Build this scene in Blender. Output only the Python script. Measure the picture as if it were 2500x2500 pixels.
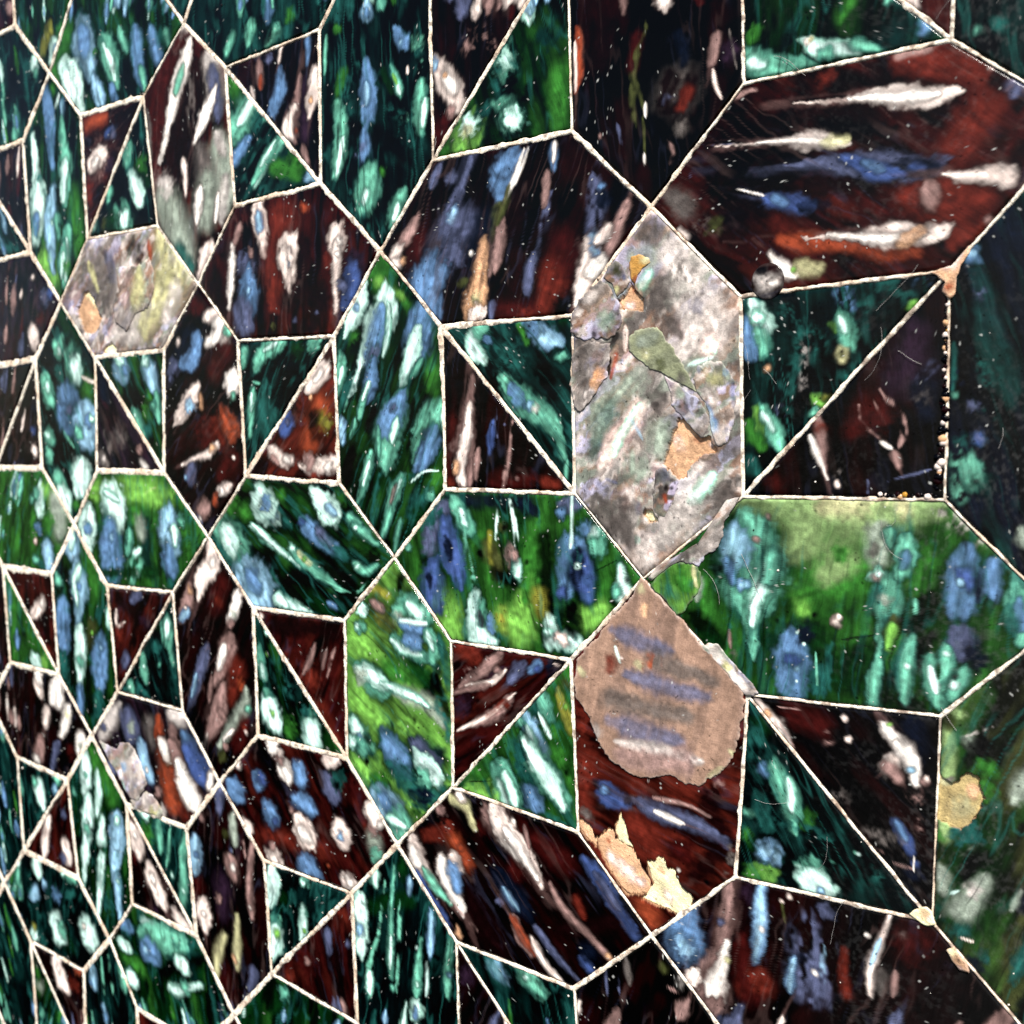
# Weathered glazed mosaic wall, seen obliquely at close range.
# Lengths in the tables are millimetres on the wall: x to the right, z up; y = 0 is the glazed face, the viewer stands at -y.
import bpy, math, random
import numpy as np
from mathutils import Matrix, Vector

# ---------------------------------------------------------------- clear, camera, sky, sun, exposure
for o in list(bpy.data.objects): bpy.data.objects.remove(o, do_unlink=True)
scene = bpy.context.scene
col = scene.collection
MM = 0.001

cam_data = bpy.data.cameras.new('camera')
cam = bpy.data.objects.new('camera', cam_data); col.objects.link(cam)
cx, cy, cz = Vector((0.791737, 0.610498, -0.021102)), Vector((-0.045319, 0.093152, 0.99462)), Vector((0.609179, -0.786521, 0.101418))
M = Matrix((cx, cy, cz)).transposed().to_4x4()
M.translation = Vector((0.34623, -0.18643, 0.07814))
cam.matrix_world = M
cam_data.sensor_width = 36.0; cam_data.lens = 34.691
cam_data.clip_start = 0.005; cam_data.clip_end = 100.0
cam_data.dof.use_dof = True; cam_data.dof.focus_distance = 0.22; cam_data.dof.aperture_fstop = 26.0
scene.camera = cam

SUN_AZ, SUN_EL = math.radians(150), math.radians(52)      # azimuth measured from +y towards +x
world = bpy.data.worlds.new('World'); scene.world = world; world.use_nodes = True
wn = world.node_tree; bg = wn.nodes['Background']
sky = wn.nodes.new('ShaderNodeTexSky'); sky.sky_type = 'NISHITA'; sky.sun_disc = False
sky.sun_elevation = SUN_EL; sky.sun_rotation = SUN_AZ
wn.links.new(sky.outputs[0], bg.inputs[0]); bg.inputs[1].default_value = 0.07
sun_data = bpy.data.lights.new('sun', 'SUN'); sun_data.energy = 4.2; sun_data.angle = math.radians(1.0); sun_data.color = (1, .96, .9)
sun = bpy.data.objects.new('sun', sun_data); col.objects.link(sun)
sdir = Vector((math.sin(SUN_AZ)*math.cos(SUN_EL), math.cos(SUN_AZ)*math.cos(SUN_EL), math.sin(SUN_EL)))
sun.rotation_euler = sdir.to_track_quat('Z', 'Y').to_euler(); sun.location = sdir*2
vs = scene.view_settings
vs.view_transform = 'Standard'; vs.look = 'None'; vs.gamma = 1.0; vs.use_curve_mapping = False; vs.exposure = 0.98

# ---------------------------------------------------------------- colour table (glaze pigments, sRGB)
PAL = dict(k=(9,9,14), K=(30,14,16), n=(22,30,46), j=(7,26,28), t=(12,50,48), T=(34,92,86), g=(15,56,26), G=(58,118,46), l=(124,180,78),
  y=(146,144,52), w=(222,252,242), m=(112,184,158), b=(100,136,174), B=(70,92,142), c=(150,190,212), r=(68,22,20), R=(106,42,28),
  o=(150,70,34), p=(250,230,218), P=(156,126,120), W=(252,244,234), s=(92,98,126), v=(54,38,54), e=(176,168,162), E=(106,99,95), i=(186,182,208), a=(220,172,130),
  f=(252,238,184), d=(76,80,46), q=(150,160,146), z=(206,196,189), h=(186,182,138), u=(138,162,108), x=(160,128,108), M=(190,140,58),
  V=(142,146,114), N=(196,172,112))
LIN = {k: (np.array(v)/255.0)**2.2*0.92 for k, v in PAL.items()}
LIGHT = set('wmbBclpaPchqzysuo')
MATTE = dict(i=.6, e=.6, E=.5, z=.65, q=.6, h=.65, u=.45, a=1, f=1, x=.55, N=1, V=.7, M=.8)

VERTS = """-80.0,280.0,1.13 -60.0,260.0,1.09 -60.0,220.0,1.11 -80.0,200.0,1.17 -100.0,220.0,1.21 -100.0,260.0,1.20 -60.0,300.0,1.07 -20.0,300.0,0.97 0.0,280.0,0.92 -20.0,260.0,0.98 -20.0,220.0,1.00 20.0,260.0,0.88 20.0,220.0,0.90 1.5,199.1,0.95 60.0,260.0,0.79 60.0,220.0,0.80 80.0,280.0,0.73 100.0,260.0,0.69 100.0,220.0,0.71 80.8,196.0,0.76 160.0,280.0,0.55 180.0,260.0,0.52 180.0,220.0,0.53 160.0,200.0,0.58 140.0,220.0,0.62 140.0,260.0,0.60 -160.0,200.0,1.39 -140.0,220.0,1.33 -100.0,180.0,1.23 -140.0,180.0,1.34 -60.0,180.0,1.12 -60.0,140.0,1.14 -80.0,120.0,1.20 -100.0,140.0,1.25 -20.0,180.0,1.02 -20.0,140.0,1.04 20.1,181.1,0.92 19.5,140.2,0.93 -0.9,120.3,0.99 57.9,179.6,0.82 61.7,139.2,0.83 99.8,179.2,0.72 101.1,139.8,0.74 81.3,119.2,0.79 140.4,179.9,0.63 138.6,140.4,0.65 180.0,180.0,0.55 179.5,139.8,0.56 160.4,120.2,0.61 220.0,220.0,0.45 240.0,200.0,0.42 220.0,180.0,0.46 220.5,139.1,0.48 260.0,180.0,0.39 261.1,140.7,0.40 240.4,120.1,0.44 300.0,180.0,0.31 299.1,139.9,0.33 320.0,200.0,0.27 340.0,180.0,0.25 340.0,140.0,0.26 319.9,123.0,0.30 -160.0,120.0,1.43 -140.0,140.0,1.36 -100.0,100.0,1.27 -140.0,100.0,1.38 -100.0,60.0,1.29 -140.0,60.0,1.40 -60.0,100.0,1.16 -60.0,60.0,1.18 -80.0,40.0,1.24 -21.9,101.4,1.06 -22.5,60.4,1.08 19.4,100.0,0.95 16.1,60.4,0.98 -2.0,40.1,1.03 61.1,100.3,0.85 57.4,60.5,0.87 99.6,100.8,0.76 100.0,60.3,0.77 79.4,40.6,0.83 141.5,99.5,0.66 141.3,59.3,0.68 180.8,99.5,0.57 180.5,58.9,0.59 161.7,39.9,0.64 220.0,99.2,0.49 220.0,59.2,0.51 260.4,99.9,0.41 261.1,59.9,0.42 237.8,41.0,0.48 299.8,101.1,0.34 299.8,60.7,0.35 340.0,100.0,0.27 340.0,60.0,0.28 319.5,41.1,0.32 380.0,140.0,0.20 400.0,120.0,0.17 380.0,100.0,0.21 -160.0,40.0,1.47 -100.0,20.0,1.31 -140.0,20.0,1.42 -140.0,-20.0,1.44 -100.0,-20.0,1.33 -60.0,20.0,1.20 -60.0,-20.0,1.21 -80.0,-40.0,1.28 -21.2,20.2,1.09 -20.9,-19.3,1.11 17.9,19.1,0.99 20.5,-19.3,1.00 0.5,-39.2,1.06 58.4,20.7,0.89 60.0,-19.5,0.90 100.5,19.9,0.79 100.0,-20.4,0.80 78.7,-40.3,0.86 141.5,20.7,0.69 140.0,-19.6,0.71 181.0,19.8,0.60 180.3,-19.2,0.62 159.2,-40.3,0.67 218.1,20.0,0.52 219.5,-21.5,0.53 262.2,18.8,0.43 259.7,-21.2,0.45 239.1,-41.0,0.50 299.9,20.9,0.36 299.3,-18.9,0.38 340.0,20.0,0.29 340.0,-20.0,0.30 320.4,-38.7,0.34 380.0,60.0,0.22 400.0,40.0,0.19 380.0,20.0,0.23 -160.0,-40.0,1.51 -100.0,-60.0,1.34 -140.0,-60.0,1.46 -100.0,-100.0,1.36 -140.0,-100.0,1.48 -60.0,-60.0,1.23 -60.0,-100.0,1.25 -80.0,-120.0,1.32 -19.9,-60.9,1.12 -16.5,-99.8,1.13 21.8,-60.9,1.01 21.5,-98.9,1.03 3.8,-118.4,1.09 58.6,-60.7,0.92 61.0,-98.5,0.93 99.9,-61.0,0.82 101.1,-98.3,0.83 80.0,-120.0,0.89 139.9,-60.0,0.72 140.0,-100.0,0.74 179.9,-61.9,0.63 180.0,-100.0,0.65 160.0,-120.0,0.70 217.7,-61.4,0.55 220.0,-100.0,0.56 260.0,-60.0,0.46 260.0,-100.0,0.48 240.0,-120.0,0.53 300.0,-60.0,0.39 340.0,-60.0,0.31 340.0,-100.0,0.33 320.0,-120.0,0.37 300.0,-100.0,0.40 380.0,-20.0,0.24 400.0,-40.0,0.21 380.0,-60.0,0.25 -160.0,-120.0,1.55 -140.0,-140.0,1.50 -140.0,-180.0,1.52 -160.0,-200.0,1.59 -180.0,-180.0,1.64 -180.0,-140.0,1.62 -100.0,-140.0,1.38 -100.0,-180.0,1.40 -60.0,-140.0,1.27 -60.0,-180.0,1.29 -80.0,-200.0,1.35 -17.4,-138.5,1.15 -20.0,-180.0,1.18 20.0,-140.0,1.05 20.0,-180.0,1.07 0.0,-200.0,1.13 60.0,-140.0,0.95 60.0,-180.0,0.97 100.0,-140.0,0.85 100.0,-180.0,0.87 80.0,-200.0,0.92 140.0,-140.0,0.75 140.0,-180.0,0.77 220.0,-140.0,0.58 180.0,-140.0,0.66 -140.0,-220.0,1.54 -140.0,-260.0,1.56 -160.0,-280.0,1.63 -180.0,-260.0,1.68 -180.0,-220.0,1.66 -100.0,-220.0,1.42 -100.0,-260.0,1.44 -60.0,-220.0,1.31 -60.0,-260.0,1.32 -80.0,-280.0,1.39 -20.0,-220.0,1.20"""
DATA = """T|hexagonal_tile|t|0.14|0|0 1 2 3 4 5|
S|m -711,2383,25 -715,2360,62 -718,2345,31;c -693,2177,39 -703,2131,98 -709,2100,49;m -895,2754,59 -899,2735,149 -901,2722,74;~k -922,2247,64 -932,2197,162 -939,2163,81;c -965,2484,52 -975,2431,130 -982,2395,65;b -972,2449,39 -980,2409,65;m -888,2755,76 -900,2694,191 -908,2654,95;b -896,2715,57 -905,2669,95
T|hexagonal_tile|j|0.14|0|0 6 7 8 9 1|
S|m -94,2939,47 -90,2893,117 -88,2863,58;b -91,2908,35 -89,2874,58;w -670,2722,26 -666,2660,66 -663,2619,33;b -667,2680,19 -664,2634,33;c -2,2807,63 1,2754,158 4,2719,79;m -643,2765,59 -641,2736,148 -640,2717,74;b -642,2745,44 -640,2724,74;~k -451,2835,35 -447,2783,87 -444,2748,43
T|triangular_tile|g|0.14|1|1 9 2|
S|m -316,2310,72 -300,2264,180 -289,2233,90;b -305,2279,54 -293,2244,90;m -528,2383,63 -522,2364,157 -517,2351,78;~G -216,2207,78 -204,2175,195 -197,2154,97;b -255,2547,28 -237,2496,70 -225,2461,35;c -242,2316,57 -231,2287,143 -224,2267,71;b -235,2296,43 -227,2274,71;~k -596,2217,67 -587,2192,169 -581,2175,84;b -201,2428,35 -187,2389,89 -177,2363,44;c -554,2224,57 -535,2170,143 -522,2134,71;m -381,2433,25 -369,2399,64 -361,2377,32;~G -436,2595,37 -421,2553,93 -411,2526,46;~G -403,2287,60 -389,2248,150 -379,2221,75;b -267,2399,38 -261,2380,95 -256,2368,47;~k -389,2508,38 -376,2470,96 -367,2445,48;~G -579,2571,79 -563,2525,198 -552,2494,99;w -214,2461,64 -193,2399,160 -178,2358,80;b -200,2420,48 -184,2374,80
T|triangular_tile|r|0.14|1|9 10 2|
S|~r -228,2428,33 -232,2360,83 -236,2314,41;~s -337,2519,69 -340,2467,174 -343,2432,87;p -338,2474,75 -340,2441,189 -341,2420,94;P -570,2588,61 -575,2518,153 -578,2472,76;P -442,2447,39 -446,2388,97 -448,2349,48;~k -251,2475,50 -254,2432,126 -256,2403,63;P -229,2287,75 -230,2269,189 -231,2257,94;~k -355,2302,67 -358,2263,167 -360,2237,83;~K -248,2420,35 -253,2354,88 -256,2311,44;p -272,2424,75 -276,2364,188 -279,2324,94;~r -589,2213,51 -592,2163,128 -595,2130,64;P -356,2255,66 -359,2218,167 -361,2193,83;p -481,2338,77 -482,2316,194 -483,2302,97;p -447,2514,37 -449,2480,92 -451,2457,46;~K -257,2360,75 -259,2337,188 -260,2323,94;P -395,2373,67 -399,2309,168 -402,2266,84;p -348,2576,76 -352,2524,190 -354,2489,95
T|hexagonal_tile|g|0.13|1|8 11 12 13 10 9|
S|w -69,2686,78 -71,2654,196 -73,2633,98;T -197,2243,51 -201,2196,128 -203,2164,64;b 10,2412,40 7,2372,101 5,2345,50;~k 106,2788,61 102,2736,154 99,2702,77;T 17,2726,55 12,2666,139 9,2626,69;~k 45,2348,67 43,2323,167 41,2306,83;c 194,2266,57 191,2225,144 189,2197,72;b 192,2238,43 189,2207,72;~k -169,2513,42 -174,2446,106 -177,2402,53;m -69,2234,25 -70,2215,62 -71,2202,31;T 122,2762,56 120,2735,141 119,2718,70;m 64,2793,75 62,2771,189 61,2757,94;b 63,2779,56 61,2762,94;m -8,2708,68 -10,2678,170 -12,2658,85;b 75,2703,51 72,2673,128 71,2652,64;m 159,2314,69 156,2275,174 154,2249,87;b 157,2288,52 155,2258,87;T -38,2305,52 -39,2286,131 -40,2273,65;m 189,2790,57 184,2722,144 180,2677,72;m 102,2382,50 98,2329,126 95,2294,63;b 99,2347,38 96,2308,63;~k -192,2189,35 -197,2131,88 -200,2092,44;c -167,2210,60 -172,2144,150 -175,2101,75;~k 62,2761,64 57,2696,160 53,2652,80;c 77,2576,52 73,2528,130 71,2497,65;b 75,2544,39 72,2509,65;m -80,2401,33 -83,2363,82 -85,2338,41;w 14,2236,33 11,2196,83 9,2170,41;b 12,2209,25 10,2180,41;c -188,2700,77 -190,2681,194 -191,2668,97;b -189,2687,58 -190,2673,97;w -153,2484,36 -155,2465,92 -156,2452,46;b -154,2471,27 -155,2457,46;~G -10,2721,76 -12,2684,190 -14,2659,95;m 113,2377,69 108,2314,173 105,2272,86;y 47,2137,228 -25,2065,185;w 68,2073,291 42,2030,195;~k -58,2123,285;~G 104,2113,273;c 66,2059,138
T|triangular_tile|t|0.14|0|11 14 15|
S|~k 463,2479,53 482,2432,133 494,2401,66;b 571,2270,53 578,2251,132 583,2239,66;c 215,2470,57 229,2436,144 238,2414,72;w 246,2591,52 270,2533,131 285,2494,65;b 262,2552,39 279,2509,65;w 290,2309,73 316,2245,184 333,2202,92;b 307,2266,55 327,2218,92
T|triangular_tile|K|0.14|0|11 15 12|
S|~r 343,2556,69 323,2501,174 310,2464,87;p 543,2452,33 529,2415,84 520,2390,42;~r 589,2501,40 567,2441,101 552,2400,50;P 515,2481,33 501,2442,84 491,2416,42;~k 391,2374,42 366,2308,106 350,2264,53;~s 579,2571,66 566,2533,165 556,2508,82
T|hexagonal_tile|j|0.14|1|16 17 18 19 15 14|
S|c 634,2298,61 623,2248,154 616,2215,77;b 725,2745,58 711,2686,146 703,2647,73;m 973,2173,59 967,2144,149 962,2124,74;m 603,2438,29 596,2410,73 592,2391,36;b 598,2420,21 594,2398,36;m 988,2209,60 977,2161,152 970,2130,76;c 997,2715,66 984,2658,165 976,2620,82;~k 705,2458,65 693,2407,163 686,2373,81;w 994,2096,26 981,2039,66 973,2000,33;T 873,2782,74 869,2761,186 865,2747,93;T 641,2127,50 636,2102,127 632,2086,63;w 816,2264,70 803,2207,177 795,2169,88;b 807,2226,53 798,2183,88;~k 743,2209,72 735,2172,181 729,2148,90;~k 753,2409,36 748,2386,91 744,2370,45;m 674,2408,30 669,2390,76 667,2377,38;m 892,2748,26 882,2704,65 876,2675,32;~k 920,2097,58 905,2027,146 894,1980,73;~G 742,2335,25 736,2310,64 733,2293,32;m 684,2237,27 673,2188,67 666,2155,33;b 677,2204,20 669,2168,33;~k 989,2402,58 983,2375,146 979,2357,73;c 839,2568,48 835,2549,121 832,2537,60;~k 653,2468,65 646,2438,163 642,2418,81;~k 668,2250,54 656,2197,136 648,2161,68;~k 703,2241,54 692,2195,136 686,2165,68;m 828,2676,70 818,2633,176 811,2604,88;w 838,2789,63 832,2764,159 828,2747,79;c 738,2748,26 726,2693,66 717,2656,33;w 857,2598,66 846,2553,165 840,2522,82;~k 715,2310,53 711,2292,134 708,2280,67;w 628,2324,47 623,2302,119 620,2287,59;b 625,2309,35 621,2293,59;m 938,2762,35 924,2701,88 915,2661,44;~k 716,2394,29 707,2354,72 701,2328,36;w 867,2489,54 857,2445,136 850,2415,68;b 860,2459,41 852,2426,68
T|hexagonal_tile|r|0.14|0|20 21 22 23 24 25|
S|~r 1756,2771,52 1777,2730,131 1790,2703,65;P 1453,2468,58 1475,2424,147 1489,2394,73;~r 1462,2614,47 1484,2571,119 1498,2543,59;p 1637,2770,44 1648,2747,110 1656,2731,55;P 1499,2499,51 1511,2475,127 1519,2459,63;p 1632,2456,77 1644,2430,194 1653,2413,97;~K 1777,2129,77 1789,2105,194 1797,2089,97;s 1682,2426,39 1705,2380,97 1720,2350,48
T|hexagonal_tile|j|0.14|0|26 27 4 3 28 29|
S|T -1413,2158,34 -1434,2110,87 -1447,2078,43;w -1523,2197,24 -1531,2179,60 -1536,2167,30;~G -1053,1871,44 -1079,1809,112 -1097,1767,56;m -1290,2053,48 -1317,1989,120 -1336,1946,60;b -1308,2010,36 -1329,1962,60;c -1565,1873,45 -1580,1837,114 -1591,1812,57;b -1575,1849,34 -1587,1821,57;~k -1010,2023,43 -1037,1958,108 -1056,1914,54
T|hexagonal_tile|K|0.14|0|3 30 31 32 33 28|
S|~K -861,1277,36 -875,1241,90 -884,1217,45;P -625,1546,45 -645,1492,114 -659,1456,57;P -820,1619,29 -841,1565,72 -855,1528,36;~k -949,1565,66 -970,1511,166 -984,1475,83;P -872,1735,46 -896,1674,115 -912,1632,57;P -680,1472,52 -694,1436,131 -703,1413,65;s -715,1548,73 -736,1495,182 -749,1459,91;~s -630,1427,25 -643,1394,64 -651,1371,32
T|hexagonal_tile|t|0.13|1|3 2 10 13 34 30|
S|w -459,2137,72 -456,2113,181 -454,2096,90;b -448,1943,65 -441,1877,164 -436,1834,82;T -684,1943,64 -681,1911,160 -678,1890,80;w -516,2003,68 -509,1944,170 -505,1905,85;c -254,1901,34 -248,1850,86 -244,1816,43;w -425,2074,31 -419,2025,78 -416,1993,39;b -576,1822,48 -574,1801,121 -572,1787,60;c -616,2119,58 -614,2097,145 -612,2083,72;b -615,2105,43 -613,2089,72;m -644,2182,42 -639,2137,105 -636,2107,52;m -329,2083,42 -321,2016,107 -316,1971,53;w -584,1823,74 -576,1752,186 -571,1705,93;~G -486,1882,51 -482,1851,128 -480,1830,64;m -500,2176,64 -494,2118,160 -489,2079,80;~G -208,2129,47 -202,2073,119 -197,2036,59;T -682,1867,72 -677,1825,181 -674,1797,90;w -338,1898,39 -332,1846,97 -328,1811,48;b -334,1863,29 -330,1824,48;m -237,1932,67 -231,1877,169 -227,1840,84;b -233,1895,50 -228,1854,84;m -260,1851,69 -257,1823,172 -255,1805,86;m -741,1922,49 -739,1900,124 -737,1885,62;m -794,1905,66 -790,1877,166 -788,1858,83;~G -325,1907,24 -317,1841,60 -312,1796,30;~k -504,2123,57 -497,2066,144 -493,2027,72;b -600,2178,65 -597,2152,162 -595,2134,81;c -646,2015,42 -638,1946,105 -633,1901,52;m -328,1971,44 -321,1914,111 -317,1875,55;T -404,1904,60 -402,1880,152 -400,1864,76;w -730,1949,57 -724,1902,144 -721,1871,72;b -726,1918,43 -722,1883,72;~k -385,1870,34 -381,1831,85 -378,1806,42;T -620,1896,34 -615,1850,86 -611,1819,43;w -554,1908,62 -549,1867,157 -546,1839,78;w -333,2111,65 -327,2063,164 -324,2032,82;w -90,2049,246 -61,2028,122;~k -78,1981,289;m -73,2015,144
T|triangular_tile|K|0.14|1|30 34 35|
S|~k -289,1708,26 -295,1684,67 -299,1668,33;P -432,1549,44 -441,1513,111 -447,1489,55;s -444,1451,79 -455,1409,198 -462,1381,99;P -312,1771,44 -322,1730,110 -329,1703,55;s -281,1472,75 -290,1438,188 -295,1416,94;~r -574,1668,26 -589,1607,65 -600,1567,32;~r -350,1480,48 -364,1422,120 -373,1384,60;s -400,1792,25 -416,1726,64 -427,1682,32;p -231,1787,39 -246,1726,98 -256,1686,49;~r -231,1728,59 -247,1664,148 -257,1622,74;P -383,1757,48 -399,1692,121 -410,1649,60;s -250,1501,43 -258,1470,107 -263,1449,53;P -429,1506,56 -434,1483,140 -438,1468,70;~k -401,1640,64 -411,1601,162 -417,1575,81;s -425,1587,56 -437,1536,140 -445,1502,70;~r -330,1590,71 -337,1564,178 -341,1546,89;~s -328,1428,57 -342,1374,143 -350,1339,71
T|triangular_tile|t|0.14|1|30 35 31|
S|T -317,1613,38 -288,1559,96 -268,1524,48;~k -297,1533,58 -280,1502,146 -269,1481,73;~k -380,1738,37 -368,1716,92 -360,1700,46;T -360,1796,47 -327,1735,119 -305,1695,59;b -484,1566,63 -471,1542,159 -462,1526,79;c -424,1485,60 -403,1447,150 -389,1421,75;b -410,1460,45 -394,1431,75;w -472,1531,31 -444,1480,79 -426,1445,39;b -454,1497,23 -433,1458,39;m -535,1538,44 -517,1505,110 -505,1483,55;c -413,1576,51 -389,1531,127 -373,1501,63;m -472,1746,70 -443,1693,177 -424,1657,88;b -453,1711,53 -431,1671,88;c -509,1798,59 -489,1761,148 -476,1737,74;~k -476,1769,57 -447,1715,143 -427,1679,71;m -538,1665,62 -506,1606,157 -485,1567,78;b -516,1626,47 -493,1582,78
T|hexagonal_tile|g|0.13|1|13 36 37 38 35 34|
S|~k 118,1841,566 141,1639,378;~G -83,1493,706 3,1353,698;~G 112,1568,476 139,1389,381;~l -69,1361,505 -56,1302,404;~G 39,1931,210;b -9,1951,249 -4,1839,302 -5,1678,122;c 93,1880,148 85,1822,99;m 76,1824,116 82,1723,215 83,1648,397 59,1541,150;w 76,1674,239 52,1567,150;w -124,1811,105 -121,1681,210 -116,1560,426 -155,1439,213;b -132,1521,211 -152,1460,106;c -16,1598,205 -41,1488,342 -50,1343,208;w -31,1486,73;m 3,1508,199 13,1429,100;m 77,1447,195 46,1364,299 22,1263,202;w 64,1423,130 35,1282,121;|w 76,1904,75 26,1834,76;T -103,1652,147;c -55,1382,203 -44,1313,102;m 40,1397,199 6,1298,200;w 37,1372,119 5,1287,100;~l -101,1361,373;~G 50,1319,215
T|hexagonal_tile|g|0.13|1|13 12 15 19 39 36|
S|w 67,2185,71 61,2165,179 57,2152,89;b 63,2172,53 58,2157,89;c 550,2136,53 542,2110,132 537,2092,66;b 545,2119,39 539,2098,66;T 669,2080,69 662,2059,174 658,2045,87;c 685,2110,31 678,2089,79 674,2075,39;w 464,2173,56 450,2124,140 440,2092,70;b 454,2141,42 443,2104,70;c 756,2129,78 738,2068,197 725,2027,98;~G 658,2194,47 647,2159,118 640,2136,59;~G 423,2181,41 409,2135,102 400,2104,51;w 656,2104,24 641,2056,62 631,2023,31;b 646,2072,18 635,2035,31;~G 788,2106,55 772,2053,137 762,2019,68;~k 602,2128,40 585,2071,101 573,2033,50;b 669,2102,38 664,2084,96 661,2073,48;b 800,2135,65 784,2082,164 774,2046,82;m 439,2140,38 431,2116,96 426,2099,48;T 737,2092,33 722,2043,83 712,2010,41;c 487,2160,70 476,2125,176 469,2101,88;b 791,2097,29 771,2030,73 757,1986,36;w 789,2191,59 783,2173,149 780,2161,74;b 785,2179,44 781,2165,74;~k 694,2137,66 680,2089,165 670,2057,82;m 646,2080,59 640,2058,148 635,2042,74;b 642,2065,44 637,2048,74;~G 637,2154,62 626,2117,156 619,2092,78;c 418,2153,45 404,2106,114 395,2076,57;b 408,2122,34 398,2087,57;b 200,2197,31 187,2153,79 178,2124,39;~G 792,2156,38 783,2126,96 777,2106,48;m 531,2138,74 521,2105,186 514,2082,93;c 535,2171,53 517,2110,133 505,2070,66;c 664,2147,36 649,2097,90 639,2064,45;~G 59,2001,692 148,2078,510;~k 274,1940,322 302,1867,241;~k 485,1907,411 494,1827,494;c 236,2091,519 254,2006,500 290,1917,160;b 244,2079,257 263,1999,257;w 118,1998,256 168,1929,479 204,1829,254;m 357,2020,198 404,1958,374 428,1860,202;w 373,2002,71 410,1938,150 429,1873,79;b 556,2013,242 562,1913,275 587,1826,151;m 576,1887,154 593,1807,77;c 308,1913,124 328,1847,266 340,1798,126;b 402,1865,158 422,1805,119;b 637,1993,211 668,1907,208 694,1848,68;m 465,2035,142 507,1948,142;~G 317,1991,130;m 714,1966,104 732,1909,70
T|triangular_tile|r|0.13|1|36 39 37|
S|~o 234,1770,205 346,1773,250;~K 434,1756,451 462,1695,430 308,1442,259;B 349,1715,121 395,1730,90;s 394,1721,128;~P 295,1648,464;p 237,1633,194 296,1657,266 333,1661,103;w 256,1635,132 295,1653,131;~v 356,1619,326;~R 227,1551,339
T|triangular_tile|j|0.13|1|39 40 37|
S|~g 541,1551,372;~k 410,1548,387;m 484,1663,169 461,1611,256;w 476,1585,147 512,1519,272 524,1475,238;m 356,1542,177 343,1510,89;w 233,1442,162 254,1464,80;m 417,1452,419 430,1403,335;w 425,1441,254 431,1412,169;~G 546,1597,247;~d 308,1442,200;~g 353,1436,395;T 563,1686,123
T|hexagonal_tile|r|0.5|1|19 41 42 43 40 39|hexagonal tile, maroon streaks above, grey flaked glaze below
S|z 782,1945,453;r 793,1904,370 712,1791,700 658,1646,640 615,1540,323;K 826,1768,604 765,1605,762 710,1516,452;r 868,1907,298 849,1857,300;~r 751,1783,346;w 837,1894,110 793,1826,296 749,1762,228 700,1661,116 652,1579,62;m 802,1837,147 758,1773,112;e 921,1840,335 952,1699,468;s 933,1808,202 963,1655,202;K 863,1845,209 887,1704,174;w 949,1742,168 892,1677,172 842,1613,70;q 958,1593,551 966,1528,559 970,1399,423;e 946,1624,187 982,1546,186;p 777,1568,135 784,1478,75;q 658,1479,540 713,1390,624 778,1247,491;z 677,1508,359;E 862,1588,279 889,1475,515 843,1373,440;q 906,1494,510 865,1370,443;w 859,1467,185 829,1383,112;~T 736,1296,290 794,1245,172;p 852,1212,286 887,1279,354;e 977,1483,214 952,1358,216;w 945,1445,72 924,1362,73;E 603,1746,121 603,1587,122;|E 832,1831,222 829,1637,223
T|hexagonal_tile|t|0.13|1|19 18 24 23 44 41|
S|m 1267,2064,77 1266,2041,194 1265,2025,97;b 1572,1916,58 1569,1854,147 1567,1812,73;~G 992,2190,56 990,2159,141 989,2139,70;b 1204,1968,73 1202,1912,183 1200,1874,91;m 884,2164,70 882,2112,176 880,2077,88;~G 1538,2013,58 1535,1941,145 1532,1893,72;c 1448,2048,41 1446,1997,104 1444,1963,52;b 1447,2014,31 1445,1975,52;c 1117,2059,51 1114,1994,128 1112,1950,64;b 1115,2015,38 1112,1967,64;b 1555,1919,43 1552,1849,109 1550,1802,54;c 1544,1969,46 1542,1921,117 1540,1888,58;b 1542,1937,35 1541,1900,58;m 1225,2010,30 1222,1946,75 1220,1904,37;m 1084,2017,69 1081,1959,172 1080,1920,86;b 1082,1978,51 1080,1935,86;b 1445,1971,62 1442,1911,155 1440,1870,77;m 1300,2103,66 1299,2075,167 1298,2056,83;b 1299,2084,50 1298,2063,83;m 1470,2027,73 1468,1990,183 1467,1965,91;b 1469,2002,54 1467,1974,91;~G 1552,2094,39 1551,2062,98 1550,2041,49;~k 887,2186,73 884,2118,182 882,2073,91;T 1408,2186,69 1406,2149,173 1405,2124,86;w 1094,2151,73 1093,2118,184 1092,2096,92;b 1093,2129,55 1092,2105,92;c 1158,2106,54 1156,2066,135 1154,2039,67;b 1156,2079,40 1155,2049,67;w 1417,2165,41 1414,2105,104 1413,2065,52;~G 1565,1915,54 1564,1894,135 1563,1880,67;b 1048,2113,73 1046,2083,182 1045,2063,91;T 1189,1966,34 1187,1920,85 1185,1889,42;T 1410,1896,29 1409,1875,74 1408,1861,37;~k 967,2180,38 965,2147,95 964,2125,47;m 1044,1878,133 1005,1830,101;T 1129,1845,306;m 1245,1845,166 1192,1811,112;~k 961,1885,161;m 1136,1884,200 1113,1837,134;~k 1197,1829,200;T 1279,1829,194;~G 1294,1864,193
T|triangular_tile|K|0.13|1|41 44 45|
S|~v 1341,1660,302 1334,1545,303;b 1241,1733,92 1245,1688,224 1216,1647,188 1202,1622,95;p 1265,1805,63 1236,1749,51;P 1154,1772,96 1156,1707,97;o 1158,1739,52 1156,1707,65;p 1386,1697,108 1370,1635,212 1355,1588,79;a 1363,1625,62;P 1325,1691,49 1303,1629,124 1275,1576,252 1284,1535,175;p 1296,1611,88 1262,1574,190 1279,1547,103;o 1298,1560,49;P 1320,1509,106 1341,1466,79;b 1368,1789,90 1357,1722,48;p 1117,1715,61 1127,1681,60;|s 1193,1771,150
T|triangular_tile|t|0.13|1|41 45 42|
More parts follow.
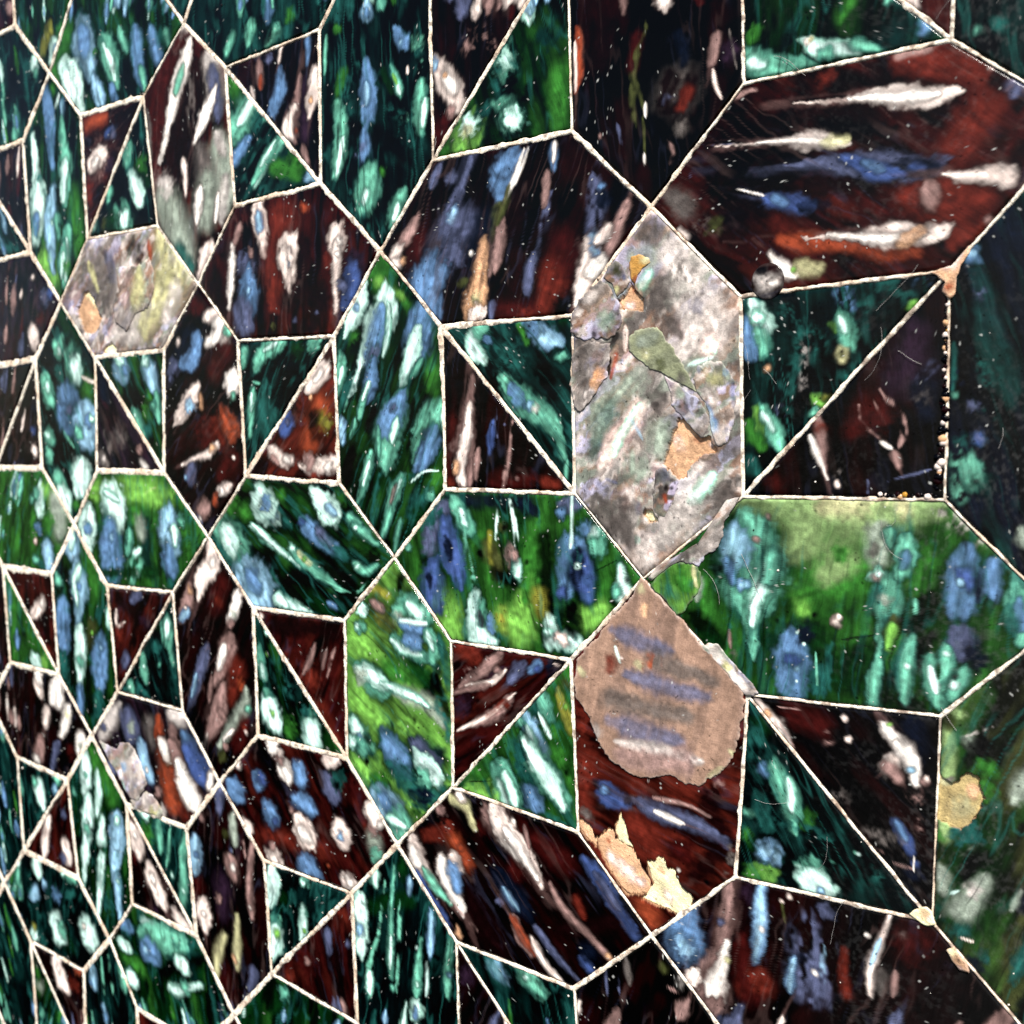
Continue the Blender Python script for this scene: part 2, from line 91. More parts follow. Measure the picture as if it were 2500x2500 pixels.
S|~G 1020,1748,222 1050,1700,221;m 1131,1696,361 1044,1619,375 1013,1583,261;w 1117,1687,151 1044,1623,154;T 1126,1624,258;b 1096,1580,117 1037,1537,179 1008,1512,121;~k 1139,1540,258;w 1257,1559,106 1190,1519,142 1112,1446,90;m 1270,1565,159 1170,1502,163;~G 1201,1481,245 1293,1442,201;|T 1067,1469,213;m 1179,1634,152;m 1223,1558,144 1153,1497,147 1096,1444,60;w 1210,1552,69 1140,1491,70;~G 1299,1473,345;c 1357,1432,154 1338,1419,103;~k 1112,1565,156;k 1214,1434,51
T|hexagonal_tile|j|0.13|1|23 46 47 48 45 44|dark teal hexagonal tile with feathery mint and blue streaks
S|m 1601,1913,44 1599,1870,112 1598,1842,56;m 1585,1984,41 1582,1927,103 1580,1889,51;m 1524,1953,63 1523,1931,159 1522,1917,79;b 1523,1939,47 1523,1922,79;T 1527,1907,69 1524,1848,172 1522,1809,86;m 1657,1961,77 1654,1903,193 1652,1864,96;b 1655,1922,57 1652,1878,96;c 1716,1997,39 1714,1941,98 1712,1903,49;b 1715,1959,29 1712,1917,49;w 1645,1860,31 1643,1829,79 1642,1808,39;b 1643,1839,23 1642,1816,39;c 1614,1953,50 1614,1935,125 1613,1923,62;w 1593,1886,72 1591,1841,180 1589,1811,90;~k 1639,1950,60 1636,1899,152 1634,1865,76;~k 1569,1989,55 1566,1942,139 1565,1910,69;m 1546,1979,54 1544,1949,136 1543,1929,68;c 1512,1988,57 1510,1956,143 1509,1934,71;~k 1716,1956,65 1713,1895,162 1711,1854,81;T 1436,1879,43 1434,1841,108 1433,1815,54;b 1497,1937,54 1495,1908,135 1495,1890,67;~k 1769,1871,42 1765,1805,105 1763,1760,52;T 1723,1872,50 1720,1826,126 1719,1795,63;m 1797,1911,41 1794,1851,102 1792,1811,51;b 1795,1871,30 1793,1826,51;c 1753,1953,32 1751,1920,81 1750,1898,40;T 1419,1863,68 1418,1837,171 1417,1820,85;m 1581,1945,61 1578,1880,154 1576,1837,77;m 1638,1827,52 1637,1808,130 1637,1795,65;~G 1686,1913,52 1682,1844,131 1680,1799,65;c 1585,1822,70 1583,1798,176 1583,1782,88;b 1584,1806,52 1583,1788,88;c 1606,1909,50 1605,1885,126 1604,1869,63;T 1487,1899,73 1484,1845,184 1482,1809,92;T 1449,1936,49 1446,1866,123 1443,1819,61;~k 1395,1934,49 1392,1892,124 1391,1864,62;~k 1716,1404,313 1642,1471,222 1442,1564,227;|T 1532,1761,199 1560,1670,203 1568,1606,158;:T 1505,1664,343 1483,1586,334 1509,1543,235;b 1571,1671,130 1579,1611,242 1582,1555,216 1575,1527,110;c 1575,1630,106 1577,1575,107;|b 1563,1504,161 1569,1410,215;~G 1488,1675,144 1467,1604,116;m 1467,1597,164 1480,1519,198 1465,1464,231 1445,1418,116;w 1485,1510,115 1451,1425,87;b 1680,1739,122 1709,1697,144 1729,1699,115;c 1704,1698,84;:m 1763,1678,206;m 1661,1651,36 1675,1620,72 1689,1588,116 1693,1570,63;w 1684,1600,46 1693,1577,46;l 1670,1628,35 1684,1600,35;m 1769,1592,151 1756,1521,180 1759,1468,122;w 1777,1549,100 1765,1481,101;:T 1645,1543,181 1696,1515,163 1723,1449,137;:m 1706,1520,127;m 1579,1404,275 1566,1354,330 1547,1319,164;w 1566,1361,109 1554,1333,110;G 1622,1401,88;:T 1510,1351,245 1541,1297,287 1582,1239,140;m 1693,1342,178 1665,1295,208 1653,1260,106;w 1681,1315,103 1659,1274,78;:T 1415,1396,143;G 1478,1785,114;:s 1550,1469,226;:T 1574,1520,178;m 1437,1776,59 1420,1682,47;:m 1766,1625,124;~g 1634,1643,90 1663,1586,89;p 1721,1635,35 1720,1617,35
T|hexagonal_tile|t|0.14|0|23 22 49 50 51 46|
S|~k 2079,2033,55 2065,1979,137 2056,1942,68;m 2176,2022,61 2161,1961,154 2151,1920,77;b 2166,1981,46 2155,1935,77;w 2381,1924,71 2373,1891,179 2368,1869,89;c 2220,2085,55 2205,2023,139 2195,1982,69;b 2210,2044,41 2198,1997,69;b 1963,1860,68 1958,1841,170 1955,1829,85;~G 2111,2150,51 2096,2092,129 2087,2053,64
T|triangular_tile|K|0.13|1|46 51 47|
S|~r 2067,1789,61 2054,1721,154 2045,1675,77;~k 2157,1706,43 2153,1685,109 2150,1672,54;~r 2074,1771,47 2069,1743,119 2065,1724,59;s 1914,1782,74 1906,1742,186 1901,1716,93;p 1953,1736,49 1948,1710,123 1945,1693,61;p 2089,1756,59 2081,1714,149 2076,1686,74;P 1986,1761,56 1981,1732,140 1977,1713,70;~s 1914,1764,64 1908,1729,162 1903,1706,81;~k 1977,1790,63 1970,1758,159 1966,1736,79;P 2035,1795,42 2025,1738,107 2017,1701,53;s 2102,1743,26 2098,1723,65 2096,1710,32;p 2168,1789,40 2163,1760,101 2159,1741,50;~s 1873,1794,64 1869,1771,160 1866,1756,80;P 2111,1795,66 2105,1764,167 2101,1743,83;~k 2064,1768,34 2059,1742,86 2056,1725,43;P 2189,1721,70 2182,1688,175 2178,1667,87;p 2053,1737,70 2049,1717,176 2046,1704,88;P 1994,1751,37 1987,1717,94 1983,1694,47;p 1815,1631,202 1842,1584,238 1869,1544,247 1881,1500,130;w 1837,1592,113 1878,1542,149;c 1810,1625,122;~r 1818,1457,295 1807,1431,198;:P 1964,1657,176 1989,1625,140;r 1843,1487,162;:P 1918,1641,233;a 1842,1591,60;:K 1871,1625,198;P 1858,1502,121
T|triangular_tile|g|0.13|1|51 52 47|
S|w 2078,1726,73 2089,1687,183 2096,1661,91;m 2157,1784,60 2168,1747,150 2175,1723,75;c 2077,1750,66 2089,1708,165 2097,1680,82;c 2122,1766,53 2136,1716,133 2146,1682,66;~G 2133,1790,65 2141,1760,163 2147,1740,81;T 2155,1754,59 2163,1728,149 2168,1711,74;~G 1892,1791,24 1901,1760,61 1907,1739,30;~G 1909,1735,77 1915,1714,194 1919,1701,97;m 2131,1776,45 2142,1736,114 2150,1710,57;b 2138,1750,34 2147,1720,57;w 1991,1778,58 1997,1754,145 2002,1739,72;b 2158,1787,74 2165,1763,185 2170,1746,92;T 1905,1731,54 1910,1713,135 1913,1701,67;c 2088,1786,41 2104,1728,103 2115,1689,51;b 2099,1748,30 2111,1704,51;w 1936,1781,78 1951,1730,196 1961,1695,98;m 2170,1759,63 2181,1719,158 2188,1693,79;~G 1998,1776,79 2010,1731,199 2018,1702,99;~d 1864,1414,242;~G 1840,1408,203;~k 2026,1525,300;T 1958,1482,155;m 2023,1588,299;w 2032,1582,187;c 2040,1580,112;l 1912,1447,376 1897,1415,236;w 1907,1454,237;h 1902,1442,159;m 2037,1457,318 2012,1488,142;w 2045,1452,243;m 1981,1498,67 2003,1480,100;T 1995,1531,152;~G 2174,1519,279 2171,1418,241;~t 2147,1613,284;m 2030,1586,261;w 2030,1586,187;m 2044,1452,300;w 2044,1452,225;~k 2091,1498,220
T|hexagonal_tile|k|0.15|1|50 53 54 55 52 51|near black hexagonal tile with faint brown vertical streaks
S|~r 2446,1952,30 2448,1916,76 2448,1892,38;p 2300,1836,32 2301,1817,80 2301,1805,40;p 2589,1670,49 2590,1637,124 2591,1615,62;~r 2515,1671,57 2516,1619,144 2517,1585,72;~r 2553,1945,35 2556,1875,89 2557,1829,44;~k 2366,1721,30 2367,1684,75 2368,1660,37;P 2455,1999,34 2456,1981,85 2456,1968,42;~s 2458,1908,50 2459,1876,125 2459,1855,62;~K 2448,1862,64 2449,1832,160 2450,1812,80;p 2436,1634,75 2436,1615,188 2437,1602,94;P 2240,1779,67 2241,1731,169 2242,1698,84;P 2211,1973,37 2213,1923,94 2214,1890,47;~s 2216,1997,24 2217,1963,61 2218,1940,30;P 2494,1879,47 2496,1816,117 2497,1774,58;~k 2538,1679,61 2539,1651,154 2540,1632,77;~r 2249,1847,78 2251,1783,195 2253,1740,97;~r 2504,1934,31 2506,1875,79 2507,1836,39;~k 2586,1616,72 2586,1592,182 2587,1576,91;s 2341,1971,52 2343,1913,130 2344,1875,65;p 2546,1768,28 2548,1717,70 2549,1682,35;~s 2521,1985,45 2523,1935,113 2524,1902,56;~k 2243,1942,79 2245,1885,199 2246,1847,99;P 2345,1810,79 2347,1755,199 2348,1718,99;P 2335,1861,76 2337,1791,191 2339,1744,95;P 2589,1775,29 2590,1756,72 2590,1743,36;P 2482,1704,63 2483,1678,159 2484,1661,79;P 2323,1924,62 2325,1862,156 2326,1820,78;~K 2538,1841,57 2539,1814,144 2540,1795,72;P 2335,1981,63 2337,1937,158 2338,1907,79;~r 2257,1953,44 2258,1909,111 2259,1880,55;~k 2340,1888,50 2342,1816,125 2344,1768,62;~r 2234,1953,34 2236,1903,85 2237,1869,42;~k 2578,1954,59 2580,1886,149 2582,1840,74;P 2341,1676,27 2343,1635,69 2344,1607,34;~r 2535,1852,77 2536,1811,194 2537,1784,97;o 2226,1606,95 2229,1523,97 2220,1468,40;p 2218,1578,38 2220,1472,31;~K 2290,1570,354 2271,1522,277;~r 2370,1551,146 2362,1493,147;|d 2391,1566,74 2362,1478,107 2393,1406,48;|d 2358,1455,105 2368,1372,70;|d 2386,1384,42 2392,1286,28;w 2393,1412,35 2393,1385,28;w 2389,1311,28 2389,1293,25;E 2473,1431,410 2466,1418,375;K 2473,1431,378 2466,1418,350;~R 2493,1421,141 2479,1392,106;|s 2449,1413,126;~E 2476,1349,157;|P 2442,1323,62 2455,1297,69 2438,1267,36;p 2545,1450,31 2552,1415,30 2564,1389,29;P 2555,1515,100 2542,1462,67;~v 2580,1473,178;|E 2580,1515,30 2596,1439,30;~n 2467,1536,124 2483,1481,124;|s 2325,1380,53 2335,1332,35;P 2280,1367,34;|s 2361,1352,33
T|triangular_tile|r|0.14|1|53 56 57|
S|~K 2939,1681,76 2937,1630,191 2936,1596,95;P 2650,1711,50 2647,1646,126 2645,1602,63;P 2600,1696,40 2599,1674,100 2598,1660,50;~K 2631,1796,32 2630,1774,81 2629,1760,40;P 2850,1649,28 2848,1597,72 2846,1562,36;P 2638,1760,41 2635,1697,104 2633,1656,52;s 2914,1764,25 2912,1719,63 2911,1690,31;P 2922,1743,27 2920,1699,67 2919,1670,33;~K 2862,1587,56 2860,1543,140 2858,1514,70;p 2928,1739,74 2925,1674,185 2923,1631,92;~K 2660,1643,67 2658,1596,168 2656,1564,84;p 2937,1665,75 2936,1643,189 2935,1629,94;s 2982,1562,78 2981,1527,195 2980,1503,97;P 2652,1611,63 2650,1558,159 2648,1522,79;~k 2893,1681,39 2890,1618,98 2888,1576,49;p 2923,1500,49 2921,1474,124 2921,1457,62;p 2994,1563,34 2991,1509,85 2990,1474,42
T|triangular_tile|g|0.12|1|53 57 54|
S|T 2777,1774,50 2769,1757,125 2764,1747,62;T 2937,1710,31 2918,1671,79 2905,1645,39;w 2783,1687,31 2753,1629,79 2734,1590,39;b 2763,1648,23 2741,1605,39;~k 2956,1775,75 2944,1752,187 2937,1736,93;w 2928,1737,72 2915,1711,181 2906,1693,90;b 2919,1719,54 2909,1700,90;c 2656,1747,31 2628,1692,78 2609,1655,39;b 2637,1710,23 2616,1669,39;T 2737,1749,37 2717,1711,93 2704,1685,46;w 2807,1780,63 2775,1717,159 2754,1675,79;~k 2878,1649,63 2850,1593,158 2831,1556,79;m 2901,1528,43 2889,1506,109 2882,1491,54;~k 2923,1722,31 2905,1688,78 2894,1665,39;T 2727,1655,46 2719,1638,116 2713,1626,58;b 2990,1513,78 2968,1469,196 2953,1439,98;~G 2847,1573,51 2818,1517,129 2800,1479,64;~k 2703,1464,167;~k 2746,1419,110;~t 2907,1431,303;G 2628,1495,173;m 2604,1465,103 2644,1439,206 2703,1418,155 2752,1404,77;w 2622,1449,105 2659,1436,78;w 2737,1458,72 2760,1437,148 2802,1430,127 2834,1420,74;p 2740,1455,55;m 2823,1438,120 2874,1416,47;h 2746,1456,55;m 2774,1426,108;:T 2732,1403,138
T|hexagonal_tile|j|0.13|1|58 59 60 61 57 56|
S|~k 3332,1630,70 3337,1590,175 3340,1564,87;~G 3388,1627,43 3395,1566,109 3400,1526,54;m 3251,1716,52 3258,1657,132 3263,1618,66;c 3220,1839,54 3226,1792,136 3230,1762,68;b 3224,1808,40 3228,1773,68;b 3295,1939,68 3300,1895,170 3304,1865,85;b 3372,1319,72 3376,1288,180 3379,1267,90;~G 3182,1804,51 3185,1781,128 3186,1765,64;w 3290,1337,73 3295,1298,184 3298,1272,92;~k 3159,1247,44 3162,1223,110 3164,1206,55;~G 3329,1444,51 3334,1404,129 3338,1378,64;b 3362,1900,38 3367,1853,95 3371,1821,47;w 3111,1731,53 3117,1677,134 3122,1640,67;m 3350,1304,34 3354,1273,86 3356,1253,43;m 3338,1630,78 3344,1589,196 3347,1561,98;b 3342,1602,59 3346,1571,98;~G 3069,1966,46 3072,1945,115 3074,1931,57;b 3066,1988,47 3074,1927,117 3079,1886,58;b 3355,1352,78 3362,1300,196 3366,1264,98;T 3389,1472,65 3393,1439,162 3396,1416,81;w 3328,1679,62 3333,1639,157 3336,1612,78;m 3046,1972,31 3054,1913,77 3058,1874,38;~k 3166,1679,78 3173,1627,197 3177,1592,98;m 3388,1363,27 3392,1335,69 3394,1316,34;m 3350,1976,37 3353,1949,94 3356,1931,47;b 3352,1958,28 3355,1938,47;w 3097,1297,77 3104,1243,192 3108,1206,96;b 3101,1261,57 3106,1220,96;w 3034,1667,60 3038,1633,152 3041,1610,76;b 3037,1644,45 3040,1619,76;m 3245,1978,46 3253,1910,115 3259,1865,57;b 3250,1933,34 3257,1882,57;~k 3269,1892,47 3274,1853,119 3278,1826,59;~k 3210,1868,78 3217,1817,197 3221,1783,98;m 3029,1406,71;~k 3048,1378,94;T 3063,1410,116
T|hexagonal_tile|K|0.14|0|62 63 33 32 64 65|
S|~s -806,1201,26 -802,1181,66 -799,1168,33;P -889,1011,47 -879,957,119 -872,921,59;s -1032,1277,60 -1027,1252,150 -1024,1235,75;~s -1078,1261,51 -1066,1193,129 -1058,1148,64;P -1371,1353,29 -1363,1310,72 -1358,1282,36;~k -1071,1367,31 -1061,1312,77 -1054,1276,38;~s -1126,1340,46 -1115,1279,115 -1108,1238,57;P -1157,1354,66 -1145,1284,165 -1136,1238,82
T|triangular_tile|t|0.14|0|65 64 66|
S|T -1145,657,64 -1166,610,160 -1180,579,80;w -1009,874,78 -1017,855,197 -1023,843,98;~k -1053,952,24 -1072,912,61 -1084,884,30;b -1175,652,79 -1201,596,198 -1217,558,99;T -1334,822,26 -1357,770,65 -1373,735,32;T -1011,821,54 -1021,797,135 -1028,782,67
T|triangular_tile|K|0.14|0|65 66 67|
S|~s -1219,644,49 -1226,610,124 -1231,587,62;P -1197,999,39 -1204,962,99 -1210,938,49;~r -1215,891,37 -1224,847,92 -1230,817,46;~r -1120,604,67 -1127,570,168 -1132,547,84;P -1319,665,62 -1328,620,156 -1335,590,78;P -1129,622,43 -1134,597,108 -1138,580,54
T|hexagonal_tile|K|0.14|0|32 68 69 70 66 64|
S|s -826,1172,28 -850,1121,71 -866,1087,35;s -782,929,35 -793,906,89 -800,891,44;~s -809,973,59 -838,912,148 -857,871,74;P -997,576,75 -1023,521,187 -1040,484,93;P -974,526,46 -1004,463,116 -1024,420,58;s -620,1060,43 -629,1041,108 -635,1029,54;~r -622,470,59 -630,453,149 -635,443,74;s -819,783,46 -838,742,116 -851,715,58
T|hexagonal_tile|v|0.15|1|32 31 35 38 71 68|
S|~K -734,1161,53 -740,1142,134 -744,1129,67;~K -798,1299,33 -809,1265,84 -816,1243,42;s -514,1116,34 -527,1076,86 -535,1049,43;P -799,1066,64 -819,1005,162 -832,964,81;s -559,1154,49 -578,1094,124 -591,1055,62;s -666,1068,56 -684,1013,140 -696,976,70;s -300,1113,66 -315,1065,165 -325,1033,82;~r -283,1207,34 -303,1143,85 -316,1101,42;p -284,1277,33 -289,1260,84 -293,1248,42;~K -494,1041,29 -510,989,73 -521,955,36;P -763,1004,60 -769,986,150 -773,974,75;P -380,1335,29 -399,1274,74 -412,1233,37;~k -637,1098,32 -648,1064,80 -655,1041,40;~k -781,1368,32 -800,1307,81 -813,1267,40;~k -480,1301,38 -494,1256,97 -504,1226,48;P -423,1151,50 -436,1111,125 -445,1085,62;~r -410,1000,33 -421,963,84 -429,939,42;~k -678,1232,25 -684,1214,64 -688,1202,32;~s -552,1084,43 -565,1043,108 -574,1016,54;~k -652,1109,32 -672,1049,81 -685,1009,40;~s -671,1220,47 -682,1186,118 -689,1163,59;~s -589,1214,41 -598,1187,104 -604,1168,52;~s -319,1334,32 -338,1275,82 -350,1236,41;~r -761,1312,31 -770,1286,78 -775,1269,39;~K -658,1228,77 -676,1169,193 -689,1130,96;~k -277,1351,66 -290,1312,167 -298,1286,83;~k -768,1362,25 -776,1337,64 -781,1320,32;p -633,1093,73 -642,1063,183 -648,1044,91;~k -354,1291,24 -369,1243,61 -379,1211,30;~K -551,1328,74 -559,1302,187 -565,1285,93;P -494,1185,69 -514,1123,173 -528,1081,86;P -336,1300,73 -355,1241,184 -368,1201,92;~r -731,1021,31 -747,971,77 -758,938,38;P -537,1205,47 -548,1171,117 -555,1149,58;s -119,1230,226;B -85,1238,149;p -223,1114,314 -207,1069,209;~r -151,1152,305;p -194,1312,115;K -188,1354,381;k -180,1181,153;K -180,1335,381;p -195,1310,76
T|triangular_tile|K|0.13|1|68 71 69|
S|P -420,701,54 -427,677,136 -432,661,68;p -583,941,44 -589,921,110 -593,908,55;~r -514,632,29 -521,610,74 -525,596,37;s -462,964,77 -474,926,193 -482,901,96;~s -506,742,32 -519,700,81 -527,673,40;s -445,977,33 -460,928,83 -470,895,41;~k -488,884,70 -495,861,175 -500,846,87;~s -406,686,37 -424,629,94 -436,591,47;~k -367,1005,50 -377,972,125 -384,950,62;P -523,948,67 -529,927,168 -533,913,84;P -505,758,40 -525,694,101 -538,651,50;s -487,951,72 -492,933,180 -496,921,90;~s -554,628,46 -560,608,117 -564,595,58;~k -501,990,55 -520,931,138 -532,891,69;P -379,989,37 -396,933,93 -408,896,46;~k -448,785,50 -457,756,125 -463,737,62;~s -416,714,45 -432,663,113 -442,630,56;B -275,745,160;p -276,660,192;p -255,884,79;~r -282,615,241;s -221,966,78
T|triangular_tile|K|0.13|1|71 72 69|
S|p -324,829,32 -348,781,80 -364,749,40;~k -419,694,70 -444,643,177 -461,610,88;P -347,891,35 -362,863,89 -371,844,44;~r -333,949,54 -353,908,136 -367,881,68;~K -403,793,72 -412,775,181 -418,763,90;p -441,803,27 -456,775,68 -465,756,34;p -549,849,60 -561,825,150 -570,808,75;s -310,964,29 -333,919,73 -348,888,36;~K -386,963,55 -397,940,139 -404,925,69;~s -439,623,61 -455,590,153 -466,569,76;~s -382,1002,58 -403,961,147 -417,933,73;~k -412,930,51 -423,907,128 -431,892,64;~K -378,934,40 -406,879,101 -424,842,50;p -462,888,52 -476,860,131 -485,842,65;s -393,990,27 -411,954,68 -423,929,34;p -506,760,58 -519,735,145 -528,717,72;~r -397,619,37 -410,594,94 -418,578,47;B -275,745,160;p -275,666,192;~r -271,615,160;~n -252,828,158
T|hexagonal_tile|j|0.13|1|38 73 74 75 72 71|
S|~k -95,607,850 -52,932,627;~g -2,1152,405 69,1074,481;~G 118,900,467 141,847,372;m -66,1066,272 -40,1028,202 -12,1079,191;w -38,1038,149;m 41,1013,485 64,949,435;w 59,996,348 72,933,219;p 102,937,46 178,914,45;c -29,873,299;b -10,856,623 -8,792,676;s 5,813,186;m -159,936,305 -134,881,353 -117,848,199;w -142,903,154;c 136,806,428 100,754,602 134,711,342;b 133,780,180;m 57,738,220;w 153,785,114;m -165,733,295 -134,717,220;w -165,733,155;m -165,656,234;m 10,609,224;w 43,626,404 58,578,505 30,523,278;|m -45,744,83 20,684,83;m -131,579,375 -85,525,394 -42,444,405;w -105,535,227 -58,487,310 -55,421,214;~G 14,474,225;T -49,954,299;:w -111,485,301 -67,415,300
T|hexagonal_tile|e|0.55|1|38 37 40 43 76 73|dull grey hexagonal tile with tan and cream chips
S|K 460,1361,314 516,1312,249;o 570,1348,124 573,1291,83;E 200,1329,503 330,1241,589 139,1234,310;s 314,1336,249 358,1238,247;|h 198,1319,171 244,1224,128;h 630,1365,556 700,1252,700 539,1126,562 517,1075,327;h 648,1211,367;z 423,1256,509 441,1182,688 382,1133,355;E 279,1196,172 301,1145,171;s 34,1191,290;e 488,1048,296 339,1077,254;z 712,1205,291 636,1096,296;P 465,1243,174 460,1195,174
C|plaster_chip|a|1|101,1165 146,1213 178,1230 213,1197 236,1150 261,1123 229,1095 188,1077 141,1090
S|f 158,1227,129 203,1198,138 220,1176,79;a 177,1139,420
C|plaster_chip|f|1|249,1018 279,1036 308,1044 334,1028 340,998 293,995
C|glaze_flake|z|0.6|372,1286 417,1286 469,1280 521,1280 565,1299 585,1250 580,1194 541,1141 470,1127 411,1073 343,1107 341,1176 374,1222
S|P 430,1246,292 461,1205,218;h 509,1248,333 473,1155,337;e 383,1138,199
T|triangular_tile|g|0.13|1|73 76 77|
S|~k 379,857,264 474,835,208;~G 512,863,259;~G 489,805,261;c 347,983,343 369,932,342;w 348,988,202;b 379,946,134;c 506,975,319 528,930,321 548,882,242;w 498,980,168;m 555,862,169 563,780,169;m 420,821,165 449,766,204 479,717,121;w 427,801,66;m 534,824,129;T 499,741,196;k 514,717,130
T|triangular_tile|v|0.4|1|73 77 74|
S|n 221,943,188 240,860,187;~K 279,793,346;|E 265,665,182 227,753,183;E 188,664,234 240,618,155;w 445,637,97 486,613,129;P 440,677,133;~E 317,717,412;|z 214,639,142;~K 384,656,271
T|hexagonal_tile|K|0.14|1|43 78 79 80 77 76|
S|~r 769,1141,298 821,1118,246;w 901,1094,273 926,1039,334 850,1017,147;p 840,1085,146 909,1102,96;m 948,1038,169;k 776,1049,633 721,969,641;n 774,1026,481 705,961,391;b 806,1038,215 769,972,249 704,951,152;s 672,962,200 636,926,135;p 694,1022,91;k 659,902,186;|s 643,907,124;~r 935,977,427 879,921,371;w 973,899,270 955,864,272;m 961,846,113;p 776,874,146 741,834,251 689,797,185 654,764,64;c 739,820,182;a 797,855,93 801,809,77;~r 826,740,594;~R 901,739,465;o 920,785,268 952,735,334;o 944,726,172;p 868,703,121 820,670,126 756,656,72 682,636,49;a 844,684,119;s 737,622,209 719,593,245;c 695,598,62;~r 931,649,373 889,598,314;p 932,571,143 862,546,145;w 885,551,118;P 805,506,232 763,471,176;o 846,527,149;s 746,452,185;w 762,462,61;~k 624,717,252;k 660,835,186;|s 612,851,94;r 932,671,231;p 946,658,52
T|hexagonal_tile|r|0.14|1|43 42 45 48 81 78|red brown hexagonal tile with upright white and blue drips
S|p 1119,1395,259 1128,1335,260 1142,1242,98;c 1124,1365,132 1126,1307,132;~R 1226,1323,638 1185,1196,517;~o 1322,1350,148;p 1268,1285,88 1240,1248,317 1243,1198,287 1233,1142,128;c 1246,1239,127 1236,1191,128;p 1467,1299,85 1447,1255,290 1438,1198,175 1434,1123,117;w 1453,1254,145 1445,1209,88;~K 1315,1251,247 1308,1143,248;~v 1517,1170,279;B 1505,1159,187;~r 1497,1326,464;p 1239,1237,287 1236,1184,127 1238,1126,64;c 1237,1209,102;p 1440,1234,175 1436,1156,88 1424,1055,59;w 1445,1214,71;v 1518,1187,333 1486,1112,336;B 1500,1169,285 1492,1120,222 1455,1076,106;s 1458,1134,143;s 1051,1216,325;b 1060,1151,342 1063,1099,240;P 1075,1256,107;~K 1178,1098,215 1369,1123,297 1332,1025,361;|s 1258,1051,102;|d 1160,1037,106;|s 1353,1064,74;R 1403,1199,145;~K 900,1165,484 930,1083,413;w 996,1277,141 974,1180,114 961,1107,72;b 1060,1202,152 1055,1143,345 1058,1082,275;s 1034,1045,340 1018,1111,340;R 1166,1183,261 1173,1090,196;p 1216,1240,189 1225,1177,126;~K 843,1117,290;c 1056,1151,108;P 1036,1347,100 1004,1288,81;~K 960,1271,222;~r 1059,1366,214
T|triangular_tile|j|0.13|1|78 81 79|
S|~g 1266,967,307;~T 1103,804,407 1113,751,339;m 1196,988,222 1115,967,201 1070,922,175;w 1170,990,92 1115,971,56;m 1336,988,250;~k 1231,919,415;m 1059,861,172 1048,805,138 1035,734,69;w 1051,849,70 1047,796,70;|T 1128,868,269;m 1061,883,44 1095,878,35;T 1156,794,161;m 1029,989,139 1018,937,105
T|triangular_tile|R|0.12|1|81 82 79|orange brown triangular tile with cream strokes and a blue dab
S|~r 1400,952,245;P 1359,962,248;~K 1237,818,260;p 1392,912,185 1323,874,216 1290,850,150;w 1367,901,104 1329,878,72;a 1307,829,76;~o 1349,799,401 1293,696,349;~y 1353,762,251;y 1371,754,110;~k 1316,771,248 1326,725,247;B 1186,738,217 1221,772,215;s 1207,759,79;p 1128,682,209 1180,652,188 1219,653,128;P 1134,664,84 1165,639,56;w 1200,652,106;p 1263,632,212 1370,642,209 1408,663,135;w 1370,638,151;P 1290,654,207;~K 1077,642,277;~R 1305,599,258
T|hexagonal_tile|g|0.1|1|48 83 84 85 82 81|upright green hexagonal tile with long blue and mint teardrops
S|~G 1599,1148,409 1623,1081,357;~G 1691,1064,219 1774,977,239 1770,859,202 1778,810,200;~l 1676,1080,118 1598,1121,160;~G 1479,995,238;~k 1462,676,345 1446,611,289;~k 1571,803,271 1551,736,219;~k 1672,763,113;w 1537,1115,193 1517,1063,268 1481,1027,157 1456,989,54;c 1512,1063,94;w 1629,1096,214 1616,1044,364 1581,1008,358 1545,945,207 1503,896,106 1470,829,55;b 1605,1052,108 1592,1007,267 1568,959,265 1543,913,160;s 1579,951,155 1554,913,104;t 1532,906,105 1501,856,80;w 1633,1061,80 1624,986,80 1605,934,53;m 1441,942,117 1433,898,175 1417,830,59;w 1440,910,87 1425,863,58;T 1473,877,168 1446,810,169;|m 1483,853,54 1445,789,54;b 1566,916,136 1546,855,217 1527,816,161;m 1528,843,111 1507,769,84;w 1546,866,79 1521,820,53;m 1490,765,81 1464,717,54;b 1741,1038,305 1734,979,355 1711,925,252;w 1729,991,150 1706,936,201 1683,888,125 1660,847,50;m 1742,919,69 1704,876,94;|m 1655,844,46 1604,795,47;m 1670,835,149 1636,775,354 1606,717,370 1591,650,217;b 1665,824,172 1624,763,306 1611,724,212;w 1646,763,82 1622,709,103;m 1580,748,66 1570,669,67;s 1636,794,91;m 1787,795,228 1750,747,332 1711,671,196;b 1775,735,237 1747,686,235 1715,644,185;w 1797,784,60 1805,735,50;T 1693,621,135;c 1437,761,176 1428,713,117;m 1542,677,109 1529,637,163 1503,576,108 1484,539,53;w 1536,657,81 1510,592,54;|T 1572,598,160 1540,509,108;m 1656,624,149 1626,568,178 1595,499,103 1577,462,77;w 1655,612,73 1608,536,60;P 1638,600,51 1614,544,41;|m 1667,523,74 1638,466,50;~G 1781,626,196 1769,588,148;|w 1681,601,29 1735,633,27 1791,638,26;T 1722,564,233 1688,516,188;m 1758,577,132;|T 1585,638,106 1547,537,107;|T 1558,543,163 1538,474,109;m 1614,538,103 1589,477,77 1570,444,41;m 1650,508,77 1619,419,62;~k 1592,437,142;~g 1704,522,226
T|hexagonal_tile|K|0.14|1|48 47 52 55 86 83|dark brown hexagonal tile with blue and pink slanting streaks
